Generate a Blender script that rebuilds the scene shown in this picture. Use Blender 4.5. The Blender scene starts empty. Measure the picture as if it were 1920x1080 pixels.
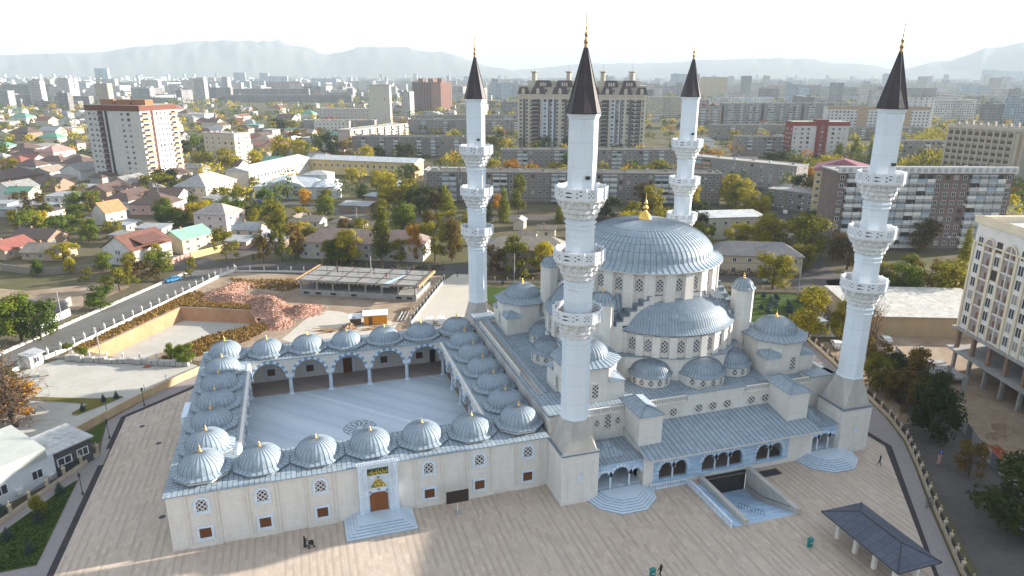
import bpy, math, random
from mathutils import Matrix, Vector
PI=math.pi
scene=bpy.context.scene
col=scene.collection
rnd=random.Random(7)

# ------------------------------------------------------------------ helpers
class MB:
    """collects polygons; build() links them as ONE mesh object"""
    def __init__(s): s.v=[]; s.f=[]; s.m=[]; s.T=None
    def add(s,pts,m=0):
        n=len(s.v)
        if s.T is not None: pts=[s.T@Vector(p) for p in pts]
        s.v.extend([tuple(p) for p in pts]); s.f.append(tuple(range(n,n+len(pts)))); s.m.append(m)
    def mesh_add(s,vs,fs,m=0):
        n=len(s.v)
        if s.T is not None: vs=[s.T@Vector(p) for p in vs]
        s.v.extend([tuple(p) for p in vs])
        for f in fs: s.f.append(tuple(i+n for i in f)); s.m.append(m)
    def box(s,x0,x1,y0,y1,z0,z1,m=0,mt=None):
        vs=[(x0,y0,z0),(x1,y0,z0),(x1,y1,z0),(x0,y1,z0),(x0,y0,z1),(x1,y0,z1),(x1,y1,z1),(x0,y1,z1)]
        s.mesh_add(vs,[(0,1,5,4),(1,2,6,5),(2,3,7,6),(3,0,4,7),(3,2,1,0)],m)
        s.mesh_add(vs[4:],[(0,1,2,3)],m if mt is None else mt)
    def prism(s,pts,z0,z1,m=0,mt=None,bottom=True):
        n=len(pts)
        a=sum(pts[i][0]*pts[(i+1)%n][1]-pts[(i+1)%n][0]*pts[i][1] for i in range(n))
        if a<0: pts=pts[::-1]
        vs=[(p[0],p[1],z0) for p in pts]+[(p[0],p[1],z1) for p in pts]
        s.mesh_add(vs,[(i,(i+1)%n,n+(i+1)%n,n+i) for i in range(n)],m)
        s.mesh_add(vs[n:],[tuple(range(n))],m if mt is None else mt)
        if bottom: s.mesh_add(vs[:n],[tuple(range(n-1,-1,-1))],m)
    def frustum(s,p0,z0,p1,z1,m=0,mt=None):
        n=len(p0)
        vs=[(p[0],p[1],z0) for p in p0]+[(p[0],p[1],z1) for p in p1]
        s.mesh_add(vs,[(i,(i+1)%n,n+(i+1)%n,n+i) for i in range(n)],m)
        s.mesh_add(vs[n:],[tuple(range(n))],m if mt is None else mt)
    def extr(s,prof,axis,a,b,m=0,mf=None):
        """polygon prof of (u,z) extruded along axis 'x' or 'y' from a to b"""
        n=len(prof)
        P=(lambda u,z,t:(t,u,z)) if axis=='x' else (lambda u,z,t:(u,t,z))
        vs=[P(u,z,a) for u,z in prof]+[P(u,z,b) for u,z in prof]
        s.mesh_add(vs,[(i,(i+1)%n,n+(i+1)%n,n+i) for i in range(n)],m)
        mm=m if mf is None else mf
        s.mesh_add(vs[:n],[tuple(range(n-1,-1,-1))],mm); s.mesh_add(vs[n:],[tuple(range(n))],mm)
    def lathe(s,prof,n=24,c=(0,0),a0=0.,a1=2*PI,sx=1.,sy=1.,m=0,cap=False):
        full=abs(a1-a0-2*PI)<1e-6; k=n if full else n+1
        vs=[]
        for r,z in prof:
            for i in range(k):
                a=a0+(a1-a0)*i/n; vs.append((c[0]+r*sx*math.cos(a),c[1]+r*sy*math.sin(a),z))
        fs=[]
        for j in range(len(prof)-1):
            for i in range(n):
                i2=(i+1)%k
                fs.append((j*k+i,j*k+i2,(j+1)*k+i2,(j+1)*k+i))
        s.mesh_add(vs,fs,m)
        if cap: s.mesh_add(vs[-k:],[tuple(range(k))],m)
    def tube(s,p,q,r,n=6,m=0,r2=None):
        p=Vector(p);q=Vector(q); d=(q-p)
        if d.length<1e-6: return
        d.normalize(); u=d.orthogonal().normalized(); w=d.cross(u); r2=r if r2 is None else r2
        vs=[]
        for P,R in ((p,r),(q,r2)):
            for i in range(n):
                a=2*PI*i/n; vs.append(P+(u*math.cos(a)+w*math.sin(a))*R)
        s.mesh_add(vs,[(i,(i+1)%n,n+(i+1)%n,n+i) for i in range(n)]+[tuple(range(n-1,-1,-1)),tuple(range(n,2*n))],m)
    def build(s,name,mats,parent=None,smooth=False):
        me=s.mesh(name,mats,smooth); o=bpy.data.objects.new(name,me); col.objects.link(o)
        if parent is not None: attach(o,parent)
        return o
    def mesh(s,name,mats,smooth=False):
        me=bpy.data.meshes.new(name); me.from_pydata(s.v,[],s.f); 
        if not isinstance(mats,(list,tuple)): mats=[mats]
        for x in mats: me.materials.append(x)
        me.polygons.foreach_set('material_index',s.m)
        if smooth: me.polygons.foreach_set('use_smooth',[True]*len(s.f))
        me.validate(); me.update(); return me
def attach(o,parent):
    """parts of an Empty thing are built in world coordinates; keep them there"""
    o.parent=parent
    if parent.type=='EMPTY':
        o.matrix_parent_inverse=(Matrix.Translation(parent.location)@parent.rotation_euler.to_matrix().to_4x4()).inverted()
def sub(o,parent):
    """a sub-part of a part whose own matrix is identity in world space"""
    o.parent=parent; return o
def tag(o,label=None,cat=None,group=None,kind=None):
    if label: o['label']=label
    if cat: o['category']=cat
    if group: o['group']=group
    if kind: o['kind']=kind
    return o
def thing(name,label,cat,loc=(0,0,0),rz=0.,group=None):
    o=bpy.data.objects.new(name,None); col.objects.link(o); o.location=loc; o.rotation_euler=(0,0,rz)
    o.empty_display_size=.5
    return tag(o,label,cat,group)
def put(name,me,parent=None,loc=(0,0,0),rz=0.,sc=(1,1,1)):
    o=bpy.data.objects.new(name,me); col.objects.link(o); o.location=loc; o.rotation_euler=(0,0,rz); o.scale=sc
    if parent is not None: o.parent=parent
    return o
def structure(name,mb,mats,smooth=False):
    return tag(mb.build(name,mats,None,smooth),kind='structure')
def copy_tree(o,parent=None):
    c=o.copy(); col.objects.link(c); c.parent=parent
    for ch in list(o.children): copy_tree(ch,c)
    return c

# ------------------------------------------------------------------ materials
def newmat(name):
    m=bpy.data.materials.new(name); m.use_nodes=True; nt=m.node_tree; nt.nodes.clear()
    out=nt.nodes.new('ShaderNodeOutputMaterial'); b=nt.nodes.new('ShaderNodeBsdfPrincipled')
    nt.links.new(b.outputs[0],out.inputs[0]); return m,nt,b
class G:
    def __init__(s,nt): s.nt=nt
    def n(s,t,**kw):
        x=s.nt.nodes.new(t)
        for k,v in kw.items(): setattr(x,k,v)
        return x
    def l(s,a,b): s.nt.links.new(a,b)
    def val(s,x,sock):
        if hasattr(x,'default_value') or hasattr(x,'links'): s.l(x,sock)
        else: sock.default_value=x
    def math(s,op,a,b=None,c=None):
        x=s.n('ShaderNodeMath',operation=op)
        for i,q in enumerate((a,b,c)):
            if q is not None: s.val(q,x.inputs[i])
        return x.outputs[0]
    def coord(s,kind='Object'): return s.n('ShaderNodeTexCoord').outputs[kind]
    def sep(s,v):
        x=s.n('ShaderNodeSeparateXYZ'); s.l(v,x.inputs[0]); return x.outputs
    def comb(s,a,b,c=0.):
        x=s.n('ShaderNodeCombineXYZ')
        for i,q in enumerate((a,b,c)): s.val(q,x.inputs[i])
        return x.outputs[0]
    def noise(s,v,scale,detail=4.,rough=.55,dist=0.):
        x=s.n('ShaderNodeTexNoise'); s.l(v,x.inputs['Vector']); x.inputs['Scale'].default_value=scale
        x.inputs['Detail'].default_value=detail; x.inputs['Roughness'].default_value=rough; x.inputs['Distortion'].default_value=dist
        return x.outputs['Fac']
    def ramp(s,f,stops):
        x=s.n('ShaderNodeValToRGB'); s.l(f,x.inputs[0]); e=x.color_ramp.elements
        while len(e)<len(stops): e.new(.5)
        for i,(p,c) in enumerate(stops):
            e[i].position=p; e[i].color=(c[0],c[1],c[2],1) if isinstance(c,(tuple,list)) else (c,c,c,1)
        return x.outputs[0]
    def mix(s,f,a,b,mode='MIX'):
        x=s.n('ShaderNodeMix',data_type='RGBA',blend_type=mode)
        s.val(f,x.inputs[0]); 
        for q,i in ((a,6),(b,7)):
            if isinstance(q,(tuple,list)): x.inputs[i].default_value=(q[0],q[1],q[2],1)
            else: s.l(q,x.inputs[i])
        return x.outputs[2]
    def bump(s,h,dist=.02,strength=.5):
        x=s.n('ShaderNodeBump'); s.l(h,x.inputs['Height']); x.inputs['Distance'].default_value=dist; x.inputs['Strength'].default_value=strength
        return x.outputs[0]
    def brick(s,v,c1,c2,mo,bw,bh,ms=.02,off=.5,bias=0.):
        x=s.n('ShaderNodeTexBrick'); s.l(v,x.inputs['Vector']); x.offset=off
        for k,q in (('Color1',c1),('Color2',c2),('Mortar',mo)):
            x.inputs[k].default_value=(q[0],q[1],q[2],1)
        x.inputs['Scale'].default_value=1; x.inputs['Mortar Size'].default_value=ms; x.inputs['Bias'].default_value=bias
        x.inputs['Brick Width'].default_value=bw; x.inputs['Row Height'].default_value=bh; x.inputs['Mortar Smooth'].default_value=.1
        return x.outputs
def plain(name,c,rough=.7,var=.12,scale=.6,metal=0.,coord='Object',spec=.3,bump=0.):
    m,nt,b=newmat(name); g=G(nt); v=g.coord(coord)
    n=g.noise(v,scale,6.,.65)
    lo=tuple(x*(1-var) for x in c); hi=tuple(min(1,x*(1+var)) for x in c)
    c1=g.ramp(n,[(.3,lo),(.7,hi)])
    g.l(c1,b.inputs['Base Color']); b.inputs['Roughness'].default_value=rough; b.inputs['Metallic'].default_value=metal
    b.inputs['Specular IOR Level'].default_value=spec
    if bump: g.l(g.bump(g.noise(v,scale*8,4.),.05,bump),b.inputs['Normal'])
    return m
def wallv(g,sx=1.):
    v=g.coord(); x,y,z=g.sep(v); return v,g.comb(g.math('ADD',x,y),z)
def stone(name,c1,c2,mo,bw=1.1,bh=.42,rough=.75,stain=.25,stc=(.30,.25,.2),ms=.012):
    m,nt,b=newmat(name); g=G(nt); v,w=wallv(g)
    br=g.brick(w,c1,c2,mo,bw,bh,ms)
    x,y,z=g.sep(v)
    st=g.noise(g.comb(g.math('MULTIPLY',x,.9),g.math('MULTIPLY',y,.9),g.math('MULTIPLY',z,.18)),1.,5.,.7)
    f=g.ramp(st,[(.48,0.),(.8,stain)])
    c=g.mix(f,br[0],stc)
    n2=g.noise(v,.35,4.); c=g.mix(g.ramp(n2,[(.3,0.),(.7,.22)]),c,tuple(q*.82 for q in c1))
    g.l(c,b.inputs['Base Color']); b.inputs['Roughness'].default_value=rough; b.inputs['Specular IOR Level'].default_value=.25
    g.l(g.bump(br[1],.02,.25),b.inputs['Normal']); return m
def lead(name,axis=None,c=(.265,.325,.38),pitch=.66,seamc=.36):
    """lead sheet; axis None: the seams are modelled, 'x'/'y': standing seams across that axis"""
    m,nt,b=newmat(name); g=G(nt); v=g.coord(); x,y,z=g.sep(v)
    n=g.noise(v,1.1,6.,.7); n2=g.noise(v,.22,3.)
    cc=g.ramp(n,[(.25,tuple(q*.66 for q in c)),(.75,tuple(q*1.25 for q in c))])
    cc=g.mix(g.ramp(n2,[(.35,0.),(.7,.35)]),cc,(c[0]*1.25,c[1]*1.2,c[2]*1.18))
    if axis:
        u={'x':x,'y':y}[axis]; t={'x':y,'y':x}[axis]
        br=g.brick(g.comb(t,u),(1,1,1),(.88,.88,.88),(seamc,)*3,7.,pitch,.05,.5)
        cc=g.mix(1.,cc,br[0],'MULTIPLY')
        g.l(g.bump(br[1],.05,.6),b.inputs['Normal'])
    g.l(cc,b.inputs['Base Color']); b.inputs['Roughness'].default_value=.55; b.inputs['Specular IOR Level'].default_value=.4
    return m
M={}
M['stone']=stone('limestone_courses',(.72,.69,.65),(.68,.65,.61),(.57,.54,.50),1.15,.45,.75,.40,(.40,.345,.285),.014)
M['stone_plain']=plain('limestone_trim',(.64,.60,.55),.7,.1,.8)
M['marble']=stone('veined_marble_blocks',(.58,.64,.70),(.40,.48,.56),(.50,.55,.60),1.5,.32,.4,.15,(.3,.36,.42))
M['marble_plain']=plain('pale_marble',(.66,.70,.74),.4,.14,1.3)
M['lead']=lead('lead_sheet'); M['lead_x']=lead('lead_sheet_seams_x','x'); M['lead_y']=lead('lead_sheet_seams_y','y')
M['seam']=plain('lead_seam',(.17,.20,.235),.5,.15,2.)
M['white']=stone('white_minaret_cladding',(.72,.78,.84),(.68,.74,.80),(.50,.55,.60),9.,3.0,.45,.25,(.52,.50,.48),.025)
M['spire']=stone('brown_lead_spire',(.060,.048,.052),(.045,.036,.042),(.03,.025,.03),1.2,1.6,.5,.1)
M['wood']=stone('brown_wood',(.16,.055,.018),(.12,.04,.014),(.05,.02,.01),.35,1.6,.5,.1,(.05,.02,.01),.02)
M['dark']=plain('dark_interior',(.035,.03,.03),.8,.2,1.)
M['glass']=plain('window_glass',(.035,.045,.06),.12,.3,.5,spec=.6)
M['gold']=plain('gilded_metal',(.80,.48,.12),.28,.1,2.,metal=.9)
M['iron']=plain('dark_iron',(.04,.04,.045),.5,.1,2.)
M['old_gold']=plain('tarnished_gilding',(.42,.24,.10),.35,.25,2.,metal=.8)
M['green_panel']=plain('green_panel',(.02,.06,.03),.5,.1,2.)
def lattice(name,cell=.2,axis='xz',bar=(.60,.58,.56),glass=(.045,.035,.085),wid=.3):
    m,nt,b=newmat(name); g=G(nt); x,y,z=g.sep(g.coord())
    u=g.math('ADD',x,y); k=1/cell
    a=g.math('ABSOLUTE',g.math('SUBTRACT',g.math('FRACT',g.math('MULTIPLY',g.math('ADD',u,z),k*.7)),.5))
    c=g.math('ABSOLUTE',g.math('SUBTRACT',g.math('FRACT',g.math('MULTIPLY',g.math('SUBTRACT',u,z),k*.7)),.5))
    f=g.math('GREATER_THAN',g.math('MAXIMUM',a,c),.5-wid*.5)
    g.l(g.mix(f,glass,bar),b.inputs['Base Color']); b.inputs['Roughness'].default_value=.4
    return m
M['lattice']=lattice('pierced_lattice',.46,wid=.30,glass=(.022,.016,.05))
M['pierced']=lattice('pierced_balcony_panel',.36,wid=.52,bar=(.70,.72,.75),glass=(.06,.05,.08))
def stained_white():
    m,nt,b=newmat('weathered_white_corbel'); g=G(nt); v=g.coord()
    n=g.noise(v,1.6,6.,.75); n2=g.noise(v,5.,3.)
    c=g.mix(g.ramp(n,[(.45,0.),(.72,.75)]),(.70,.72,.74),(.40,.31,.22))
    c=g.mix(g.ramp(n2,[(.55,0.),(.75,.4)]),c,(.3,.28,.27))
    g.l(c,b.inputs['Base Color']); b.inputs['Roughness'].default_value=.7; return m
M['corbel']=stained_white()
HAZE=1.3e-4
M['court']=stone('court_marble_paving',(.60,.67,.74),(.44,.51,.60),(.36,.42,.50),1.3,.55,.35,.45,(.32,.39,.47),.03)
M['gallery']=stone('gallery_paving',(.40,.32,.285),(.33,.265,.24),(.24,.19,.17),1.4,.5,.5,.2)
M['voussoir_blue']=plain('blue_grey_marble',(.20,.31,.43),.4,.15,1.5)
M['door']=stone('varnished_door',(.26,.085,.022),(.20,.065,.018),(.09,.03,.01),.5,3.2,.4,.1,(.1,.03,.01),.02)
M['gold_paint']=plain('gold_leaf_paint',(.62,.42,.06),.4,.1,3.)
def dapple():
    m,nt,b=newmat('gold_green_calligraphy'); g=G(nt); v=g.coord(); n=g.noise(v,6.,2.,.5)
    g.l(g.ramp(n,[(.46,(.03,.07,.02)),(.52,(.62,.42,.06))]),b.inputs['Base Color']); return m
M['gold_dapple']=dapple()
M['concrete_stone']=stone('stained_cast_stone',(.48,.455,.42),(.41,.39,.36),(.33,.31,.29),2.0,1.4,.8,.5,(.26,.235,.21))
M['white_smooth']=plain('white_marble_smooth',(.72,.74,.77),.5,.08,1.)
M['terracotta_floor']=plain('balcony_tiles',(.36,.22,.16),.7,.2,2.)
M['shade_wall']=stone('porch_shade_brown',(.26,.195,.16),(.22,.165,.135),(.14,.11,.09),.9,.4,.6,.2)  # dark brown stands in for the shade inside the porches
M['tread']=stone('pale_blue_marble_tread',(.60,.68,.76),(.48,.57,.66),(.42,.50,.58),2.2,.6,.35,.2,(.3,.38,.46)); M['riser']=plain('shadowed_riser_marble',(.30,.38,.47),.45,.15,1.5)  # riser is a darker marble, the shade of the steps put into its colour
M['marble']=stone('veined_marble_blocks',(.44,.58,.74),(.27,.39,.54),(.38,.48,.61),1.5,.32,.4,.15,(.26,.35,.46))
M['marble_plain']=plain('pale_marble',(.60,.68,.77),.4,.14,1.3)
M['rosette']=plain('dark_inlay_marble',(.10,.11,.13),.5,.2,2.)
# ------------------------------------------------------------------ the arcaded courtyard
SX,SY=7.4,6.89
def octa(cx,cy,ax,ay,k=.4142):
    return [(cx+ax*k,cy-ay),(cx+ax,cy-ay*k),(cx+ax,cy+ay*k),(cx+ax*k,cy+ay),(cx-ax*k,cy+ay),(cx-ax,cy+ay*k),(cx-ax,cy-ay*k),(cx-ax*k,cy-ay)]
def oct_r(a,ax,ay):
    """distance to an elongated octagon along angle a"""
    c,s=abs(math.cos(a))/ax,abs(math.sin(a))/ay
    return 1/max(c,s,(c+s)/1.4142)
def ribbed(mb,prof,n,c=(0,0),a0=0.,a1=2*PI,rw=.05,rh=.07,sx=1.,sy=1.,outer=None,m=0,mr=1):
    """lathe of lead sheets with a raised seam at every division. prof (r,z); outer(a) gives the last ring's radius"""
    full=abs(a1-a0-2*PI)<1e-6; k=n if full else n+1
    def ring(j,a):
        r,z=prof[j]
        if outer and j==0: r=outer(a)
        return Vector((c[0]+r*sx*math.cos(a),c[1]+r*sy*math.sin(a),z))
    vs=[];fs=[]
    for j in range(len(prof)):
        for i in range(k): vs.append(ring(j,a0+(a1-a0)*i/n))
    for j in range(len(prof)-1):
        for i in range(n):
            i2=(i+1)%k; fs.append((j*k+i,j*k+i2,(j+1)*k+i2,(j+1)*k+i))
    mb.mesh_add(vs,fs,m)
    for i in range(k):
        a=a0+(a1-a0)*i/n; t=Vector((-math.sin(a),math.cos(a),0))
        for j in range(len(prof)-1):
            p,q=ring(j,a),ring(j+1,a); d=(q-p)
            if d.length<.05: continue
            d.normalize(); nn=t.cross(d)
            if nn.z<0: nn=-nn
            w0=min(rw,prof[j][0]*PI/n*.8); w1=min(rw,prof[j+1][0]*PI/n*.8)
            A=[p-t*w0,p-t*w0+nn*rh,p+t*w0+nn*rh,p+t*w0]; B=[q-t*w1,q-t*w1+nn*rh,q+t*w1+nn*rh,q+t*w1]
            mb.mesh_add(A+B,[(0,1,5,4),(1,2,6,5),(2,3,7,6)],mr)
def cap(r,h,z0,n=8,top=.04):
    return [(r*math.cos(t),z0+h*math.sin(t)) for t in [PI/2*i/n*(1-top) for i in range(n+1)]]+[(0.02,z0+h)]
def finial(mb,c,z,s=1.):
    p=[(.26,0),(.30,.10),(.22,.2),(.10,.26),(.10,.34),(.19,.42),(.20,.50),(.08,.58),(.06,.68),(.12,.76),(.12,.82),(.04,.9),(.025,1.25),(0.,1.3)]
    mb.lathe([(r*s,z+h*s) for r,h in p],10,c)
def arc_wall(mb,P,D,n,w,z0,zs,r,zt,th,m=0,mv=(1,2),voussoir=True,seg=16,ends=.0):
    """wall standing on a row of round arches. P start, D unit direction, thickness th to the left of D"""
    D=Vector((D[0],D[1],0)); N=Vector((-D.y,D.x,0)); P=Vector((P[0],P[1],0)); Z=Vector((0,0,1))
    def pt(u,z,k): return P+D*u+N*(th*k)+Z*z
    for b in range(n):
        c=w*(b+.5); arc=[(c-r*math.cos(PI*i/seg),zs+r*math.sin(PI*i/seg)) for i in range(seg+1)]
        for k in (0,1):
            for i in range(seg):
                (u0,a0),(u1,a1)=arc[i],arc[i+1]
                q=[pt(u0,a0,k),pt(u1,a1,k),pt(u1,zt,k),pt(u0,zt,k)]
                mb.add(q if k==0 else q[::-1],m)
            for ua,ub in ((w*b,c-r),(c+r,w*(b+1))):
                q=[pt(ua,zs,k),pt(ub,zs,k),pt(ub,zt,k),pt(ua,zt,k)]; mb.add(q if k==0 else q[::-1],m)
        for i in range(seg):
            (u0,a0),(u1,a1)=arc[i],arc[i+1]; mb.add([pt(u1,a1,0),pt(u0,a0,0),pt(u0,a0,1),pt(u1,a1,1)],m)
        for ua,ub in ((w*b,c-r),(c+r,w*(b+1))): mb.add([pt(ub,zs,0),pt(ua,zs,0),pt(ua,zs,1),pt(ub,zs,1)],m)
        if voussoir:
            nv=17
            for k,off in ((0,-.06),(1,1+.06/th)):
                for i in range(nv):
                    t0,t1=PI*i/nv,PI*(i+1)/nv; mm=mv[i%2]
                    pts=[]
                    for rr in (r-.03,r+.5):
                        for t in (t0,(t0+t1)/2,t1): pts.append((c-rr*math.cos(t),zs+rr*math.sin(t)))
                    a=[pt(u,z,off) for u,z in pts]; f=[a[0],a[1],a[2],a[5],a[4],a[3]]
                    mb.add(f if k==0 else f[::-1],mm)
                    b_=[pt(u,z,0 if k==0 else 1) for u,z in pts]
                    mb.add([a[3],a[4],b_[4],b_[3]] if k else [b_[3],b_[4],a[4],a[3]],mm); mb.add([a[4],a[5],b_[5],b_[4]] if k else [b_[4],b_[5],a[5],a[4]],mm)
                    mb.add([a[1],a[0],b_[0],b_[1]] if k==0 else [b_[1],b_[0],a[0],a[1]],mm)
    mb.add([pt(0,zt,0),pt(n*w,zt,0),pt(n*w,zt,1),pt(0,zt,1)],m)
    for u in (0,n*w):
        mb.add([pt(u,zs,0),pt(u,zs,1),pt(u,zt,1),pt(u,zt,0)],m)

# shared window meshes, facing -y, origin at the sill centre
def arch_pts(w,h,seg=8):
    r=w/2; return [(-r,0),(r,0)]+[(r*math.cos(PI*i/seg),h-r+r*math.sin(PI*i/seg)) for i in range(seg+1)]
def ring_face(mb,outer,inner,y,m):
    n=len(outer)
    for i in range(n):
        j=(i+1)%n; mb.add([(outer[i][0],y,outer[i][1]),(outer[j][0],y,outer[j][1]),(inner[j][0],y,inner[j][1]),(inner[i][0],y,inner[i][1])],m)
def frame_mesh(outer,inner,d,name,mat):
    mb=MB(); ring_face(mb,outer,inner,-d,0); n=len(outer)
    for i in range(n):
        j=(i+1)%n; a,b=outer[i],outer[j]; mb.add([(a[0],0,a[1]),(b[0],0,b[1]),(b[0],-d,b[1]),(a[0],-d,a[1])],0)
        a,b=inner[i],inner[j]; mb.add([(b[0],0,b[1]),(a[0],0,a[1]),(a[0],-d,a[1]),(b[0],-d,b[1])],0)
    return mb.mesh(name,mat)
def pane_mesh(pts,y,name,mat):
    mb=MB(); mb.add([(u,y,z) for u,z in pts],0); return mb.mesh(name,mat)
def shift(p,dz): return [(u,z+dz) for u,z in p]
WIN={}
def mkwin(key,ow,oh,iw,ih,dz,arch,pane,frame,d=.14,oarch=None):
    f=arch_pts if arch else (lambda w,h:[(-w/2,0),(w/2,0),(w/2,h),(-w/2,h)])
    if arch and oarch is False:
        o=arch_pts(ow,oh)
    else: o=f(ow,oh)
    WIN[key]=(frame_mesh(o,shift(f(iw,ih),dz),d,'window_frame',M[frame]),pane_mesh(shift(f(iw+.02,ih+.01),dz),-.03,'window_lattice',M[pane]))
mkwin('arch',2.1,2.5,1.35,1.75,.38,True,'lattice','marble_plain')
mkwin('shutter',2.1,2.1,1.45,1.45,.33,False,'wood','marble_plain')
mkwin('drum',1.9,3.0,1.25,2.3,.3,True,'lattice','stone_plain',.10)
mkwin('small',1.1,1.6,.75,1.15,.2,True,'lattice','stone_plain',.08)
mkwin('tall',1.5,2.9,1.0,2.3,.3,False,'lattice','stone_plain',.08)
def round_pts(r,n=18): return [(r*math.cos(2*PI*i/n),r+r*math.sin(2*PI*i/n)) for i in range(n)]
WIN['round']=(frame_mesh(round_pts(.95),shift(round_pts(.68),.27),.08,'window_frame',M['stone_plain']),pane_mesh(shift(round_pts(.69),.26),-.03,'window_lattice',M['lattice']))
def window(root,key,p,rz=0.,name='window',paneword='lattice'):
    """a window is a frame with its lattice or shutter as sub-part"""
    fr,pa=WIN[key]
    o=bpy.data.objects.new(name,fr); col.objects.link(o); o.parent=root
    R=Matrix.Translation(root.location)@root.rotation_euler.to_matrix().to_4x4()
    o.matrix_parent_inverse=R.inverted(); o.location=p; o.rotation_euler=(0,0,rz)
    c=bpy.data.objects.new(paneword,pa); col.objects.link(c); c.parent=o
    return o
ZE=8.0   # eave
cy=thing('arcaded_courtyard','square arcaded courtyard ringed by small grey lead domes, joined to the great domed mosque','courtyard',(22.2,20.6,0))
X0,X1,Y0,Y1=-4.1,47.7,-4.3,45.6
IX0,IX1,IY0,IY1=3.7,40.7,3.45,37.9
w=MB()
w.box(X0,X1,Y0,Y0+.7,0,ZE); w.box(X0,X0+.7,Y0+.7,Y1-.7,0,ZE); w.box(X0,X1,Y1-.7,Y1,0,ZE); w.box(X1-.7,X1,Y0+.7,Y1-.7,0,ZE)
w.build('outer_wall',[M['stone']],cy)
for xc in (0,7.4,14.8,29.6,37,44.4):
    w=MB(); e=1.85; w.extr([(xc-e-.13,0),(xc+e+.13,0),(xc+e+.13,ZE-.05),(xc+e-.13,ZE-.05),(xc+e-.13,.62),(xc-e+.13,.62),(xc-e+.13,ZE-.05),(xc-e-.13,ZE-.05)],'y',Y0-.2,Y0); w.build('bay_moulding',[M['stone_plain']],cy)
for a,b in ((X0,-1.95),(1.95,5.45),(9.35,12.85),(16.75,19.6),(25.2,27.65),(31.55,35.05),(38.95,42.45),(46.35,47.7)):
    w=MB(); w.box(a,b,Y0-.05,Y0,0,.62); w.build('wall_plinth',[M['stone_plain']],cy)
w=MB(); w.box(X0-.05,X0,Y0-.05,Y1,0,.62); w.build('wall_plinth',[M['stone_plain']],cy)
for xc in (0,7.4,14.8,29.6,37,44.4):
    window(cy,'arch',(xc,Y0-.002,4.9)); window(cy,'shutter',(xc,Y0-.002,.95),paneword='shutter')
for k in range(7):
    if k==3: continue
    window(cy,'arch',(X0-.002,k*SY,4.9),-PI/2); window(cy,'shutter',(X0-.002,k*SY,.95),-PI/2,paneword='shutter')
# gallery walls seen through the arches
for xc in (7.4,14.8,29.6,37.0): window(cy,'shutter',(xc,Y1-.702,1.6),paneword='shutter')
for k in range(1,6):
    window(cy,'shutter',(X0+.702,k*SY,1.6),PI/2,paneword='shutter')
d=MB(); d.box(20.8,23.6,Y1-.85,Y1-.7,.75,4.6,0); d.build('gallery_door_frame',[M['marble_plain']],cy)
d=MB(); d.box(21.3,23.1,Y1-.9,Y1-.85,.75,4.0,0); d.build('gallery_door',[M['wood']],cy)
d=MB(); d.box(39.2,40.4,Y1-.78,Y1-.7,.75,3.6,0); d.build('gallery_door',[M['dark']],cy)
# floor of the court and its raised galleries
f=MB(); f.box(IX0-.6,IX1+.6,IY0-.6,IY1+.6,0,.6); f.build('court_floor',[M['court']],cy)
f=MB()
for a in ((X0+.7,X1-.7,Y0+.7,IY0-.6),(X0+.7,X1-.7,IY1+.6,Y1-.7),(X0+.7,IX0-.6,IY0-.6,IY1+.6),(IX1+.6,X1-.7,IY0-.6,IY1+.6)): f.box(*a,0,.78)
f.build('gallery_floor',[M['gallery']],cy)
f=MB()
c0=(22.2,20.7)
for q in range(12):
    a=2*PI*q/12
    p=[(c0[0]+math.cos(a)*.65,c0[1]+math.sin(a)*.65)]
    for t in range(13):
        b=a-.26+.52*t/12; rr=.95+1.6*math.sin(PI*t/12)**.6
        p.append((c0[0]+rr*math.cos(b),c0[1]+rr*math.sin(b)))
    for i in range(1,13):
        (x1,y1),(x2,y2)=p[i],p[i+1]; dx,dy=x2-x1,y2-y1; L=math.hypot(dx,dy) or 1; nx,ny=-dy/L*.085,dx/L*.085
        f.add([(x1-nx,y1-ny,.606),(x2-nx,y2-ny,.606),(x2+nx,y2+ny,.606),(x1+nx,y1+ny,.606)])
for r0,r1,zz in ((.65,.82,.611),(2.7,2.82,.611)):
    for i in range(36):
        a,b=2*PI*i/36,2*PI*(i+1)/36
        f.add([(c0[0]+r*math.cos(t),c0[1]+r*math.sin(t),zz) for r,t in ((r0,a),(r1,a),(r1,b),(r0,b))])
f.build('floor_rosette',[M['rosette']],cy)
# arcades
vm=[M['stone'],M['voussoir_blue'],M['marble_plain']]
for P,D,n,wd,r in (((IX0,IY1),(1,0),5,SX,2.95),((IX1,IY0),(0,1),5,SY,2.72),((IX1,IY0),(-1,0),5,SX,2.95),((IX0,IY1),(0,-1),5,SY,2.72)):
    a=MB(); arc_wall(a,P,D,n,wd,.6,4.45,r,ZE,.75,0,(2,1)); a.build('arcade_wall',vm,cy)
colm=MB(); colm.lathe([(.50,0),(.50,.18),(.42,.26),(.36,.4),(.33,3.1),(.38,3.2),(.40,3.3),(.62,3.85)],12); colm.box(-.62,.62,-.62,.62,-.02,.12); colm.box(-.66,.66,-.66,.66,3.72,3.87)
colme=colm.mesh('column',M['marble_plain'],False)
cps=[(IX0+SX*k,y) for k in range(0,6) for y in (IY0-.37,IY1+.37)]+[(x,IY0+SY*k) for k in range(1,5) for x in (IX0-.37,IX1+.37)]
for x,y in cps:
    o=bpy.data.objects.new('column',colme); col.objects.link(o); attach(o,cy); o.location=(x,y,.6)
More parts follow.
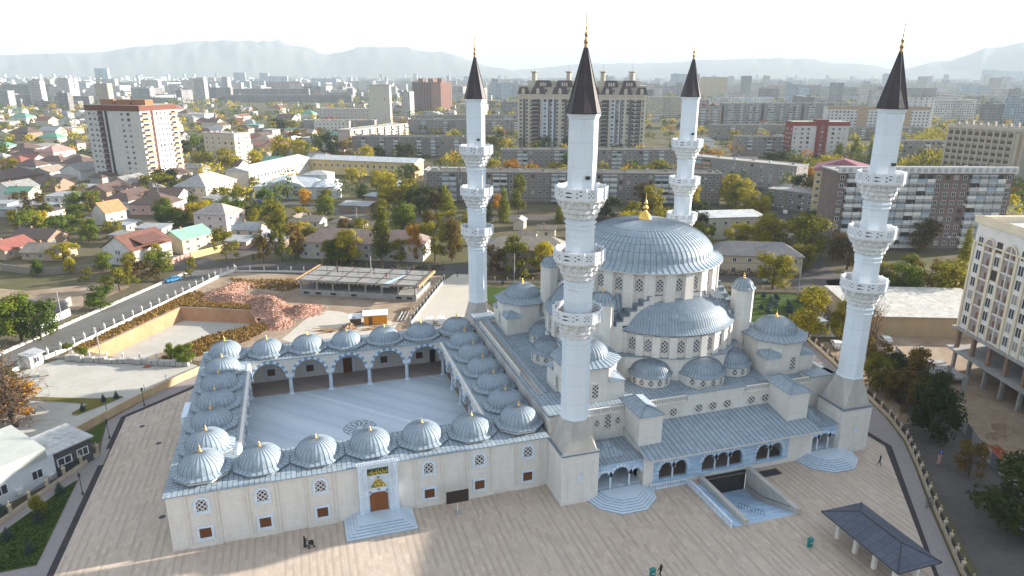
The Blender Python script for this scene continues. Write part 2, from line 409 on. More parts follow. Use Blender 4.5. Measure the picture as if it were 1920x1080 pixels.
# roof ring
rf=MB()
def ringroof(mb,o,i,zo,zm,zi,over):
    ox0,ox1,oy0,oy1=o; ix0,ix1,iy0,iy1=i
    mx=lambda a,b:(a+b)/2
    O=[(ox0-over,oy0-over),(ox1,oy0-over),(ox1,oy1+over),(ox0-over,oy1+over)]
    Mi=[(mx(ox0,ix0),mx(oy0,iy0)),(mx(ox1,ix1),mx(oy0,iy0)),(mx(ox1,ix1),mx(oy1,iy1)),(mx(ox0,ix0),mx(oy1,iy1))]
    I=[(ix0+over,iy0+over),(ix1-over,iy0+over),(ix1-over,iy1-over),(ix0+over,iy1-over)]
    for k in range(4):
        j=(k+1)%4; m=0 if k%2==0 else 1
        mb.add([(*O[k],zo),(*O[j],zo),(*Mi[j],zm),(*Mi[k],zm)],m); mb.add([(*Mi[k],zm),(*Mi[j],zm),(*I[j],zi),(*I[k],zi)],m)
        mb.add([(*O[k],zo-.14),(*O[j],zo-.14),(*O[j],zo),(*O[k],zo)],2); mb.add([(*I[j],zi-.14),(*I[k],zi-.14),(*I[k],zi),(*I[j],zi)],2)
        mb.add([(*O[j],zo-.14),(*O[k],zo-.14),(*Mi[k],zo-.14),(*Mi[j],zo-.14)],2); mb.add([(*I[k],zi-.14),(*I[j],zi-.14),(*Mi[j],zi-.14),(*Mi[k],zi-.14)],2)
ringroof(rf,(X0,X1,Y0,Y1),(IX0,IX1,IY0,IY1),ZE+.14,ZE+.42,ZE+.14,.28)
rf.build('lower_roof',[M['lead_x'],M['lead_y'],M['lead']],cy)
# 24 domes: octagonal apron, ribbed shell, gilded finial
AX,AY=3.62,3.40
pr=[(3.45,8.62),(3.12,8.82),(2.98,8.94)]+cap(2.98,2.12,8.94,9)[1:]
db=MB(); ribbed(db,pr,28,(0,0),a0=PI/28,a1=2*PI+PI/28,outer=lambda a:oct_r(a,AX,AY),rw=.03,rh=.04)
k8=octa(0,0,AX,AY); db.prism(k8,8.50,8.60,1); db.prism(octa(0,0,AX-.3,AY-.3),8.1,8.5,2)
dome_me=db.mesh('dome',[M['lead'],M['seam'],M['stone_plain']])
fb=MB(); finial(fb,(0,0),11.04,.72); fin_me=fb.mesh('finial',M['gold'],True)
for i in range(7):
    for j in range(7):
        if i not in (0,6) and j not in (0,6): continue
        dz=.38 if (i in (0,6) and j in (0,6)) else 0.
        o=bpy.data.objects.new('dome',dome_me); col.objects.link(o); attach(o,cy); o.location=(i*SX,j*SY,dz)
        if dz: o.scale=(1,1,1.03); o.location.z=.1
        c=bpy.data.objects.new('finial',fin_me); col.objects.link(c); c.parent=o
        if dz: c.scale=(1.25,1.25,1.12); c.location.z=-1.25
# entrance portal in the front wall
px0,px1=19.75,25.15
p=MB()
p.box(px0,px0+1.25,-5.0,Y0,0,8.35); p.box(px1-1.25,px1,-5.0,Y0,0,8.35); p.box(px0+1.25,px1-1.25,-4.82,Y0,4.0,8.35); p.box(px0-.08,px1+.08,-5.08,Y0-.0,8.35,8.55)
p.box(px0+1.25,px1-1.25,-4.6,Y0,.8,4.0)
for k in range(18):
    x=px0+.15+k*(px1-px0-.3)/17; p.prism([(x-.12,-5.06),(x+.12,-5.06),(x,-5.06+.12)],8.55,8.95)
for a,b in ((px0+.5,px0+.62),(px1-.62,px1-.5),(px0+.9,px0+1.0),(px1-1.0,px1-.9)): p.box(a,b,-5.1,-5.0,.9,8.2)
p.box(px0+1.2,px1-1.2,-4.9,-4.82,6.05,6.15)
p.build('portal',[M['marble_plain']],cy)
pd=MB(); pd.add([(u+22.45,-4.66,z+.92) for u,z in [(-1.25,0),(1.25,0),(1.25,2.5),(.95,2.85),(.5,3.05),(0,3.12),(-.5,3.05),(-.95,2.85),(-1.25,2.5)]]); pd.build('door',[M['door']],cy)
for i in range(7):
    a=PI*(i+.5)/7; pv=MB(); pv.box(22.45-1.46*math.cos(a)-.17,22.45-1.46*math.cos(a)+.17,-4.9,-4.82,3.5+.75*math.sin(a),3.8+.75*math.sin(a)); pv.build('door_voussoir',[M['voussoir_blue' if i%2 else 'marble_plain']],cy)
gp=MB(); gp.box(20.9,24.0,-4.9,-4.82,6.75,7.75); g_=gp.build('inscription_panel',[M['green_panel']],cy)
tx=MB(); rr=random.Random(3); x=23.8
def stroke(pts,wd=.05,y=-4.93):
    for (a,b),(c,d_) in zip(pts,pts[1:]):
        dx,dz=c-a,d_-b; L=math.hypot(dx,dz) or 1; nx,nz=-dz/L*wd,dx/L*wd
        tx.add([(a-nx,y,b-nz),(c-nx,y,d_-nz),(c+nx,y,d_+nz),(a+nx,y,b+nz)])
base=7.02
stroke([(23.85-i*.12,base+.06*math.sin(i*1.3)) for i in range(23)],.055)
for k in range(9):
    xx=23.75-k*.29; h=(.5,.3,.52,.28,.48,.5,.22,.46,.34)[k]
    stroke([(xx,base),(xx-.05,base+h)],.045); 
    if k%2: stroke([(xx-.08,base+.1),(xx-.2,base+.24),(xx-.28,base+.1),(xx-.18,base-.02)],.04)
for k in (1,4,6): stroke([(23.6-k*.38,base-.1),(23.45-k*.38,base-.18),(23.2-k*.38,base-.12)],.04)
for k in (2,3,5): stroke([(23.5-k*.37,base+.58),(23.5-k*.37+.07,base+.58)],.04)
sub(tx.build('lettering',[M['gold_paint']]),g_)
tr=MB(); tr.add([(21.25,-4.88,4.75),(23.65,-4.88,4.75),(22.45,-4.88,6.6)],0); 
for (a,b),(c,d_) in (((21.05,4.65),(22.45,6.9)),((22.45,6.9),(23.85,4.65))):
    dx,dz=c-a,d_-b; L=math.hypot(dx,dz); nx,nz=-dz/L*.09,dx/L*.09
    tr.add([(a-nx,-4.95,b-nz),(c-nx,-4.95,d_-nz),(c+nx,-4.95,d_+nz),(a+nx,-4.95,b+nz)],1)
tri=tr.build('gilded_triangle',[M['gold_dapple'],M['marble_plain']],cy)
for xx in (21.35,23.55): 
    rb=MB(); rb.lathe([(.01,-.02),(.2,-.02),(.24,0)],12); rb.v=[(xx+a,-4.83+c,6.45+b) for a,b,c in rb.v]; rb.build('rosette_boss',[M['stone_plain']],cy)
st=MB()
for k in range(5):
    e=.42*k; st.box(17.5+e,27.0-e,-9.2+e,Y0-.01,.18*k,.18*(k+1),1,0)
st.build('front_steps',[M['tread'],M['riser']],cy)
# low marble porches on the left side
for yy,hw in ((20.7,2.7),(7.0,1.6)):
    s_=MB(); s_.box(X0-.9,X0,yy-hw,yy+hw,0,8.2 if hw>2 else 6.6); s_.build('side_porch',[M['marble_plain']],cy)

# ------------------------------------------------------------------ the four minarets
def minaret(x,y,label,base_h=7.8):
    t=thing('minaret',label,'minaret',(x,y,0),0,'minarets at the four corners of the mosque')
    def obj(n,mb,mats,sm=False): return mb.build(n,mats,t,sm)
    b=MB(); h=2.85
    b.box(x-h,x+h,y-h,y+h,0,base_h); b.box(x-h-.1,x+h+.1,y-h-.1,y+h+.1,0,.7)
    for e in (-1,1):
        b.box(x+e*1.9-.05,x+e*1.9+.05,y-h-.06,y-h,1.5,6.7); b.box(x-h-.06,x-h,y+e*1.9-.05,y+e*1.9+.05,1.5,6.7)
    b.box(x-1.85,x+1.85,y-h-.06,y-h,6.6,6.7); b.box(x-h-.06,x-h,y-1.85,y+1.85,6.6,6.7)
    obj('base',b,[M['stone']])
    b=MB(); b.lathe([(.02,0),(.42,0),(.5,-.04)],6); b.v=[(x+a,y-h-.05+c*.5,4.2+bb*1.5) for a,bb,c in b.v]; obj('star_medallion',b,[M['marble_plain']])
    b=MB(); b.box(x-h-.12,x+h+.12,y-h-.12,y+h+.12,base_h,base_h+.22); obj('base_ledge',b,[M['seam']])
    R=1.98
    O=[(x+R*math.cos(PI/8+PI/4*k),y+R*math.sin(PI/8+PI/4*k)) for k in range(8)]
    q=2.6; s_=.75
    Sq=[(x+q,y+s_),(x+s_,y+q),(x-s_,y+q),(x-q,y+s_),(x-q,y-s_),(x-s_,y-q),(x+s_,y-q),(x+q,y-s_)]
    Sq=[(x+q,y+q*.97),(x+q*.97,y+q),(x-q*.97,y+q),(x-q,y+q*.97),(x-q,y-q*.97),(x-q*.97,y-q),(x+q*.97,y-q),(x+q,y-q*.97)]
    b=MB(); b.frustum(Sq,base_h+.22,O,12.6); obj('tapered_plinth',b,[M['concrete_stone']])
    def octp(r): return [(x+r*math.cos(PI/8+PI/4*k),y+r*math.sin(PI/8+PI/4*k)) for k in range(8)]
    zs=[12.6,24.9,27.9,33.1,36.2,41.4,44.4,54.5]
    b=MB(); b.prism(octp(1.98),12.6,27.9); b.prism(octp(1.94),27.9,36.2); b.prism(octp(1.9),36.2,44.4); b.prism(octp(1.86),44.4,54.3)
    for z in (12.6,24.2,32.4,40.7): b.prism(octp(2.12),z,z+.22); 
    for z in (23.5,31.8,40.1): b.prism(octp(2.06),z,z+.14)
    b.frustum(octp(1.86),53.9,octp(2.08),54.4); b.prism(octp(2.12),54.4,54.6)
    for z in (52.9,):
        for k in range(8):
            a=PI/4*k
            for e in (-.38,.38):
                cx,cy_=x+1.735*math.cos(a)-e*math.sin(a),y+1.735*math.sin(a)+e*math.cos(a)
                b.T=Matrix.Translation((cx,cy_,z))@Matrix.Rotation(a,4,'Z'); b.box(-.02,.03,-.16,.16,0,.9,0); b.T=None
    obj('shaft',b,[M['white']])
    for z0 in (24.9,33.1,41.4):
        c=MB(); n=32; prof=[(2.02,0),(2.25,.25),(2.22,.75),(2.55,.95),(2.5,1.5),(2.9,1.7),(2.85,2.2),(3.25,2.45),(3.3,2.75)]
        vs=[]
        for j,(r,z) in enumerate(prof):
            for i in range(n):
                rr=r*(1-.055*((i+j//2)%2)) if 0<j<8 else r; zz=z-(.22 if ((i+j//2)%2 and 0<j<8) else 0)
                a=2*PI*i/n; vs.append((x+rr*math.cos(a),y+rr*math.sin(a),z0+zz))
        c.mesh_add(vs,[(j*n+i,j*n+(i+1)%n,(j+1)*n+(i+1)%n,(j+1)*n+i) for j in range(8) for i in range(n)])
        for i in range(n):
            if i%2==0:
                a=2*PI*i/n; c.tube((x+2.9*math.cos(a),y+2.9*math.sin(a),z0+1.45),(x+3.1*math.cos(a),y+3.1*math.sin(a),z0+2.4),.02,4,r2=.16)
        bal=obj('balcony',c,[M['corbel']])
        f=MB(); f.lathe([(3.3,z0+2.75),(1.5,z0+2.76)],32,(x,y)); 
        sub(f.build('balcony_floor',[M['terracotta_floor']]),bal)
        p_=MB(); nf=14; r0,r1=3.36,3.24; a_=PI/nf
        for i in range(nf):
            a0,a1=2*PI*i/nf,2*PI*(i+1)/nf
            P=[(x+r*math.cos(a),y+r*math.sin(a)) for r,a in ((r0,a0),(r0,a1),(r1,a1),(r1,a0))]
            p_.prism(P,z0+2.6,z0+4.15,0)
            am=(a0+a1)/2; rr=r0*math.cos(PI/nf)
            for sgn,rad in ((1,rr+.03),(-1,r1*math.cos(PI/nf)-.03)):
                tv=Vector((-math.sin(am),math.cos(am),0)); cc=Vector((x+rad*math.cos(am),y+rad*math.sin(am),0)); hw=.46
                q=[cc-tv*hw+Vector((0,0,z0+2.98)),cc+tv*hw+Vector((0,0,z0+2.98)),cc+tv*hw+Vector((0,0,z0+3.9)),cc-tv*hw+Vector((0,0,z0+3.9))]
                p_.add(q if sgn>0 else q[::-1],1)
            p_.tube((x+3.38*math.cos(a0),y+3.38*math.sin(a0),z0+2.5),(x+3.38*math.cos(a0),y+3.38*math.sin(a0),z0+4.25),.1,6)
        sub(p_.build('railing',[M['marble_plain'] if False else M['white_smooth'],M['pierced']]),bal)
    b=MB()
    def coner(r0,z0,r1,z1):
        A,B=octp(r0),octp(r1); b.frustum(A,z0,B,z1)
    b.prism(octp(2.24),54.6,54.72); coner(2.2,54.72,1.15,58.6); coner(1.15,58.6,.22,62.4)
    for k in range(8):
        a=PI/8+PI/4*k; b.tube((x+2.2*math.cos(a),y+2.2*math.sin(a),54.72),(x+.22*math.cos(a),y+.22*math.sin(a),62.4),.05,4)
    obj('spire',b,[M['spire']])
    b=MB(); b.lathe([(.22,62.35),(.25,62.6),(.17,62.75),(.28,63.0),(.29,63.2),(.14,63.4),(.11,63.6),(.22,63.85),(.22,64.0),(.08,64.2),(.06,64.5),(.11,64.7),(.05,64.85),(.045,65.3),(.04,66.0),(0,66.9)],10,(x,y))
    for k in range(9):
        a=PI*1.25+PI*1.5*k/8-PI*.0; b.tube((x+.18*math.cos(a),y,66.05+.22*math.sin(a)),(x+.18*math.cos(a+PI*.19),y,66.05+.22*math.sin(a+PI*.19)),.025,4)
    obj('finial',b,[M['old_gold']],True)
    b=MB(); b.box(x-.25,x+.25,y-2.15,y-1.7,46.6,47.0); obj('loudspeaker',b,[M['iron']])
    return t
minaret(50.4,-7.2,'nearest white minaret, rising between the courtyard front and the prayer hall porch')
minaret(98.6,-7.6,'white minaret standing beside the road and the half-built beige tower, its base at the plaza')
minaret(50.7,47.7,'white minaret behind the back corner of the arcaded courtyard, next to the driveway')
minaret(99.3,47.8,'white minaret partly hidden behind the great central dome')
# ------------------------------------------------------------------ the domed prayer hall
XC,YC=75.2,20.9
ms=thing('domed_mosque','great white stone mosque with a large ribbed grey central dome and gilded finial','mosque',(XC,YC,0))
def P(n,mb,mats,sm=False): return mb.build(n,mats,ms,sm)
ZT=9.7
b=MB(); b.box(48.2,100.2,-3.0,44.2,0,ZT); P('hall_wall',b,[M['stone']])
r=MB()
r.add([(50.4,-2.7,ZT+.1),(100.0,-2.7,ZT+.1),(90,3,ZT+.8),(60,3,ZT+.8)],0); r.add([(50.4,44,ZT+.1),(50.4,-2.7,ZT+.1),(60,3,ZT+.8),(60,38,ZT+.8)],1)
r.add([(100,-2.7,ZT+.1),(100,44,ZT+.1),(90,38,ZT+.8),(90,3,ZT+.8)],1); r.add([(100,44,ZT+.1),(50.4,44,ZT+.1),(60,38,ZT+.8),(90,38,ZT+.8)],0)
r.add([(60,3,ZT+.8),(90,3,ZT+.8),(90,38,ZT+.8),(60,38,ZT+.8)],0)
P('terrace_roof',r,[M['lead_x'],M['lead_y']])
for B_ in ((48.2,48.9,-3,44.2,ZT,ZT+.75),(50.0,50.7,4.5,42,ZT,ZT+1.0),(48.1,52.6,-3.1,4.0,ZT,ZT+1.05),(48.1,52.6,40.5,44.3,ZT,ZT+1.05),(71.6,82.0,-3.1,-2.3,ZT,ZT+1.15),(99.4,100.3,-3,44,ZT,ZT+1.0),(50.7,100.2,43.5,44.3,ZT,ZT+1.0),(95.0,100.3,-3.1,-.6,ZT,ZT+.9)):
    b=MB(); b.box(*B_); P('parapet',b,[M['stone']])
for B_ in ((48.0,49.05,-3.1,44.3,ZT+.752,ZT+.86),(49.9,50.8,4.5,41.9,ZT+1.002,ZT+1.1),(48.0,52.75,-3.25,4.1,ZT+1.052,ZT+1.16),(48.0,52.75,40.4,44.45,ZT+1.052,ZT+1.16),(71.4,82.2,-3.3,-2.2,ZT+1.152,ZT+1.26),(94.9,100.45,-3.3,-.5,ZT+.902,ZT+1.0)):
    b=MB(); b.box(*B_); P('parapet_coping',b,[M['lead_x']])
b=MB()
def balrow(mb,x0,x1,y,z,h=.95,step=.42):
    mb.box(x0,x1,y-.16,y+.16,z+h-.16,z+h); mb.box(x0,x1,y-.16,y+.16,z,z+.12); n=int((x1-x0)/step)
    for k in range(n):
        x=x0+(k+.5)*(x1-x0)/n; mb.box(x-.11,x+.11,y-.09,y+.09,z+.12,z+h-.16)
def balcol(mb,y0,y1,x,z,h=.95,step=.42,z1=None):
    n=int((y1-y0)/step)
    mb.box(x-.14,x+.14,y0,y1,z+h-.16,z+h); mb.box(x-.14,x+.14,y0,y1,z,z+.12)
    for k in range(n):
        y=y0+(k+.5)*(y1-y0)/n; mb.box(x-.09,x+.09,y-.11,y+.11,z+.12,z+h-.16)
for a,c in ((53.3,60.6),(64.6,71.6),(82.0,88.0),(90.8,95.0)):
    b=MB(); balrow(b,a,c,-2.9,ZT+.05); b.box(a,c,-3.25,-2.6,ZT-.12,ZT+.05); P('balustrade',b,[M['stone_plain']])
b=MB(); balcol(b,12,38,48.5,ZT+.87,.8); P('balustrade',b,[M['stone_plain']])
for x in (69.2,73.8,76.4,79.1,83.7,86.4): window(ms,'round',(x,-3.002,7.15))
for x,k,z in ((56.0,'small',7.5),(57.8,'tall',6.9),(59.5,'small',7.5),(93.4,'small',7.6)): window(ms,k,(x,-3.002,z))
# buttress blocks either side of the porch
for x0,x1 in ((60.6,64.4),(87.0,90.8)):
    b=MB(); b.box(x0,x1,-8.0,-3.0,0,10.9); P('buttress',b,[M['stone']])
    b=MB(); q=.22; A=[(x0-q,-8.25),(x1+q,-8.25),(x1+q,-1.2),(x0-q,-1.2)]
    b.prism(A,10.9,11.02); xm=(x0+x1)/2
    a0,a1,a2,a3=[(*p,11.02) for p in A]; t0=(xm,-6.2,11.95); t1=(xm,-2.6,11.95)
    b.add([a0,a1,t0]); b.add([a1,a2,t1,t0]); b.add([a2,a3,t1]); b.add([a3,a0,t0,t1])
    for u,v in ((a0,t0),(a1,t0),(t0,t1),(a2,t1),(a3,t1)): b.tube(u,v,.06,4,1)
    for k in range(6):
        f=(k+.5)/6
        for s0,s1,u0,u1 in ((a0,a1,t0,t0),(a1,a2,t0,t1),(a3,a0,t1,t0)):
            pA=Vector(s0).lerp(Vector(s1),f); pB=Vector(u0).lerp(Vector(u1),f) if u0!=u1 else Vector(u0).lerp(pA,.0)
            b.tube(pA,pB,.035,4,1)
    P('buttress_roof',b,[M['lead'],M['seam']])
# porch with its arcade and broad lean-to roof
b=MB()
def porch_front(mb,segs,y,z0,zs,r,zt,th=.5):
    for kind,a,c in segs:
        if kind=='w': mb.box(a,c,y,y+th,0,zt,0)
        elif kind=='m': mb.box(a,c,y,y+th,0,.75,0); mb.box(a,c,y-.01,y+th,.75,zt,1)
        elif kind=='a':
            n=c; w_=2.42; mb.T=Matrix.Translation((0,0,0)); arc_wall(mb,(a,y),(1,0),n,w_,z0,zs,r,zt,th,1,(2,1),True,10); mb.T=None
            mb.box(a,a+n*w_,y-.03,y+th,0,.75,0); mb.box(a,a+n*w_,y-.06,y+th,.75,z0,1)
            for k in range(1,n): mb.lathe([(.17,z0),(.13,z0+.15),(.13,zs-.2),(.24,zs)],8,(a+k*w_,y+th/2),m=2)
yp=-10.0
porch_front(b,[('w',60.6,62.2),('m',62.2,63.2),('a',63.2,2),('m',68.04,70.55),('a',70.55,3),('m',77.81,80.3),('a',80.3,2),('m',85.14,86.2),('w',86.2,90.8)],yp,1.25,2.95,1.05,5.3)
P('porch_arcade',b,[M['stone'],M['marble'],M['marble_plain']])
b=MB(); b.box(60.6,90.8,yp+.5,-3.0,0,.35); P('porch_floor',b,[M['gallery']])
b=MB(); b.box(61.0,90.4,-3.2,-3.004,.36,5.3); P('porch_shade_lining',b,[M['shade_wall']])  # dark panel over the hall wall, paints in the porch shade
for x_ in (60.6,90.4):
    b=MB(); b.box(x_,x_+.4,yp+.5,-3.0,.35,5.3); P('porch_side_wall',b,[M['stone']])
b=MB(); A=[(60.4,-11.5,5.62),(91.0,-11.5,5.62),(91.0,-3.0,7.05),(60.4,-3.0,7.05)]
b.add(A,0); b.add([(x,y,z-.22) for x,y,z in A[::-1]],1)
for i in range(4):
    p,q=A[i],A[(i+1)%4]; b.add([(p[0],p[1],p[2]-.22),(q[0],q[1],q[2]-.22),q,p],1)
k=0; x=60.9
while x<91: b.tube((x,-11.5,5.64),(x,-3.0,7.07),.055,4,2); x+=.86
P('porch_roof',b,[M['lead'],M['stone_plain'],M['seam']])
# side porches with pointed arches and their octagonal marble steps
for xa,xb,cx,cyy in ((53.3,60.6,57.0,-9.9),(90.8,95.75,93.3,-10.1)):
    b=MB(); W=xb-xa; y=-9.7
    def arch3(mb):
        for cc,r_,zs in ((xa+W*.15,W*.10,3.0),(xa+W*.5,W*.20,3.0),(xa+W*.85,W*.10,3.0)):
            pass
    us=[(xa,xa+W*.30,W*.115,3.05),(xa+W*.30,xa+W*.72,W*.185,3.05),(xa+W*.72,xb,W*.10,3.05)]
    for ua,ub,r_,zs in us:
        bb=MB(); arc_wall(bb,(ua,y),(1,0),1,ub-ua,1.0,zs,r_,5.2,.5,0,(1,0),True,10)
        b.mesh_add(bb.v,bb.f,0); b.m[-len(bb.f):]=bb.m
    for xx in (xa+W*.30,xa+W*.72): b.lathe([(.2,1.0),(.15,1.15),(.14,2.85),(.28,3.05)],10,(xx,y+.25),m=1)
    b.box(xa,xb,y+.5,-3,0,1.0,1); 
    P('side_porch',b,[M['marble'],M['marble_plain']])
    b=MB(); b.box(xa,xb+.02,-9.8,-3.0,5.2,5.34,0); hx0,hx1=xa+.5,xb-2.2; hy0,hy1=-8.2,-4.2
    b.frustum([(hx0,hy0),(hx1,hy0),(hx1,hy1),(hx0,hy1)],5.34,[((hx0+hx1)/2-.4,-6.3),((hx0+hx1)/2+.4,-6.3),((hx0+hx1)/2+.4,-5.7),((hx0+hx1)/2-.4,-5.7)],6.6,0)
    P('side_porch_roof',b,[M['lead_x']])
    b=MB(); b.box(xa+.02,xb-.02,-3.2,-3.004,1.0,5.19); P('porch_shade_lining',b,[M['shade_wall']])  # same dark lining, shade of the side porch put into its colour
    b=MB(); b.box(xa+2.4,xb-2.4,-3.3,-3.2,1.0,3.6); P('side_door',b,[M['wood']])
    b=MB()
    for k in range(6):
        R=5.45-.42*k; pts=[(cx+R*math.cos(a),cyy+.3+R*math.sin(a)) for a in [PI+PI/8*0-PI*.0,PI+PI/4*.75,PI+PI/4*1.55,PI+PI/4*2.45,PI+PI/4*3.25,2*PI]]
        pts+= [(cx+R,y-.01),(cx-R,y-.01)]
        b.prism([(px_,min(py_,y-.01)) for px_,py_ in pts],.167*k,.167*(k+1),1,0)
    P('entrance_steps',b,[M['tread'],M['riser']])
# four corner domes on octagonal towers
for sx in (-1,1):
    for sy in (-1,1):
        cx,cyy=XC+sx*18.0,YC+sy*16.1; h=4.75
        b=MB(); b.box(cx-h,cx+h,cyy-h,cyy+h,ZT,13.4); b.prism(octa(cx,cyy,h-.02,h-.02),13.4,16.1)
        t=P('corner_tower',b,[M['stone']])
        k8=octa(cx,cyy,h,h)
        for ex in (-1,1):
            for ey in (-1,1):
                b=MB(); c_=(cx+ex*(h+.25),cyy+ey*(h+.25),13.42); p_=(cx+ex*(h+.25),cyy+ey*h*.4142,13.42); q_=(cx+ex*h*.4142,cyy+ey*(h+.25),13.42)
                top=(cx+ex*h*.72,cyy+ey*h*.72,14.7); p2=(cx+ex*h,cyy+ey*h*.4142,14.2); q2=(cx+ex*h*.4142,cyy+ey*h,14.2)
                f1=[c_,p_,p2,top]; f2=[q_,c_,top,q2]
                if ex*ey<0: f1=f1[::-1]; f2=f2[::-1]
                b.add(f1); b.add(f2)
                b.tube(c_,top,.06,4,1); sub(b.build('corner_slope',[M['lead'],M['seam']]),t)
        b=MB(); pr=[(5.3,16.12),(3.85,16.6),(3.6,16.72)]+cap(3.6,2.3,16.72,9)[1:]
        ribbed(b,pr,36,(cx,cyy),outer=lambda a:oct_r(a,5.35,5.35),rw=.04,rh=.05); b.prism(octa(cx,cyy,5.35,5.35),16.02,16.12,1)
        sub(b.build('dome',[M['lead'],M['seam']]),t)
        b=MB(); finial(b,(cx,cyy),18.98,.95); sub(b.build('finial',[M['gold']],None,True),t)
        if sy<0: window(ms,'tall',(cx+(-.3 if sx<0 else .5),cyy-h-.002,10.6))
        window(ms,'tall',(cx+sx*(h+.002),cyy,10.6),PI/2 if sx>0 else -PI/2)
        # low side lobes leaning on the tower
        b=MB(); b.box(cx-sx*h,cx-sx*(h+2.6),cyy+sy*.5-1.6,cyy+sy*.5+1.6,ZT,12.4) if False else None
# weight turrets
for sx in (-1,1):
    for sy in (-1,1):
        cx,cyy=XC+sx*13.5,YC+sy*12.1
        def o8(r): return [(cx+r*math.cos(PI/8+PI/4*k),cyy+r*math.sin(PI/8+PI/4*k)) for k in range(8)]
        b=MB(); b.prism(o8(1.95),ZT,23.5); t=P('turret',b,[M['stone']])
        b=MB(); b.prism(o8(2.2),23.5,23.62); ribbed(b,[(2.2,23.62),(1.75,23.95)]+[(1.7*math.cos(a),23.95+1.35*math.sin(a)) for a in [PI/2*i/6 for i in range(1,6)]]+[(.02,25.32)],16,(cx,cyy),a0=PI/16,a1=2*PI+PI/16,rw=.05,rh=.06)
        sub(b.build('turret_cap',[M['lead'],M['seam']]),t)
        b=MB(); finial(b,(cx,cyy),25.2,.95); sub(b.build('finial',[M['gold']],None,True),t)
# central block, stepped arch walls, drum and main dome
b=MB(); b.box(XC-12.4,XC+12.4,YC-11.0,YC+11.0,ZT,19.4); P('central_block',b,[M['stone']])
b=MB(); O=octa(XC,YC,11.6,11.6)
Q=[(XC+12.6*a,YC+11*b_) for a,b_ in ((.4,-1),(1,-1),(1,1),(.4,1),(-.4,1),(-1,1),(-1,-1),(-.4,-1))]
b.frustum([(XC-12.5,YC-11.0),(XC+12.5,YC-11.0),(XC+12.5,YC+11.0),(XC-12.5,YC+11.0)],19.4,[(XC-9.4,YC-9.4),(XC+9.4,YC-9.4),(XC+9.4,YC+9.4),(XC-9.4,YC+9.4)],23.7)
P('shoulder_roof',b,[M['lead_x']])
def rotz(mb,k):
    a=k*PI/2; c,s_=round(math.cos(a)),round(math.sin(a))
    mb.v=[(XC+(x-XC)*c-(y-YC)*s_,YC+(x-XC)*s_+(y-YC)*c,z) for x,y,z in mb.v]
    return mb
def rotp(p,k):
    a=k*PI/2; c,s_=round(math.cos(a)),round(math.sin(a)); x,y,z=p
    return (XC+(x-XC)*c-(y-YC)*s_,YC+(x-XC)*s_+(y-YC)*c,z)
yw=YC-12.7
for k in range(4):
    L=[(-12.0,19.2),(-11.2,19.2),(-11.2,19.9),(-10.0,19.9),(-10.0,20.7),(-8.8,20.7),(-8.8,21.5),(-7.5,21.5),(-7.5,22.3),(-6.4,22.3),(-6.4,23.1),(-5.4,23.1),(-5.4,23.8)]
    prof=[(XC-12.0,14.0)]+[(XC+u,z) for u,z in L]+[(XC-u,z) for u,z in L[::-1]]+[(XC+12.0,14.0)]
    b=MB(); b.extr(prof[::-1],'y',yw,yw+1.7,0); rotz(b,k); wl=P('stepped_arch_wall',b,[M['stone']])
    b=MB()
    for (u0,z0),(u1,z1) in zip(L,L[1:]):
        if z0==z1:
            for s_ in (1,-1): a,c=sorted((XC+s_*u0,XC+s_*u1)); b.box(a-.1,c+.1,yw-.12,yw+1.82,z0+.002,z0+.1)
        else:
            for s_ in (1,-1): b.box(XC+s_*u0-.12,XC+s_*u0+.12,yw-.1,yw+1.8,z0+.1,z1)
    b.box(XC-5.5,XC+5.5,yw-.12,yw+1.82,23.802,23.9); rotz(b,k); sub(b.build('step_coping',[M['seam']]),wl)
RD=13.0
b=MB(); b.lathe([(RD,21.5),(RD,27.7)],72,(XC,YC))
for i in range(24):
    a=2*PI*(i+.5)/24; b.T=Matrix.Translation((XC+RD*math.cos(a),YC+RD*math.sin(a),0))@Matrix.Rotation(a,4,'Z'); b.box(-.3,.62,-.85,.85,21.5,27.55); b.box(-.3,.3,-1.05,1.05,21.5,27.6); b.T=None
dr=P('drum',b,[M['stone']])
for i in range(24):
    a=2*PI*i/24; window(ms,'drum',(XC+(RD+.02)*math.cos(a),YC+(RD+.02)*math.sin(a),24.1),a+PI/2)
b=MB(); R0=14.2
pr=[(R0,27.85),(13.5,28.12),(12.9,28.5),(12.45,28.95)]+[(12.5*math.cos(t),28.7+5.6*math.sin(t)) for t in [.09+(PI/2-.09)*i/16 for i in range(1,16)]]+[(.3,34.3)]
ribbed(b,pr,80,(XC,YC),rw=.045,rh=.06)
b.lathe([(13.3,27.5),(R0,27.72),(R0,27.85)],80,(XC,YC),m=2)
for r in (11.6,10.3,8.8,6.9):
    z=28.7+5.6*math.sqrt(1-(r/12.5)**2); b.lathe([(r+.05,z-.04),(r-.02,z+.05)],80,(XC,YC),m=1)
P('main_dome',b,[M['lead'],M['seam'],M['stone_plain']])
b=MB(); b.lathe([(1.25,34.0),(1.2,34.3),(1.0,34.9),(.55,35.4),(.25,35.7),(.25,35.95),(.5,36.15),(.52,36.35),(.22,36.6),(.16,36.9),(.34,37.05),(.32,37.25),(.12,37.4),(.08,38.0),(.03,38.9),(0,39.0)],16,(XC,YC))
for i in range(16):
    a=2*PI*i/16; b.tube((XC+1.18*math.cos(a),YC+1.18*math.sin(a),34.0),(XC+.4*math.cos(a),YC+.4*math.sin(a),35.5),.07,4)
P('main_finial',b,[M['gold']],True)
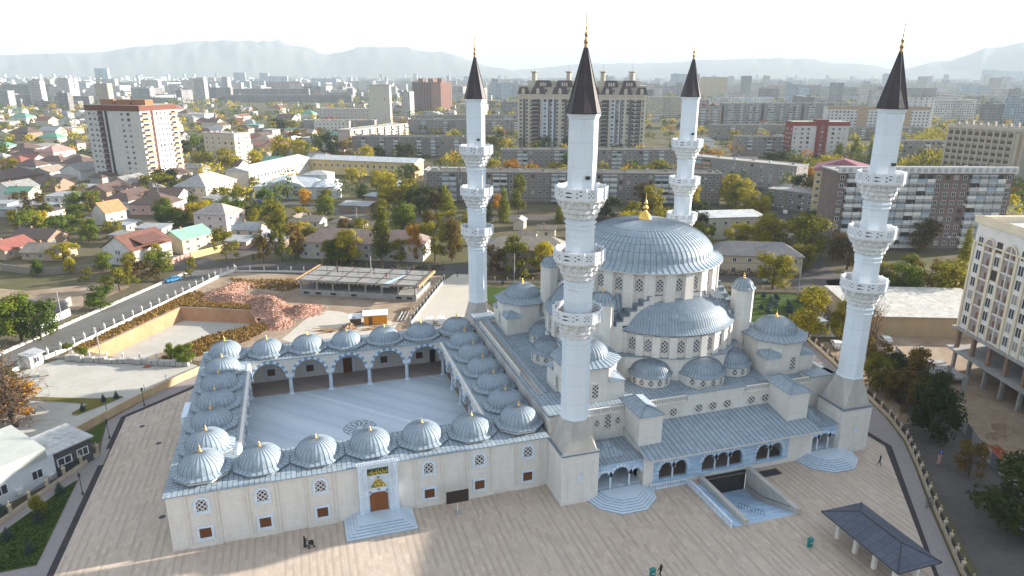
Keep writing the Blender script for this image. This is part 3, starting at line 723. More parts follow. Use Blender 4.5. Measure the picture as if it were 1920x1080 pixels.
# the four half domes with their exedrae
HC,HR=7.2,13.1   # arc centre behind the wall plane, radius
def exedra(k,mx,my,nx,ny,R,zb=ZT,ze=12.0,zt=14.15):
    ang=math.atan2(ny,nx); n=7
    b=MB(); pts=[(mx+R*math.cos(ang-PI/2+PI*i/n),my+R*math.sin(ang-PI/2+PI*i/n)) for i in range(n+1)]
    b.prism(pts,zb,ze); rotz(b,k); e=P('exedra',b,[M['stone']])
    b=MB(); pr=[(R+.28,ze+.02),(R-.25,ze+.34)]+[((R-.3)*math.cos(t),ze+.36+(zt-ze-.36)*math.sin(t)) for t in [PI/2*i/8 for i in range(1,8)]]+[(.02,zt)]
    ribbed(b,pr,22,(mx,my),ang-PI/2,ang+PI/2,rw=.045,rh=.07); b.lathe([(R,ze-.06),(R+.28,ze-.05),(R+.28,ze+.02)],22,(mx,my),ang-PI/2,ang+PI/2,m=1)
    rotz(b,k); sub(b.build('half_dome',[M['lead'],M['seam']]),e)
    for i in range(n):
        if i in (0,n-1): continue
        a=ang-PI/2+PI*(i+.5)/n; rr=R*math.cos(PI/2/n)+.004
        x,y,z=rotp((mx+rr*math.cos(a),my+rr*math.sin(a),ZT+.75),k); window(ms,'small',(x,y,z),a+PI/2+k*PI/2)
for k in range(4):
    yc=yw
    sc=1.0 if k%2==0 else 1.0
    f=MB(); P_=[(XC-11.2,yc),(XC-10.0,yc-1.7),(XC-2.0,yc-5.5),(XC+6.4,yc-5.6),(XC+11.6,yc-1.9),(XC+12.0,yc)]
    f.prism(P_,ZT,14.3); rotz(f,k); P('half_dome_base',f,[M['stone']])
    f=MB(); f.prism([(XC+(x-XC)*1.02,yc+(y-yc)*1.04) for x,y in P_],14.302,14.42); 
    rotz(f,k); P('half_dome_ledge',f,[M['lead_x']])
    hx,hy=XC+1.0,yc+HC; RB=HR-.55; am=math.acos((HC-.05)/RB); n=24
    b=MB(); b.lathe([(RB,14.42),(RB,18.3)],n,(hx,hy),-PI/2-am,-PI/2+am)
    nw_=9; wins=[-PI/2-am+2*am*(i+.5)/nw_ for i in range(nw_)]
    for i in range(nw_+1):
        a=-PI/2-am+2*am*i/nw_; b.T=Matrix.Translation((hx+RB*math.cos(a),hy+RB*math.sin(a),0))@Matrix.Rotation(a,4,'Z'); b.box(-.5,.42,-.62,.62,14.42,18.1); b.T=None
    rotz(b,k); P('half_drum',b,[M['stone']])
    for a in wins:
        x,y,z=rotp((hx+(RB+.02)*math.cos(a),hy+(RB+.02)*math.sin(a),14.9),k); window(ms,'drum',(x,y,z),a+PI/2+k*PI/2)
    pr=[(HR,18.42),(HR-.55,18.7),(HR-.95,19.05)]; b=MB(); n=46; aM=math.acos((HC+.02)/HR); m_=10
    def zprof(r):
        q=(HR-1.05); return 18.75+5.6*math.sqrt(max(0,1-(r/q)**2)) if r<q else 18.9
    def ring(j,i):
        a=-PI/2-aM+2*aM*i/n; rmin=HC/max(.05,math.cos(a+PI/2))
        if j<3: r,z=pr[j]; r=max(r,rmin)
        else:
            r1=HR-1.1; r0=rmin; f=(j-2)/m_; r=r1+(r0-r1)*f if r1>r0 else r0; z=max(19.1,zprof(r)) if r1>r0 else 19.1
        return Vector((hx+r*math.cos(a),hy+r*math.sin(a),z))
    J=3+m_; vs=[ring(j,i) for j in range(J) for i in range(n+1)]
    b.mesh_add(vs,[(j*(n+1)+i,j*(n+1)+i+1,(j+1)*(n+1)+i+1,(j+1)*(n+1)+i) for j in range(J-1) for i in range(n)],0)
    for i in range(1,n):
        for j in range(J-1):
            p,q=ring(j,i),ring(j+1,i)
            if (p-q).length>.08: b.tube(p+Vector((0,0,.02)),q+Vector((0,0,.02)),.045,4,1)
    for i in range(n):
        p,q=ring(0,i),ring(0,i+1); dz=Vector((0,0,-.14)); b.add([p+dz,q+dz,q,p],1)
        ctr=Vector((hx,hy,0)); pi=ctr+(p-ctr)*.94; qi=ctr+(q-ctr)*.94; pi.z=qi.z=18.24; b.add([qi,pi,p+dz,q+dz][::-1],1)
    rotz(b,k); P('half_dome',b,[M['lead'],M['seam']])
    exedra(k,XC-6.2,yc-3.5,-.43,-.9,3.4); exedra(k,XC+2.2,yc-5.55,0,-1,3.9); exedra(k,XC+9.2,yc-3.7,.52,-.86,3.3)
# ------------------------------------------------------------------ ground, plaza, roads
from mathutils.geometry import tessellate_polygon
POLYS=[]
def sheet(name,outer,z,mat,holes=(),kind='structure',label=None,cat=None):
    if name!='ground': POLYS.append((name,outer))
    mb=MB(); loops=[[Vector((x,y,z)) for x,y in outer]]+[[Vector((x,y,z)) for x,y in h] for h in holes]
    flat=[v for l in loops for v in l]
    for t in tessellate_polygon(loops):
        a,b,c=[flat[i] for i in t]
        if (b-a).cross(c-a).z<0: b,c=c,b
        mb.add([a,b,c])
    o=mb.build(name,[mat]); 
    if kind: o['kind']=kind
    if label: tag(o,label,cat)
    return o
def slabby(name,outer,z,h,mat,label=None,cat=None,kind='structure'):
    mb=MB(); mb.prism(outer,z,z+h); o=mb.build(name,[mat]); o['kind']=kind
    if label: tag(o,label,cat)
    return o
def ground_mat():
    m,nt,b=newmat('dry_city_ground'); g=G(nt); v=g.coord()
    n=g.noise(v,.02,6.,.65); n2=g.noise(v,.25,5.,.7); n3=g.noise(v,.004,4.,.6)
    c=g.ramp(n,[(.30,(.085,.072,.045)),(.48,(.15,.12,.08)),(.62,(.095,.095,.035)),(.75,(.20,.165,.11))])
    c=g.mix(g.ramp(n2,[(.35,0.),(.7,.5)]),c,(.075,.068,.042))
    c=g.mix(g.ramp(n3,[(.35,0.),(.65,.45)]),c,(.085,.09,.03))
    g.l(c,b.inputs['Base Color']); b.inputs['Roughness'].default_value=.95; b.inputs['Specular IOR Level'].default_value=.1; return m
def plaza_mat(name,c1,c2,c3,bias=0.):
    m,nt,b=newmat(name); g=G(nt); v=g.coord(); x,y,z=g.sep(v)
    br=g.brick(g.comb(y,x),c1,c2,c3,1.05,.48,.012,.37,bias)
    def wn(a,c):
        row=g.n('ShaderNodeTexWhiteNoise',noise_dimensions='2D'); g.l(g.comb(a,c),row.inputs['Vector']); return row.outputs['Value']
    rx=g.math('FLOOR',g.math('DIVIDE',x,.96)); seg=g.math('FLOOR',g.math('DIVIDE',g.math('ADD',y,g.math('MULTIPLY',wn(rx,3.),40.)),4.2))
    fx=g.math('LESS_THAN',g.math('FRACT',g.math('DIVIDE',x,.96)),.34)
    r=g.math('MULTIPLY',fx,g.math('GREATER_THAN',wn(rx,seg),.42)); r2=wn(g.math('FLOOR',g.math('DIVIDE',x,.48)),g.math('FLOOR',g.math('DIVIDE',y,1.05)))
    c=g.mix(g.math('MULTIPLY',r,.55),br[0],tuple(q*.62 for q in c2))
    c=g.mix(g.ramp(r2,[(.2,.28),(.8,0.)]),c,c3)
    n=g.noise(v,.22,6.,.7); n2=g.noise(v,2.6,5.,.75); n3=g.noise(v,.06,4.,.6)
    c=g.mix(g.ramp(n,[(.4,0.),(.72,.45)]),c,tuple(q*.72 for q in c2)); c=g.mix(g.ramp(n2,[(.5,0.),(.75,.4)]),c,c3); c=g.mix(g.ramp(n3,[(.35,0.),(.65,.25)]),c,(c1[0]*.9,c1[1]*.95,c1[2]*1.05))
    g.l(c,b.inputs['Base Color']); b.inputs['Roughness'].default_value=.6; b.inputs['Specular IOR Level'].default_value=.25; return m
def paver_mat(name,c1,c2,mo,bw,bh):
    m,nt,b=newmat(name); g=G(nt); v=g.coord(); x,y,z=g.sep(v); br=g.brick(g.comb(x,y),c1,c2,mo,bw,bh,.02)
    n=g.noise(v,.5,5.,.7); c=g.mix(g.ramp(n,[(.35,0.),(.7,.35)]),br[0],tuple(q*.75 for q in c2))
    g.l(c,b.inputs['Base Color']); b.inputs['Roughness'].default_value=.85; b.inputs['Specular IOR Level'].default_value=.15; return m
def patchy(name,stops,s1,s2,amt=.4,dark=(.1,.1,.1),rough=.9,bump=0.):
    m,nt,b=newmat(name); g=G(nt); v=g.coord(); n=g.noise(v,s1,6.,.7); n2=g.noise(v,s2,5.,.7)
    c=g.mix(g.ramp(n2,[(.45,0.),(.72,amt)]),g.ramp(n,stops),dark); g.l(c,b.inputs['Base Color']); b.inputs['Roughness'].default_value=rough; b.inputs['Specular IOR Level'].default_value=.12
    if bump: g.l(g.bump(n2,.3,bump),b.inputs['Normal'])
    return m
M['ground']=ground_mat()
M['plaza']=plaza_mat('travertine_plaza',(.56,.455,.365),(.47,.375,.295),(.34,.26,.205))
M['band']=paver_mat('dark_granite_band',(.045,.04,.045),(.06,.05,.055),(.02,.02,.02),.6,.6)
M['pavers']=paver_mat('grey_pavers',(.33,.29,.28),(.28,.25,.25),(.17,.15,.15),.4,.2)
M['asphalt']=patchy('worn_asphalt',[(.3,(.115,.11,.105)),(.7,(.165,.16,.15))],.15,.9,.35,(.08,.078,.075))
M['asphalt_dark']=patchy('dark_asphalt',[(.3,(.085,.076,.072)),(.7,(.125,.112,.106))],.2,1.,.3,(.045,.04,.04))
M['concrete_yard']=patchy('pale_concrete',[(.3,(.36,.34,.30)),(.7,(.46,.44,.40))],.12,.8,.3,(.28,.25,.21))
M['driveway']=patchy('sandy_concrete',[(.3,(.42,.38,.32)),(.7,(.50,.46,.40))],.1,.6,.2,(.33,.29,.24))
M['soil']=patchy('sandy_soil',[(.3,(.20,.14,.095)),(.5,(.30,.225,.16)),(.7,(.38,.31,.24))],.12,.9,.4,(.17,.12,.085),.95,.4)
M['clay']=patchy('clay_bank',[(.3,(.36,.19,.10)),(.7,(.50,.29,.17))],.3,2.,.35,(.26,.15,.09),.95,.6)
M['drygrass']=patchy('dry_grass',[(.3,(.26,.15,.035)),(.55,(.34,.21,.06)),(.75,(.16,.13,.035))],.5,2.5,.5,(.11,.08,.03),.95,.8)
M['lawn']=patchy('lawn',[(.3,(.035,.062,.012)),(.6,(.06,.092,.016)),(.8,(.095,.11,.025))],.35,4.,.45,(.03,.045,.012),.95,.6)
M['lawn_yellow']=patchy('yellowing_lawn',[(.3,(.10,.10,.02)),(.6,(.17,.14,.03)),(.8,(.06,.08,.015))],.6,4.,.4,(.05,.06,.015),.95,.6)
M['concrete']=plain('grey_concrete',(.30,.29,.28),.85,.2,.5); M['kerb']=plain('kerb_stone',(.40,.38,.36),.85,.12,1.)
M['whitewash']=plain('whitewashed_wall',(.62,.60,.57),.8,.1,.8); M['sandwall']=plain('sand_coloured_wall',(.47,.34,.20),.8,.15,.6)
M['sandstone']=plain('sandstone_post',(.45,.37,.27),.8,.12,1.)
HS=[(70.2,-21.8),(78.6,-21.8),(78.6,-10.6),(70.2,-10.6)]
HP=[(-32.6,75.8),(-16.6,102.6),(3.6,93.2),(4.4,84.0),(-8.0,78.2),(-20.4,65.6)]
sheet('ground',[(-30000,-9000),(30000,-9000),(30000,40000),(-30000,40000)],-.06,M['ground'],[HS,HP])
plz=[(-18.1,-75),(85,-75),(95.5,-39),(110.4,-6.9),(112,4),(112,52),(96,60),(52,58),(44,57),(36,56),(-2,54),(-7.4,48.4),(-17.6,38.6),(-17.6,26.9),(-17.7,21.5),(-17.5,-5)]
plz=[(-17.5,-75),(72,-75),(86.0,-38.0),(105.4,-10.6),(105.4,4),(105.4,52),(96,58),(-2,58),(-7.7,48.1),(-17.6,38.4),(-17.6,21.5)]
sheet('plaza',plz,.0,M['plaza'],[HS])
sheet('plaza_band',[(-18.5,38.8),(-18.5,27.0),(-17.65,27.0),(-17.65,38.3),(-7.7,47.4),(-1.5,55),(-1.5,56.2),(-8.1,48.5)],.008,M['band'])
sheet('plaza_band',[(-18.5,21.8),(-18.3,-75),(-17.5,-75),(-17.6,21.8)],.012,M['band'])
sheet('plaza_band',[(105.3,6),(105.3,-10.7),(85.9,-38.2),(73,-75),(74.4,-75),(87.0,-37.5),(106.4,-11.0),(106.4,6)],.016,M['band'])
sheet('walkway',[(-17.9,-75),(-17.9,39),(-7.9,48.6),(-1.6,56.4),(-4,58),(-12.6,49.8),(-20.5,37.9),(-19.6,29.5),(-19.0,25.6),(-28.0,8.3),(-28,-75)],-.02,M['pavers'])
sheet('walkway',[(74,-75),(87.0,-37.5),(106.3,-11.0),(106.3,52),(124,52),(125.6,32.3),(121.9,20.5),(118.6,11.6),(113.3,-3.1),(109.7,-10.2),(105.3,-16.5),(97.7,-26.5),(89.8,-37.8),(78,-58),(74,-75)],-.02,M['pavers'])
sheet('lawn',[(-20.4,18.3),(-20.2,-2.0),(-24.4,-2.2),(-27.4,5.8),(-21.6,16.6)],.05,M['lawn'])
sheet('lawn',[(-20.5,37.7),(-19.9,29.9),(-24.4,30.4),(-22.0,35.6)],.05,M['lawn'])
sheet('concrete_yard',[(-50,40),(-49,62),(-37.0,72),(-9.5,61.2),(-6.0,57.5),(-12.8,50.2),(-20.8,39.5),(-26,32.5),(-34,27)],-.015,M['concrete_yard'])
isl=MB(); isl.prism([(-36.6,51.6),(-36.2,52.6),(-24,48.0),(-20.2,48.0),(-19.7,47.4),(-20.6,46.4),(-26.0,41.7),(-27.0,42.0),(-27.3,42.9),(-25.5,46.2)],-.01,.13,1,0)
structure('traffic_island',isl,[M['lawn_yellow'],M['kerb']])
road_l=[(-75,22),(-49.8,77.2),(-39.8,97.5),(-22.9,129.7),(-17.5,140.5),(-2,137.2),(-5.3,134.2),(-8.8,131.2),(-18.9,110.6),(-28.0,94.1),(-36.0,79.0),(-45,66),(-62,22)]
sheet('road',road_l,-.03,M['asphalt'])
sheet('road',[(-17.5,140.5),(-2,146.2),(20.7,138.1),(64,122.8),(112,104.6),(135,93.6),(166,81),(171,72),(153,72.5),(112,89.5),(62,111),(23,122.6),(-3,134.4)],-.026,M['asphalt_dark'])
sheet('road',[(-2,146),(-22,141),(-40,180),(-60,230),(-78,280),(-70,284),(-50,232),(-30,185),(-12,150)],-.034,M['asphalt_dark'])
sheet('road',[(171,72),(153,72.5),(141,50),(128,22),(115.2,-4),(107.0,-16.6),(92,-38.6),(77,-75),(92,-75),(104,-44),(116,-24),(125.5,-7),(139,22),(154,54),(167,75)],-.022,M['asphalt_dark'])
sheet('road',[(160,76),(173.8,110),(206.7,150),(240,210),(300,330),(380,480),(390,476),(310,324),(248,206),(216,140),(190,108),(172,74)],-.038,M['asphalt_dark'])
sheet('road',[(-12,158),(20,190),(38,208),(70,202),(130,188),(150,176),(146,168),(126,180),(70,194),(42,199),(26,186),(-4,153)],-.03,M['asphalt_dark'])
sheet('road',[(40,207),(20,240),(-8,262),(-50,255),(-84,232),(-86,240),(-52,265),(-4,270),(28,246),(47,210)],-.035,M['asphalt'])
sheet('driveway',[(39.8,72),(55.9,106.5),(60,112),(64,110.5),(60.5,84),(62,68),(57,60),(41,59),(38,64)],-.01,M['driveway'])
sheet('sandy_lot',[(-92,150),(-60,131),(-38,134),(-33,127),(-42,108),(-58,112),(-100,128)],-.035,M['soil'])
sheet('building_site',[(-36.5,78.6),(-9,131),(-4.6,134.6),(14,125.4),(24,121.5),(57,111),(40,73.5),(37,62),(-8,62.3),(-35.8,73.2)],-.04,M['soil'],[HP])
sheet('site_yard',[(9,70),(18,90),(24,86),(28,80),(37,74),(34,66),(14,64)],-.02,M['driveway'])
sheet('lawn',[(66,66),(62.5,82),(63.5,97),(76,92),(112,78),(113,64),(96,62)],.03,M['lawn'])
sheet('lawn',[(121,45.5),(128,71.5),(151,62.6),(137.5,43.5)],.04,M['lawn'])
sheet('walkway',[(104,44),(120,43),(139,42),(134,33),(120,38),(108,38)],-.012,M['driveway'])
sheet('building_site',[(128,-4),(136,14),(147,34),(190,20),(170,-60),(110,-60),(112,-34)],-.045,M['soil'])
sheet('verge',[(113.5,-5),(117.5,3),(123.5,19),(127,31),(130,31),(127,18),(121,3),(116.5,-6.5)],.0,M['soil'])
# excavation pit
pit=MB(); n=len(HP); cxp=sum(p[0] for p in HP)/n; cyp=sum(p[1] for p in HP)/n
lowp=[(cxp+(x-cxp)*.955,cyp+(y-cyp)*.94) for x,y in HP]
for i in range(n):
    j=(i+1)%n; K=10
    for a in range(K):
        f0,f1=a/K,(a+1)/K
        L=lambda p,q,f:(p[0]+(q[0]-p[0])*f,p[1]+(q[1]-p[1])*f)
        t0,t1=L(HP[i],HP[j],f0),L(HP[i],HP[j],f1); b0,b1=L(lowp[i],lowp[j],f0),L(lowp[i],lowp[j],f1)
        pit.add([(*t0,-.05),(*t1,-.05),(*b1,-3.4),(*b0,-3.4)],0)
pit.add([(*p,-3.4) for p in lowp],1)
structure('excavation_pit',pit,[M['clay'],M['concrete_yard']])
tr=MB(); tr.box(-16.2,-12.0,75.2,77.0,-3.36,-3.3); structure('pit_trench',tr,[M['dark']])
def strip(name,pts,w,z,mat,kind='structure'):
    a=[];b=[]
    for i,p in enumerate(pts):
        q=Vector(pts[min(i+1,len(pts)-1)])-Vector(pts[max(i-1,0)]); q.normalize(); nn=Vector((-q.y,q.x))*w
        a.append((p[0]+nn.x,p[1]+nn.y)); b.append((p[0]-nn.x,p[1]-nn.y))
    return sheet(name,a+b[::-1],z,mat,kind=kind)
# grass tufts: real blades on banks and lawns
def tufts(name,poly,n,h,w,mat,z0,label,cat):
    rr=random.Random(hash(name)%999+n); mb=MB(); xs=[p[0] for p in poly]; ys=[p[1] for p in poly]; c=0
    def inside(x,y):
        r=False; j=len(poly)-1
        for i in range(len(poly)):
            xi,yi=poly[i]; xj,yj=poly[j]
            if (yi>y)!=(yj>y) and x<(xj-xi)*(y-yi)/(yj-yi)+xi: r=not r
            j=i
        return r
    while c<n:
        x,y=rr.uniform(min(xs),max(xs)),rr.uniform(min(ys),max(ys))
        if not inside(x,y): continue
        c+=1; hh=h*rr.uniform(.5,1.3)
        for k in range(3):
            a=rr.uniform(0,2*PI); ww=w*rr.uniform(.6,1.3); dx,dy=math.cos(a)*ww,math.sin(a)*ww; lx,ly=rr.uniform(-.3,.3)*hh,rr.uniform(-.3,.3)*hh
            mb.add([(x-dx,y-dy,z0),(x+dx,y+dy,z0),(x+lx+dx*.3,y+ly+dy*.3,z0+hh)],0)
    o=mb.build(name,[mat]); tag(o,label,cat,kind='stuff'); return o
bank=[(-36.0,78.0),(-33,76.5),(-16.9,103.4),(3.4,94.2),(5,97),(-9,104),(-13,116),(-16,116)]
tufts('dry_grass',bank,2600,.55,.22,M['drygrass'],-.05,'yellow dry grass on the bank round the excavation','grass')
tufts('dry_grass',[(-16,66),(-8,77.5),(4.6,83.5),(7,80),(2,72),(-6,66),(-12,63.5)],1500,.6,.25,M['drygrass'],-.05,'yellow dry grass between the excavation and the courtyard domes','grass')
tufts('dry_grass',[(0,124),(12,121),(15,112),(10,108),(-3,118),(-6,128)],700,.6,.25,M['drygrass'],-.05,'dry grass strip behind the rubble heaps','grass')
tufts('grass',[(-20.5,18.0),(-20.3,-1.9),(-24.2,-2.0),(-27.1,5.8),(-21.7,16.3)],2200,.12,.10,M['lawn'],.05,'short green lawn in the front corner of the plaza','grass')
# plaza manholes
for x,y in ((-14.2,33.8),(-10.5,26.5),(-6.7,4.2)):
    b=MB(); b.lathe([(.001,.03),(.42,.03),(.46,.004)],14,(x,y)); tag(b.build('manhole_cover',[M['iron']]),{33.8:'round dark manhole cover nearest the folded bend of the dark paving band',26.5:'round dark manhole cover beside the middle of the left domes',4.2:'round dark manhole cover closest to the courtyard front corner'}[y],'manhole cover')
# sunken stairs to the basement door
t=thing('sunken_stairs','sunken marble stairway going down to a dark basement door under the porch','stairway',(74.4,-16,0))
b=MB()
for k in range(16):
    b.box(70.5,78.3,-21.8+.5*k,-21.8+.5*(k+1),-3.3,-.19*k,0)
b.box(70.5,78.3,-13.8,-10.2,-3.3,-2.95,0); b.build('stairs',[M['marble']],t)
for x0,x1,nm in ((69.8,70.5,0),(78.3,79.0,1)):
    b=MB(); b.box(x0,x1,-22.0,-10.6,-3.3,.95); b.build('side_wall',[M['concrete_stone']],t)
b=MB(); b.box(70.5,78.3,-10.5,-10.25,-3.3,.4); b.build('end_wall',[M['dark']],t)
for y0,z0,n_ in ((-20.5,-.4,5),(-17.5,-1.6,5)):
    b=MB()
    p0=(74.2,y0,z0+.9); p1=(74.2,y0+2.6,z0-.1+.0); b.tube((74.2,y0,z0+.8),(74.2,y0+2.6,z0-.2),.035,5)
    for k in range(5): f=k/4; b.tube((74.2,y0+2.6*f,z0+.8-f),(74.2,y0+2.6*f,z0-.4-f),.03,4)
    b.build('handrail',[M['iron']],t)
b=MB(); b.tube((78.2,-21,.7),(78.2,-15,-1.5),.04,5); b.tube((78.2,-15,-1.5),(78.2,-11,-2.0),.04,5); b.build('wall_handrail',[M['iron']],t)
b=MB()
for k in range(10): b.box(68.35,69.78,-21.8+1.05*k,-21.8+1.05*(k+1),0,.06+.001*k)
b.build('side_ramp',[M['marble']],t)
bt=thing('marble_balustrade','white marble balustrade along the side ramp and below the porch arches','balustrade',(68,-16,0))
b=MB(); balcol(b,-21.8,-10.4,68.0,.0,.95,.42); b.build('ramp_run',[M['marble_plain']],bt)
b=MB(); balrow(b,61.6,68.0,-10.4,.0,.95,.42); b.build('porch_run',[M['marble_plain']],bt)
gr=MB(); gr.box(80.2,83.4,-12.6,-11.0,.0,.05); tag(gr.build('floor_grate',[M['iron']]),'dark ventilation grate set in the plaza by the sunken stairs','grate')
# ------------------------------------------------------------------ street furniture of the plaza
M['teal']=plain('teal_plastic',(.01,.17,.16),.4,.15,2.)
M['tile_roof']=paver_mat('slate_blue_roof_tiles',(.105,.115,.15),(.085,.095,.125),(.04,.04,.05),1.5,1.1)
def hip(mb,A,z0,ridge,z1,m=0):
    a,b,c,d=A; r0,r1=ridge
    mb.add([(*a,z0),(*b,z0),(*r0,z1)],m); mb.add([(*b,z0),(*c,z0),(*r1,z1),(*r0,z1)],m); mb.add([(*c,z0),(*d,z0),(*r1,z1)],m); mb.add([(*d,z0),(*a,z0),(*r0,z1),(*r1,z1)],m)
t=thing('pavilion','open pavilion with a long hipped grey tile roof on square pillars','pavilion',(81.8,-32.4,0))
b=MB(); A=[(78.5,-38.9),(85.2,-38.9),(85.2,-26.2),(78.5,-26.2)]
hip(b,A,3.42,((81.85,-35.9),(81.85,-29.2)),4.75,0); b.prism(A,3.25,3.41,1); b.tube((81.85,-35.9,4.77),(81.85,-29.2,4.77),.09,5,1)
for a_,r_ in ((A[0],(81.85,-35.9)),(A[1],(81.85,-35.9)),(A[2],(81.85,-29.2)),(A[3],(81.85,-29.2))): b.tube((*a_,3.45),(*r_,4.77),.07,5,1)
b.build('roof',[M['tile_roof'],M['iron']],t)
for x in (80.2,83.6):
    for y in (-37.2,-34.1,-31.0,-27.9): b=MB(); b.box(x-.24,x+.24,y-.24,y+.24,0,3.25); b.build('pillar',[M['stone_plain']],t)
def bin_(x,y,label,rz):
    t=thing('litter_bin',label,'litter bin',(x,y,0),rz)
    b=MB(); b.prism([(-.3,-.22),(.3,-.22),(.34,-.1),(.34,.14),(.28,.24),(-.28,.24),(-.34,.14),(-.34,-.1)],.06,1.1); o=b.build('body',[M['teal']]); o.parent=t
    b=MB(); b.prism([(-.36,-.27),(.36,-.27),(.36,.28),(-.36,.28)],1.1,1.22); o=b.build('lid',[M['teal']]); o.parent=t
    b=MB(); b.box(-.12,.12,-.235,-.22,.55,.75); o=b.build('sticker',[M['whitewash']]); o.parent=t
bin_(75.5,-28.2,'teal green litter bin beside the open pavilion',.2); bin_(52.9,-27.2,'teal green litter bin at the bottom edge near the shaded plaza middle',.1)
t=thing('notice_board','dark brown display board on a thin white post by the courtyard wall','board',(33.0,-7.3,0))
b=MB(); b.box(31.4,34.6,-7.36,-7.26,1.75,3.65); b.build('panel',[plain('brown_board',(.035,.022,.02),.6,.1,1.)],t)
b=MB(); b.box(32.93,33.07,-7.25,-7.15,0,3.9); b.build('post',[M['whitewash']],t)
b=MB(); b.prism([(32.5,-7.6),(33.4,-7.7),(33.5,-7.0),(32.6,-6.9)],0,.3); b.build('foot',[M['concrete']],t)
def lamp(x,y,label):
    t=thing('street_lamp',label,'street lamp',(x,y,0),0,'black lanterns along the plaza walkway')
    b=MB(); b.lathe([(.16,0),(.16,.25),(.09,.45),(.06,.6),(.05,2.9),(.08,3.0)],8,(x,y)); b.tube((x-.35,y,2.9),(x+.35,y,2.9),.03,5); b.build('post',[M['iron']],t)
    b=MB(); b.lathe([(.08,3.0),(.17,3.1),(.2,3.5),(.02,3.7)],8,(x,y)); b.build('lantern',[M['iron']],t)
lamp(-18.7,30.8,'black lantern post beside the small shaded lawn strip'); lamp(-15.3,42.5,'black lantern post along the tan wall, farthest along the walkway'); lamp(-18.7,13.6,'black lantern post at the tip of the front lawn')
# ------------------------------------------------------------------ people (one continuous body each)
def person(x,y,rz,label,cloth,pose,skin=None):
    t=thing('person',label,'person',(x,y,0),rz)
    if pose=='walk':
        V=[((0,0,.95),.15),((0,0,1.25),.17),((0,0,1.45),.12),((0,0,1.55),.06),((0,.01,1.66),.11),((0,.01,1.76),.07),
           ((.11,0,.88),.11),((.14,.18,.48),.075),((.15,.30,.07),.05),((.15,.40,.04),.045),((-.11,0,.88),.11),((-.14,-.1,.48),.075),((-.16,-.32,.10),.05),((-.16,-.24,.04),.045),
           ((.22,0,1.42),.075),((.40,.02,1.2),.055),((.56,.12,1.12),.04),((-.22,0,1.42),.075),((-.42,.0,1.22),.055),((-.55,.1,1.10),.04)]
        E=[(0,1),(1,2),(2,3),(3,4),(4,5),(0,6),(6,7),(7,8),(8,9),(0,10),(10,11),(11,12),(12,13),(2,14),(14,15),(15,16),(2,17),(17,18),(18,19)]
    else:
        V=[((0,0,.85),.2),((0,0,1.2),.18),((0,0,1.42),.12),((0,0,1.52),.065),((0,.02,1.62),.115),((0,.02,1.71),.08),((0,0,.45),.27),((0,0,.06),.33),
           ((.2,0,1.38),.075),((.25,.22,1.15),.055),((.2,.5,1.05),.04),((-.2,0,1.38),.075),((-.25,.22,1.15),.055),((-.2,.5,1.05),.04)]
        E=[(0,1),(1,2),(2,3),(3,4),(4,5),(0,6),(6,7),(2,8),(8,9),(9,10),(2,11),(11,12),(12,13)]
    me=bpy.data.meshes.new('body'); me.from_pydata([v for v,r in V],E,[]); me.materials.append(cloth)
    o=bpy.data.objects.new('body',me); col.objects.link(o); o.parent=t
    md=o.modifiers.new('skin','SKIN'); sv=me.skin_vertices[0].data if me.skin_vertices else None
    if sv is None:
        bpy.context.view_layer.objects.active=o; bpy.ops.mesh.customdata_skin_add(); sv=me.skin_vertices[0].data
    for i,(v,r) in enumerate(V): sv[i].radius=(r,r*.85)
    sv[0].use_root=True; o.modifiers.new('sub','SUBSURF').levels=1; o.modifiers['sub'].render_levels=1
    hz=1.70 if pose=='walk' else 1.66
    b=MB(); b.lathe([(.125,hz-.1),(.135,hz),(.10,hz+.09),(.01,hz+.13)],10,(0,-.02)); h=b.build('hair' if pose=='walk' else 'headscarf',[skin]); h.parent=t
    return t
M['black_cloth']=plain('black_cloth',(.012,.011,.014),.8,.2,3.); M['red_scarf']=plain('dark_red_scarf',(.10,.02,.02),.8,.2,3.); M['hair']=plain('black_hair',(.01,.009,.008),.6,.1,3.)
M['blue_cloth']=plain('blue_cloth',(.05,.09,.2),.8,.2,3.)
person(99.7,-15.2,.6,'person in black walking alone near the right marble steps','',  'walk',M['hair']) if False else person(99.7,-15.2,.6,'person in black walking with arms out near the right marble steps',M['black_cloth'],'walk',M['hair'])
person(12.2,-8.6,-1.3,'person in long black robe and red headscarf pushing a stroller',M['black_cloth'],'stand',M['red_scarf'])
person(53.9,-27.4,.3,'person in dark clothes beside the teal bin at the bottom edge',M['black_cloth'],'walk',M['hair'])
person(60.2,108.6,1.2,'person in dark clothes walking on the road behind the driveway gate',M['black_cloth'],'walk',M['hair'])
for px_,py_,lb,cl in ((37.5,98.4,'worker in dark red standing on the concrete deck beside the blue sheet',M['red_scarf']),(24.8,108.0,'worker in dark clothes standing mid deck near the tall pole',M['black_cloth']),(43.5,99.5,'worker in blue at the far right of the unfinished deck',M['blue_cloth'])):
    t=person(px_,py_,.5,lb,cl,'walk',M['hair']); t.location.z=4.4
t=thing('stroller','black pushchair pushed across the plaza','stroller',(12.75,-8.75,0),-1.3)
def lp(mb,n,mats): o=mb.build(n,mats); o.parent=t; return o
b=MB(); b.lathe([(.02,.45),(.24,.5),(.28,.75),(.2,.95),(.02,1.02)],10,(0,.25),sy=1.3); lp(b,'seat_hood',[M['black_cloth']])
b=MB(); b.tube((-.2,-.35,1.0),(.2,-.35,1.0),.02); 
for s_ in (-1,1): b.tube((s_*.2,-.35,1.0),(s_*.25,.55,.15),.02); b.tube((s_*.2,.1,.6),(s_*.25,-.1,.15),.02)
lp(b,'frame',[M['iron']])
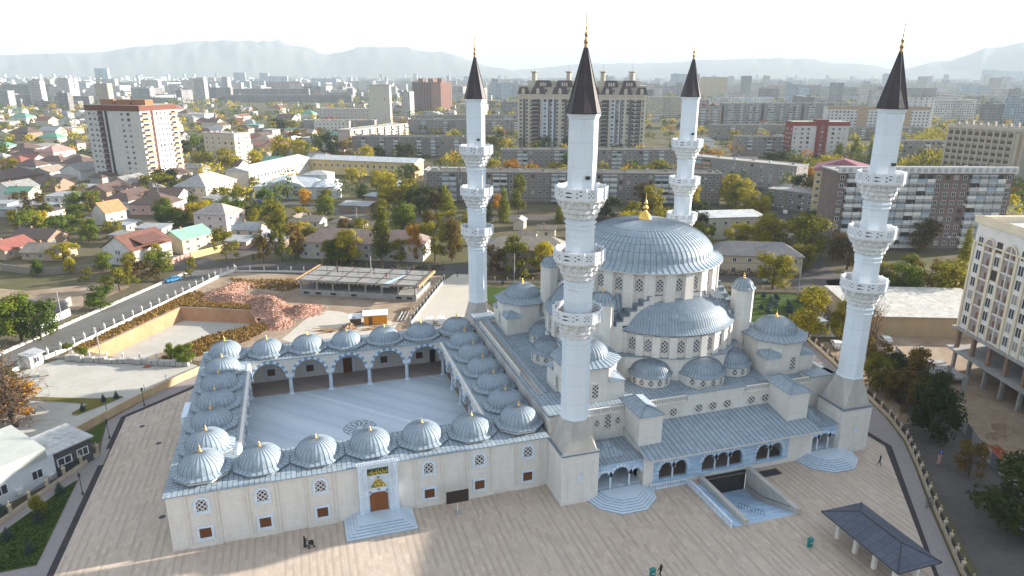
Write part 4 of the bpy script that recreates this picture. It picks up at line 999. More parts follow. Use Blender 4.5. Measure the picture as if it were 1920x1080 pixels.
for s_ in (-1,1):
    for yy in (-.1,.55): b=MB(); b.T=Matrix.Translation((s_*.27,yy,.13))@Matrix.Rotation(PI/2,4,'Y'); b.lathe([(.13,-.03),(.13,.03),(.02,.03)],10); b.lathe([(.02,-.03),(.13,-.03)],10); lp(b,'wheel',[M['black_cloth']])
# ------------------------------------------------------------------ boundary walls and fences
def post_fence(name,label,cat,pts,wallm,postm,h=.55,ph=1.5,pw=.3,rail=True,rm=None,spacing=3.2,cap_=True,lamp_=False,wt=.18):
    t=thing(name,label,cat,(pts[0][0],pts[0][1],0))
    for p,q in zip(pts,pts[1:]):
        p=Vector((*p,0)); q=Vector((*q,0)); d=q-p; L=d.length; d.normalize(); nn=Vector((-d.y,d.x,0)); k=max(1,round(L/spacing))
        mb=MB(); A=[p+nn*wt,p-nn*wt,q-nn*wt,q+nn*wt]; mb.prism([(v.x,v.y) for v in A],-.05,h); mb.build('low_wall',[wallm],t)
        for i in range(k+(1 if q==Vector((*pts[-1],0)) else 0)):
            c=p+d*(L*i/k); mb=MB(); mb.box(c.x-pw/2,c.x+pw/2,c.y-pw/2,c.y+pw/2,0,ph)
            if cap_: mb.frustum([(c.x-pw*.7,c.y-pw*.7),(c.x+pw*.7,c.y-pw*.7),(c.x+pw*.7,c.y+pw*.7),(c.x-pw*.7,c.y+pw*.7)],ph,[(c.x-.04,c.y-.04),(c.x+.04,c.y-.04),(c.x+.04,c.y+.04),(c.x-.04,c.y+.04)],ph+.28)
            if lamp_: mb.tube((c.x,c.y,ph+.2),(c.x,c.y,ph+.45),.05,5); mb.lathe([(.02,ph+.42),(.13,ph+.52),(.02,ph+.66)],6,(c.x,c.y))
            mb.build('post',[postm],t)
        if rail:
            mb=MB()
            for z in (h+.12,ph-.2): mb.tube(p+Vector((0,0,z)),q+Vector((0,0,z)),.03,4)
            m_=int(L/.15)
            for i in range(m_): c=p+d*(L*(i+.5)/m_); mb.tube(c+Vector((0,0,h)),c+Vector((0,0,ph-.2)),.026,3)
            mb.build('railing',[rm or M['iron']],t)
    return t
post_fence('boundary_wall','white wall with slender white posts along the near side of the grey road','wall',[(-45,66),(-35.6,79.0),(-28.2,92.9),(-18.7,110.6),(-8.6,131.2),(-5.0,134.9)],M['whitewash'],M['whitewash'],.75,1.9,.34,False,spacing=3.3,lamp_=True,wt=.22)
post_fence('boundary_wall','white posts along the road behind the rubble heaps and building site','wall',[(-4.6,135.0),(8,130.5),(23.2,124.6)],M['whitewash'],M['whitewash'],.5,1.6,.3,True,spacing=4.,rm=M['iron'])
post_fence('roadside_railing','low white railing along the far side of the grey road','railing',[(-75,24),(-50.6,77.2),(-40.5,97.5),(-23.6,129.7),(-19.2,137.4)],M['whitewash'],M['whitewash'],.25,.8,.14,True,rm=M['whitewash'],spacing=2.6,cap_=False)
post_fence('site_fence','white posts between the driveway and the building site','fence',[(39.7,72),(48,90),(55.6,106.2)],M['whitewash'],M['whitewash'],.4,1.6,.3,True,spacing=3.2)
post_fence('yard_fence','white posts and low wall behind the row of stone pallets','fence',[(-37.5,72.8),(-9.5,61.8)],M['concrete'],M['whitewash'],.4,1.6,.28,False,spacing=3.6)
post_fence('plaza_fence','iron railing between lantern-topped sandstone posts along the right side road','fence',[(128.0,36.5),(126.2,32.3),(122.5,20.5),(119.2,11.6),(113.9,-3.1),(110.3,-10.2),(105.9,-16.5),(98.6,-26.3),(90.2,-38.0),(79,-58)],M['sandstone'],M['sandstone'],.6,1.55,.36,True,spacing=3.0,lamp_=True)
post_fence('garden_fence','sandstone fence posts along the street behind the clipped shrubs','fence',[(112,82),(127.8,73.3),(152,63.2),(140,44),(134.6,35.8)],M['sandstone'],M['sandstone'],.6,1.6,.34,True,spacing=3.4)
post_fence('garden_fence','sandstone fence along the road beyond the courtyard driveway lawn','fence',[(62.5,102.5),(80,95.5),(112,82.3)],M['sandstone'],M['sandstone'],.5,1.5,.34,True,spacing=3.6)
post_fence('corner_fence','sandstone balustrade with iron rails round the grey house in the lower left corner','fence',[(-25.8,30.6),(-23.2,27.2),(-19.3,25.4),(-22.5,19.4),(-28.4,8.0),(-34,-2)],M['sandstone'],M['sandstone'],.6,1.7,.4,True,spacing=3.4,lamp_=True)
t=thing('tan_wall','tan painted wall beside the plaza walkway with dark stakes','wall',(-16,45,0))
pts=[(-25.3,32.3),(-20.6,38.9),(-15.6,45.8),(-12.4,49.6),(-7.2,55.0),(-2,60)]
for i,(p,q) in enumerate(zip(pts,pts[1:])):
    p=Vector((*p,0));q=Vector((*q,0)); d=(q-p).normalized(); nn=Vector((-d.y,d.x,0))*.12
    b=MB(); b.prism([((p+nn).x,(p+nn).y),((p-nn).x,(p-nn).y),((q-nn).x,(q-nn).y),((q+nn).x,(q+nn).y)],-.05,1.5); b.build('wall_panel',[M['sandwall']],t)
    c=p+d*.3+nn*3; b=MB(); b.tube((c.x,c.y,0),(c.x,c.y,2.6),.05,5); b.build('stake',[M['iron']],t)
# stone pallets
pm=MB(); 
for k in range(4): pm.box(-.62+.03*(k%2),.6,-.5,.5-.04*(k%3),.14+.26*k,.14+.26*k+.235,0)
for s_ in (-.5,0,.5): pm.box(s_-.06,s_+.06,-.5,.5,0,.13,1)
pal=pm.mesh('stone_pallet',[M['kerb'],plain('pallet_timber',(.22,.15,.09),.9,.2,2.)])
rr=random.Random(5)
for k in range(21):
    f=k/20; x=-34.6+f*24.4; y=70.6-f*10.6+rr.uniform(-.25,.25)
    o=put('stone_pallet',pal,None,(x,y,0),-.41+rr.uniform(-.12,.12),(1.0,1.0,rr.uniform(.75,1.25))); tag(o,'pallet stack of grey stone slabs in the row behind the concrete yard','pallet','stone pallets in a row along the yard fence')
for x,y,rz,lb in ((-37.3,63.5,.3,'loose pale stone stack near the yard corner by the pillar'),(-40.2,58.2,.5,'white stone stack beside the white-framed wall of the yard')):
    tag(put('stone_pallet',pal,None,(x,y,0),rz,(1.3,1.2,1.2)),lb,'pallet')
b=MB(); b.lathe([(.02,.5),(.35,.42),(.7,.15),(.95,0)],9,(-18.0,61.8),sy=.5); tag(b.build('sand_pile',[plain('red_sand',(.36,.09,.04),.95,.2,3.)]),'small red sand pile below the stone pallets','pile')
# rubble heaps
def heap(x,y,rx,ry,h,rz,label,seed,mat):
    rr=random.Random(seed); n=26; mb=MB(); vs=[]
    def H(u,v):
        d=math.hypot(u,v); s_=max(0,1-d); return h*(s_*s_*(3-2*s_))*(.75+.25*math.sin(u*5+seed)*math.cos(v*4.3+seed))+ (rr.uniform(-.14,.14) if 0<d<1 else 0)
    for i in range(n+1):
        for j in range(n+1):
            u,v=-1+2*i/n,-1+2*j/n; vs.append((u*rx,v*ry,H(u,v)-.07))
    mb.mesh_add(vs,[(i*(n+1)+j,(i+1)*(n+1)+j,(i+1)*(n+1)+j+1,i*(n+1)+j+1) for i in range(n) for j in range(n)],0)
    # loose bricks
    for k in range(int(rx*ry*11)):
        u,v=rr.gauss(0,.42),rr.gauss(0,.42)
        if math.hypot(u,v)>1.02: continue
        z=H(u,v)-.02; a=rr.uniform(0,PI); s_=rr.uniform(.12,.24); mb.T=Matrix.Translation((u*rx,v*ry,z))@Matrix.Rotation(a,4,'Z')@Matrix.Rotation(rr.uniform(-.7,.7),4,'X'); mb.box(-s_,s_,-s_*.5,s_*.5,-s_*.4,s_*.5,rr.choice((0,0,1))); mb.T=None
    o=mb.build('rubble_heap',mat); o.location=(x,y,0); o.rotation_euler=(0,0,rz); tag(o,label,'rubble heap')
rm_=[patchy('broken_brick',[(.3,(.25,.12,.085)),(.5,(.36,.20,.145)),(.7,(.45,.29,.22))],1.2,3.,.6,(.20,.12,.085),.95,.8),plain('pale_broken_brick',(.52,.33,.26),.95,.25,2.)]
heap(-5.5,113.5,12.5,5.6,2.3,1.0,'pink brick rubble heap farthest back, next to the white road wall',1,rm_)
heap(-3.8,106.2,11.5,5.0,2.2,-.55,'pink brick rubble ridge along the edge of the excavation',2,rm_)
heap(6.0,96.5,5.6,15,2.5,.28,'long pink brick rubble ridge running toward the courtyard domes',3,rm_)
heap(13.8,89.4,6.8,6.2,2.2,.4,'pink brick rubble heap right of the long ridge',4,rm_)
heap(8.0,82.0,4.4,6.2,1.9,.2,'pink brick rubble heap nearest the courtyard domes',6,rm_)
heap(30.5,83.4,3.0,2.4,1.2,.2,'low brown earth heap in front of the unfinished concrete deck',7,[M['soil'],M['clay']])
heap(41.0,82.0,4.0,3.0,1.2,.4,'brown earth heap by the site fence posts',8,[M['soil'],M['clay']])
heap(24.6,73.0,2.6,2.2,1.6,.4,'heap of broken timber and sticks left of the orange hut',9,[plain('broken_timber',(.26,.16,.09),.9,.3,3.),plain('pale_timber',(.42,.30,.20),.9,.3,3.)])
# unfinished concrete building
t=thing('unfinished_building','low unfinished concrete building with an open deck and upright bars','building',(32,102,0))
D0=Vector((13.9,104.5,0)); ux=Vector((30.2,-15.6,0)); Lx=ux.length; ux.normalize(); uy=Vector((-ux.y,ux.x,0))
def W(u,v,z): p=D0+ux*u+uy*v; return (p.x,p.y,z)
def ob(mb,u0,u1,v0,v1,z0,z1,m=0):
    vs=[W(u0,v0,z0),W(u1,v0,z0),W(u1,v1,z0),W(u0,v1,z0),W(u0,v0,z1),W(u1,v0,z1),W(u1,v1,z1),W(u0,v1,z1)]
    mb.mesh_add(vs,[(0,1,5,4),(1,2,6,5),(2,3,7,6),(3,0,4,7),(4,5,6,7),(3,2,1,0)],m)
b=MB(); ob(b,0,Lx,0,.3,0,1.5); ob(b,0,.3,.3,15,0,1.5); ob(b,Lx-.3,Lx,.3,15,0,1.5); ob(b,.3,Lx-.3,14.7,15,0,1.5); ob(b,0,Lx,0,15,1.5,1.6); b.build('basement_wall',[M['concrete']],t)
for u in (2,5.5,10,16,29,32): 
    b=MB(); ob(b,u-.8,u+.8,-.03,.0,.35,1.0); b.build('basement_opening',[M['dark']],t)
b=MB(); ob(b,-.4,Lx+.4,-.4,15.4,4.05,4.35); b.build('deck_slab',[M['deck']] if 'deck' in M else [patchy('wet_concrete',[(.3,(.20,.195,.185)),(.7,(.36,.35,.33))],.45,1.8,.7,(.11,.10,.095))],t)
for u in [0.4+k*(Lx-.8)/7 for k in range(8)]:
    for v in (.4,7.5,14.6):
        b=MB(); ob(b,u-.22,u+.22,v-.22,v+.22,1.6,4.05); b.build('column',[M['concrete']],t)
tim=plain('formwork_timber',(.38,.24,.12),.9,.25,2.)
for k in range(7):
    u=Lx*k/6; b=MB(); ob(b,u-.12,u+.12,0,15,4.352,4.5); b.build('deck_beam',[plain('rusty_bar',(.10,.07,.06),.8,.2,2.) if k==0 else bpy.data.materials['rusty_bar']],t)
for v in (.0,5.,10.,15.): b=MB(); ob(b,-.4,Lx+.4,v-.1,v+.1,4.36,4.47); b.build('deck_beam',[bpy.data.materials['rusty_bar']],t)
for k in range(26):
    u=Lx*(k+.5)/26; b=MB(); ob(b,u-.08,u+.08,-1.0,.2,3.82,4.0); b.build('formwork_joist',[tim],t)
b=MB(); ob(b,Lx+.5,Lx+1.1,-.6,15.4,3.9,4.5); b.build('formwork_edge',[tim],t)
b=MB(); ob(b,-1.0,-.5,-.6,15.4,3.9,4.6); b.build('formwork_edge',[tim],t)
rr=random.Random(11)
for u in [0.4+k*(Lx-.8)/7 for k in range(8)]:
    for v in (7.5,14.6):
        for e in (-.15,.15): p=W(u+e,v,4.3); b=MB(); b.tube(p,(p[0],p[1],p[2]+rr.uniform(1.6,2.8)),.045,4); b.build('rebar',[bpy.data.materials['rusty_bar'] if v<10 else tim],t)
b=MB(); b.mesh_add([W(24.5,.2,4.52),W(26.5,.2,4.52),W(28.5,9,4.6),W(27.6,9,4.6)],[(0,1,2,3)]); b.mesh_add([W(24.3,-.4,3.6),W(26.3,-.4,3.6),W(26.5,.2,4.52),W(24.5,.2,4.52)],[(0,1,2,3)]); b.build('plastic_sheet',[plain('pale_blue_sheet',(.42,.50,.56),.4,.1,2.)],t)
def hut(x,y,rz,label,w_,d_,h_,wall,roof):
    t=thing('site_hut',label,'hut',(x,y,0),rz)
    b=MB(); b.box(-w_/2,w_/2,-d_/2,d_/2,.1,h_); o=b.build('wall',[wall]); o.parent=t
    b=MB(); b.mesh_add([(-w_/2-.3,-d_/2-.3,h_+.05),(w_/2+.3,-d_/2-.3,h_+.05),(w_/2+.3,d_/2+.3,h_+.5),(-w_/2-.3,d_/2+.3,h_+.5),(-w_/2-.3,-d_/2-.3,h_+.15),(w_/2+.3,-d_/2-.3,h_+.15),(w_/2+.3,d_/2+.3,h_+.6),(-w_/2-.3,d_/2+.3,h_+.6)],[(0,1,5,4),(1,2,6,5),(2,3,7,6),(3,0,4,7),(4,5,6,7),(3,2,1,0)]); o=b.build('roof',[roof]); o.parent=t
    b=MB(); b.box(-w_*.3,-w_*.3+.9,-d_/2-.04,-d_/2,.1,2.1); o=b.build('door',[M['board2']]); o.parent=t
    return t
M['board2']=plain('plain_brown_door',(.12,.07,.04),.7,.2,2.); M['orange_paint']=plain('orange_paint',(.62,.24,.015),.6,.12,1.); M['white_metal']=plain('white_sheet_metal',(.60,.62,.64),.5,.08,1.)
hut(31.4,74.8,-.12,'orange site hut with a white sheet roof',5.6,2.6,2.4,M['orange_paint'],M['white_metal'])
hut(26.6,75.6,-.12,'small brown shed left of the orange hut',2.6,2.0,1.7,M['board2'],M['white_metal'])
tm=MB()
for k in range(7): tm.box(-2.,2.,-.09,.09,0,.16) if k==0 else None
plank=MB(); plank.box(-2.2,2.2,-.11,.11,0,.12); plank_me=plank.mesh('plank',[tim])
rr=random.Random(21)
for k in range(16):
    x,y=(20.2+rr.uniform(-2.4,2.4),72.6+rr.uniform(-1.2,1.2)) if k<8 else (30.6+rr.uniform(-2,2),71.0+rr.uniform(-.7,.7))
    tag(put('plank',plank_me,None,(x,y,.02+.13*(k%4)),rr.uniform(-.5,.25),(rr.uniform(.6,1.2),1,1)),'loose timber plank lying left of the orange hut' if k<8 else 'loose timber plank piled in front of the orange hut','plank','loose planks left of the hut' if k<8 else 'loose planks in front of the hut')
for k in range(3):
    b=MB(); b.tube((36.6+k*.9,74.0,.22),(38.9+k*.9,80.5,.22),.2,8); tag(b.build('steel_pipe',[M['concrete']]),'grey pipe lying between the orange hut and the site fence','pipe','pipes lying by the site fence')
# kiosk by the right corner
t=thing('gate_kiosk','small sandstone gate kiosk with a hipped grey roof','kiosk',(131.6,38.0,0))
b=MB(); 
for ex in (-1.4,1.4):
    for ey in (-1.4,1.4): b.box(131.6+ex-.25,131.6+ex+.25,38+ey-.25,38+ey+.25,0,2.9)
b.build('pillars',[M['sandstone']],t) if False else None
for ex in (-1.4,1.4):
    for ey in (-1.4,1.4): b=MB(); b.box(131.6+ex-.25,131.6+ex+.25,38+ey-.25,38+ey+.25,0,2.9); b.build('pillar',[M['sandstone']],t)
b=MB(); b.box(130.45,132.75,36.85,39.15,0,2.6); b.build('booth',[M['board2']],t)
b=MB(); A=[(129.3,35.7),(133.9,35.7),(133.9,40.3),(129.3,40.3)]; b.prism(A,2.9,3.05); hip(b,A,3.051,((131.4,38),(131.8,38)),4.3,0); b.build('roof',[M['lead_x']],t)
# road sign
t=thing('road_sign','road sign with blue arrow disc above a red and white striped plate','road sign',(108.2,-18.3,0),.0)
b=MB(); b.tube((108.2,-18.3,0),(108.2,-18.3,3.0),.05,6); b.build('post',[M['iron']],t)
b=MB(); b.T=Matrix.Translation((108.2,-18.37,2.75))@Matrix.Rotation(PI/2,4,'X'); b.lathe([(.02,.04),(.38,.04),(.38,0)],18,m=0); b.lathe([(.02,.055),(.0,.055)],4,m=0); b.mesh_add([(-.05,-.25,.05),(.05,-.25,.05),(.05,.05,.05),(-.05,.05,.05)],[(0,1,2,3)],1); b.mesh_add([(-.18,.03,.05),(.18,.03,.05),(0,.27,.05)],[(0,1,2)],1); b.T=None; b.build('disc',[plain('sign_blue',(.01,.06,.45),.4,.05,1.),M['whitewash']],t)
b=MB()
for k in range(7):
    z0=.55+.24*k; b.mesh_add([(107.86,-18.38,z0),(108.54,-18.38,z0+.22),(108.54,-18.38,z0+.46),(107.86,-18.38,z0+.24)],[(0,1,2,3)],k%2)
b.box(107.86,108.54,-18.37,-18.33,.55,2.35,1); b.build('striped_plate',[plain('sign_red',(.42,.02,.03),.4,.05,1.),M['whitewash']],t)
t=thing('road_sign','blue square sign at the road corner by the clipped shrub garden','road sign',(141.2,44.5,0))
b=MB(); b.tube((141.2,44.5,0),(141.2,44.5,3.2),.05,6); b.build('post',[M['iron']],t)
b=MB(); b.box(140.75,141.65,44.4,44.48,2.3,3.2); b.build('plate',[bpy.data.materials['sign_blue']],t)
t=thing('iron_gate','small black iron gate standing in the right fence','gate',(98.2,-25.8,0))
b=MB(); 
for k in range(7): b.tube((97.2+.3*k,-26.2+.0*k,0.1),(97.2+.3*k,-26.2,1.6),.03,4)
for z in (.15,.8,1.6): b.tube((97.2,-26.2,z),(99.0,-26.2,z),.04,4)
b.build('bars',[M['iron']],t)
t=thing('hoarding','grey panelled hoarding fence round the beige building site','hoarding',(120,-16,0))
hp=[(138.5,20),(133,10),(126.4,-3.9),(117.9,-18.0),(113.5,-27),(106,-42)]
hm=[plain('hoarding_grey',(.34,.33,.32),.7,.15,.7),plain('hoarding_dark',(.13,.14,.16),.7,.15,.7)]
for p,q in zip(hp,hp[1:]):
    p=Vector((*p,0));q=Vector((*q,0)); d=q-p; n_=max(1,round(d.length/2.4))
    for k in range(n_):
        a=p+d*(k/n_); c=p+d*((k+1)/n_)-d.normalized()*.08; nn=Vector((-d.y,d.x,0)).normalized()*.05
        b=MB(); b.prism([((a+nn).x,(a+nn).y),((a-nn).x,(a-nn).y),((c-nn).x,(c-nn).y),((c+nn).x,(c+nn).y)],0,2.3); b.build('panel',[hm[1 if k%3==1 else 0]],t)
for k,(x,y) in enumerate(((126,-14),(122,-20),(129.5,-12),(124.5,-24))):
    heap(x,y,2.2,1.6,.9,.3*k,('heap of broken planks behind the hoarding, farthest from the orange bricks','heap of planks and soil just below the orange brick heap','brown rubble heap closest to the beige tower columns','dusty rubble heap behind the hoarding nearest the big dark tree')[k],30+k,[M['soil'],bpy.data.materials['broken_timber']])
heap(121.2,-17.6,2.4,1.8,1.1,.6,'orange brick heap behind the hoarding',44,[bpy.data.materials['red_sand'],bpy.data.materials['broken_brick']])
# ------------------------------------------------------------------ the city: materials
CAMP=Vector((14.94,-89.5,59.35))
def objcol(g):
    return g.n('ShaderNodeObjectInfo').outputs['Color']
def panel_wall(name,bw=3.2,bh=2.8,dark=.86,st=.3):
    m,nt,b=newmat(name); g=G(nt); v,w=wallv(g); oc=objcol(g)
    br=g.brick(w,(1,1,1),(dark,)*3,(.62,)*3,bw,bh,.035,0.)
    c=g.mix(1.,oc,br[0],'MULTIPLY'); n=g.noise(v,.35,6.,.7); c=g.mix(g.ramp(n,[(.45,0.),(.75,st)]),c,(.12,.10,.09))
    g.l(c,b.inputs['Base Color']); b.inputs['Roughness'].default_value=.85; b.inputs['Specular IOR Level'].default_value=.2; return m
def plain_oc(name,rough=.8,var=.15,sc=.5):
    m,nt,b=newmat(name); g=G(nt); v=g.coord(); n=g.noise(v,sc,5.,.7); c=g.mix(1.,objcol(g),g.ramp(n,[(.3,1-var),(.7,1+var*.5)]),'MULTIPLY')
    g.l(c,b.inputs['Base Color']); b.inputs['Roughness'].default_value=rough; b.inputs['Specular IOR Level'].default_value=.25; return m
def roof_oc():
    m,nt,b=newmat('roof_sheet'); g=G(nt); v=g.coord(); x,y,z=g.sep(v); n=g.noise(v,.55,6.,.75); n2=g.noise(v,2.2,4.,.7); oi=g.n('ShaderNodeObjectInfo')
    br=g.brick(g.comb(x,y),(1,1,1),(.84,.84,.84),(.6,.6,.6),1.1,2.4,.03)
    c=g.mix(1.,oi.outputs['Color'],br[0],'MULTIPLY'); c=g.mix(g.ramp(n,[(.48,0.),(.74,.7)]),c,(.17,.10,.065)); c=g.mix(g.ramp(n2,[(.52,0.),(.78,.5)]),c,(.11,.10,.09))
    g.l(c,b.inputs['Base Color']); b.inputs['Roughness'].default_value=.6; b.inputs['Specular IOR Level'].default_value=.3; return m
def far_facade(name,colr=None):
    m,nt,b=newmat(name); g=G(nt); tc=g.n('ShaderNodeTexCoord'); x,y,z=g.sep(tc.outputs['Object']); nx,ny,nz=g.sep(tc.outputs['Normal'])
    u=g.math('ADD',g.math('MULTIPLY',x,g.math('ABSOLUTE',ny)),g.math('MULTIPLY',y,g.math('ABSOLUTE',nx)))
    fu=g.math('FRACT',g.math('DIVIDE',u,3.1)); fz=g.math('FRACT',g.math('DIVIDE',z,2.95))
    def band(f,a,c): return g.math('MULTIPLY',g.math('GREATER_THAN',f,a),g.math('LESS_THAN',f,c))
    win=g.math('MULTIPLY',band(fu,.28,.74),band(fz,.34,.80))
    wn=g.n('ShaderNodeTexWhiteNoise',noise_dimensions='2D'); g.l(g.comb(g.math('FLOOR',g.math('DIVIDE',u,3.1)),g.math('FLOOR',g.math('DIVIDE',z,2.95))),wn.inputs['Vector'])
    win=g.math('MULTIPLY',win,g.math('GREATER_THAN',wn.outputs['Value'],.12))
    wide=g.n('ShaderNodeTexWhiteNoise',noise_dimensions='1D'); g.l(g.math('FLOOR',g.math('DIVIDE',u,12.4)),wide.inputs['W'])
    base=objcol(g) if colr is None else None
    jn=g.ramp(wide.outputs['Value'],[(0.,.84),(1.,1.08)])
    if base is None:
        base=g.mix(0.,colr,colr)
    wall=g.mix(1.,base,jn,'MULTIPLY'); gl=g.ramp(wn.outputs['Value'],[(0.,(.03,.04,.05)),(.8,(.06,.07,.085)),(1.,(.2,.2,.2))])
    c=g.mix(win,wall,gl); roof=g.math('GREATER_THAN',nz,.5); rn=g.noise(tc.outputs['Object'],.12,4.,.7)
    c=g.mix(roof,c,g.ramp(rn,[(.3,(.13,.12,.115)),(.7,(.27,.255,.24))]))
    g.l(c,b.inputs['Base Color']); b.inputs['Roughness'].default_value=.8; b.inputs['Specular IOR Level'].default_value=.2; return m
M['panel']=panel_wall('concrete_panel_wall'); M['render']=plain_oc('painted_render',.85,.14,.4); M['roofoc']=roof_oc(); M['farf']=far_facade('far_facade')
M['brickoc']=panel_wall('small_brick_wall',.5,.16,.8,.25)
M['tarroof']=patchy('tar_roof',[(.3,(.075,.07,.068)),(.7,(.16,.15,.14))],.2,1.2,.4,(.05,.05,.05))
M['paleroof']=patchy('pale_flat_roof',[(.3,(.30,.28,.26)),(.7,(.42,.40,.37))],.15,.9,.4,(.17,.16,.15))
M['frame_w']=plain('white_window_frame',(.62,.62,.62),.5,.06,1.)
M['curtain']=plain('window_curtain',(.28,.26,.24),.9,.3,.8)
# shared meshes, facing -y, unit size (x and z 0..1)
def unit_window(name,mull=1,fw=.07,glass='glass'):
    mb=MB(); d=.1
    def bar(x0,x1,z0,z1): mb.box(x0,x1,-d,0,z0,z1,0)
    bar(0,1,0,fw); bar(0,1,1-fw,1); bar(0,fw,fw,1-fw); bar(1-fw,1,fw,1-fw)
    for k in range(mull): c=(k+1)/(mull+1); bar(c-fw*.4,c+fw*.4,fw,1-fw)
    mb.add([(fw,-.03,fw),(1-fw,-.03,fw),(1-fw,-.03,1-fw),(fw,-.03,1-fw)],1)
    return mb.mesh(name,[M['frame_w'],M[glass]])
WU=unit_window('window_unit',1); WN=unit_window('window_narrow',0,.09); WA=None; WC_=unit_window('window_curtained',1,.07,'curtain'); WB_=unit_window('window_brown',1,.09); WB_.materials[0]=M['board2'] if 'board2' in M else M['wood']
def arched_unit():
    mb=MB(); o=[(u+.5,z) for u,z in arch_pts(1,1.0,8)]; i=[(u+.5,z+.06) for u,z in arch_pts(.84,.86,8)]
    ring_face(mb,o,i,-.1,0); mb.add([(u,-.04,z) for u,z in i],1); mb.box(.47,.53,-.09,-.04,.06,.9,0); mb.box(.08,.92,-.09,-.04,.45,.5,0); return mb.mesh('window_arched',[M['frame_w'],M['glass']])
WA=arched_unit()
def unit_balcony(glazed=True):
    mb=MB(); mb.box(0,1,-1,0,0,.05,1); mb.box(0,1,-1,-.93,.05,.42,0); mb.box(0,.05,-.93,0,.05,.42,0); mb.box(.95,1,-.93,0,.05,.42,0)
    if glazed:
        mb.box(.03,.97,-.95,0,.42,.86,2); mb.box(0,1,-1,0,.86,.93,1)
        for k in range(7): x=k/6; mb.box(max(0,x-.018),min(1,x+.018),-.985,-.95,.42,.86,1)
        mb.box(0,1,-.99,-.95,.72,.745,1)
    else:
        mb.add([(.15,-.02,.05),(.85,-.02,.05),(.85,-.02,.8),(.15,-.02,.8)],2)
    return mb.mesh('balcony_unit',[M['render'],M['frame_w'],M['glass']])
BG=unit_balcony(True); BO=unit_balcony(False)
OVER={}
def over_add(root,kind,me,loc,rz,sc): OVER.setdefault((root,kind,me),[]).append((loc,rz,sc))
def part_inst(root,name,me,loc,rz,sc,color=None):
    o=put(name,me,root,loc,rz,sc)
    if color: o.color=(*color,1)
    return o
def windows(root,specs,me=None,limit=100):
    """specs: (x,y,z,rz,w,h). The largest in the photo are parts of their own, the rest one part"""
    R=Matrix.Translation(root.location)@root.rotation_euler.to_matrix().to_4x4()
    specs=sorted(specs,key=lambda s:(R@Vector(s[:3])-CAMP).length)
    q_=random.Random(len(specs))
    for x,y,z,rz,w,h in specs[:limit]:
        v_=q_.random(); part_inst(root,'window',me or (WC_ if v_<.16 else WB_ if v_<.28 else WU),(x,y,z),rz,(w,1,h))
    rest=specs[limit:]
    if rest:
        mb=MB(); src=me or WU; vs=[v.co.copy() for v in src.vertices]; fs=[(tuple(p.vertices),p.material_index) for p in src.polygons]
        for x,y,z,rz,w,h in rest:
            T=Matrix.Translation((x,y,z))@Matrix.Rotation(rz,4,'Z')@Matrix.Diagonal((w,1,h,1)); n=len(mb.v)
            mb.v.extend([tuple(T@v) for v in vs])
            for f,mi in fs: mb.f.append(tuple(i+n for i in f)); mb.m.append(mi)
        o=mb.build('window',[M['frame_w'],M['glass']]); o.parent=root; o['kind']='stuff'
def lpart(root,name,mb,mats,color=None,sm=False):
    o=mb.build(name,mats,None,sm); o.parent=root
    if color: o.color=(*color,1)
    return o
def frame(A,B):
    A=Vector(A);B=Vector(B); d=B-A; return d.length,math.atan2(d.y,d.x)
def flat_roof(root,L,D,H,mat,z=.5,vents=5,seed=1,pc=(.35,.33,.31)):
    mb=MB(); mb.box(-.25,L+.25,-.25,D+.25,H,H+.16,1,0)
    for a in ((-.25,L+.25,-.25,.05),(-.25,L+.25,D-.05,D+.25),(-.25,.05,.05,D-.05),(L-.05,L+.25,.05,D-.05)): mb.box(*a,H+.162,H+z,1)
    lpart(root,'roof',mb,[mat,M['render']],pc)
    rr=random.Random(seed)
    for k in range(vents):
        x=L*(k+.5)/vents+rr.uniform(-1,1); y=D*rr.choice((.35,.6)); w=rr.uniform(.4,.9); mb=MB(); mb.box(x-w,x+w,y-.4,y+.4,H+.16,H+rr.uniform(.8,1.6)); lpart(root,'roof_vent',mb,[M['brickoc'] if k%2 else M['render']],(.34,.26,.22) if k%2 else (.4,.39,.38))
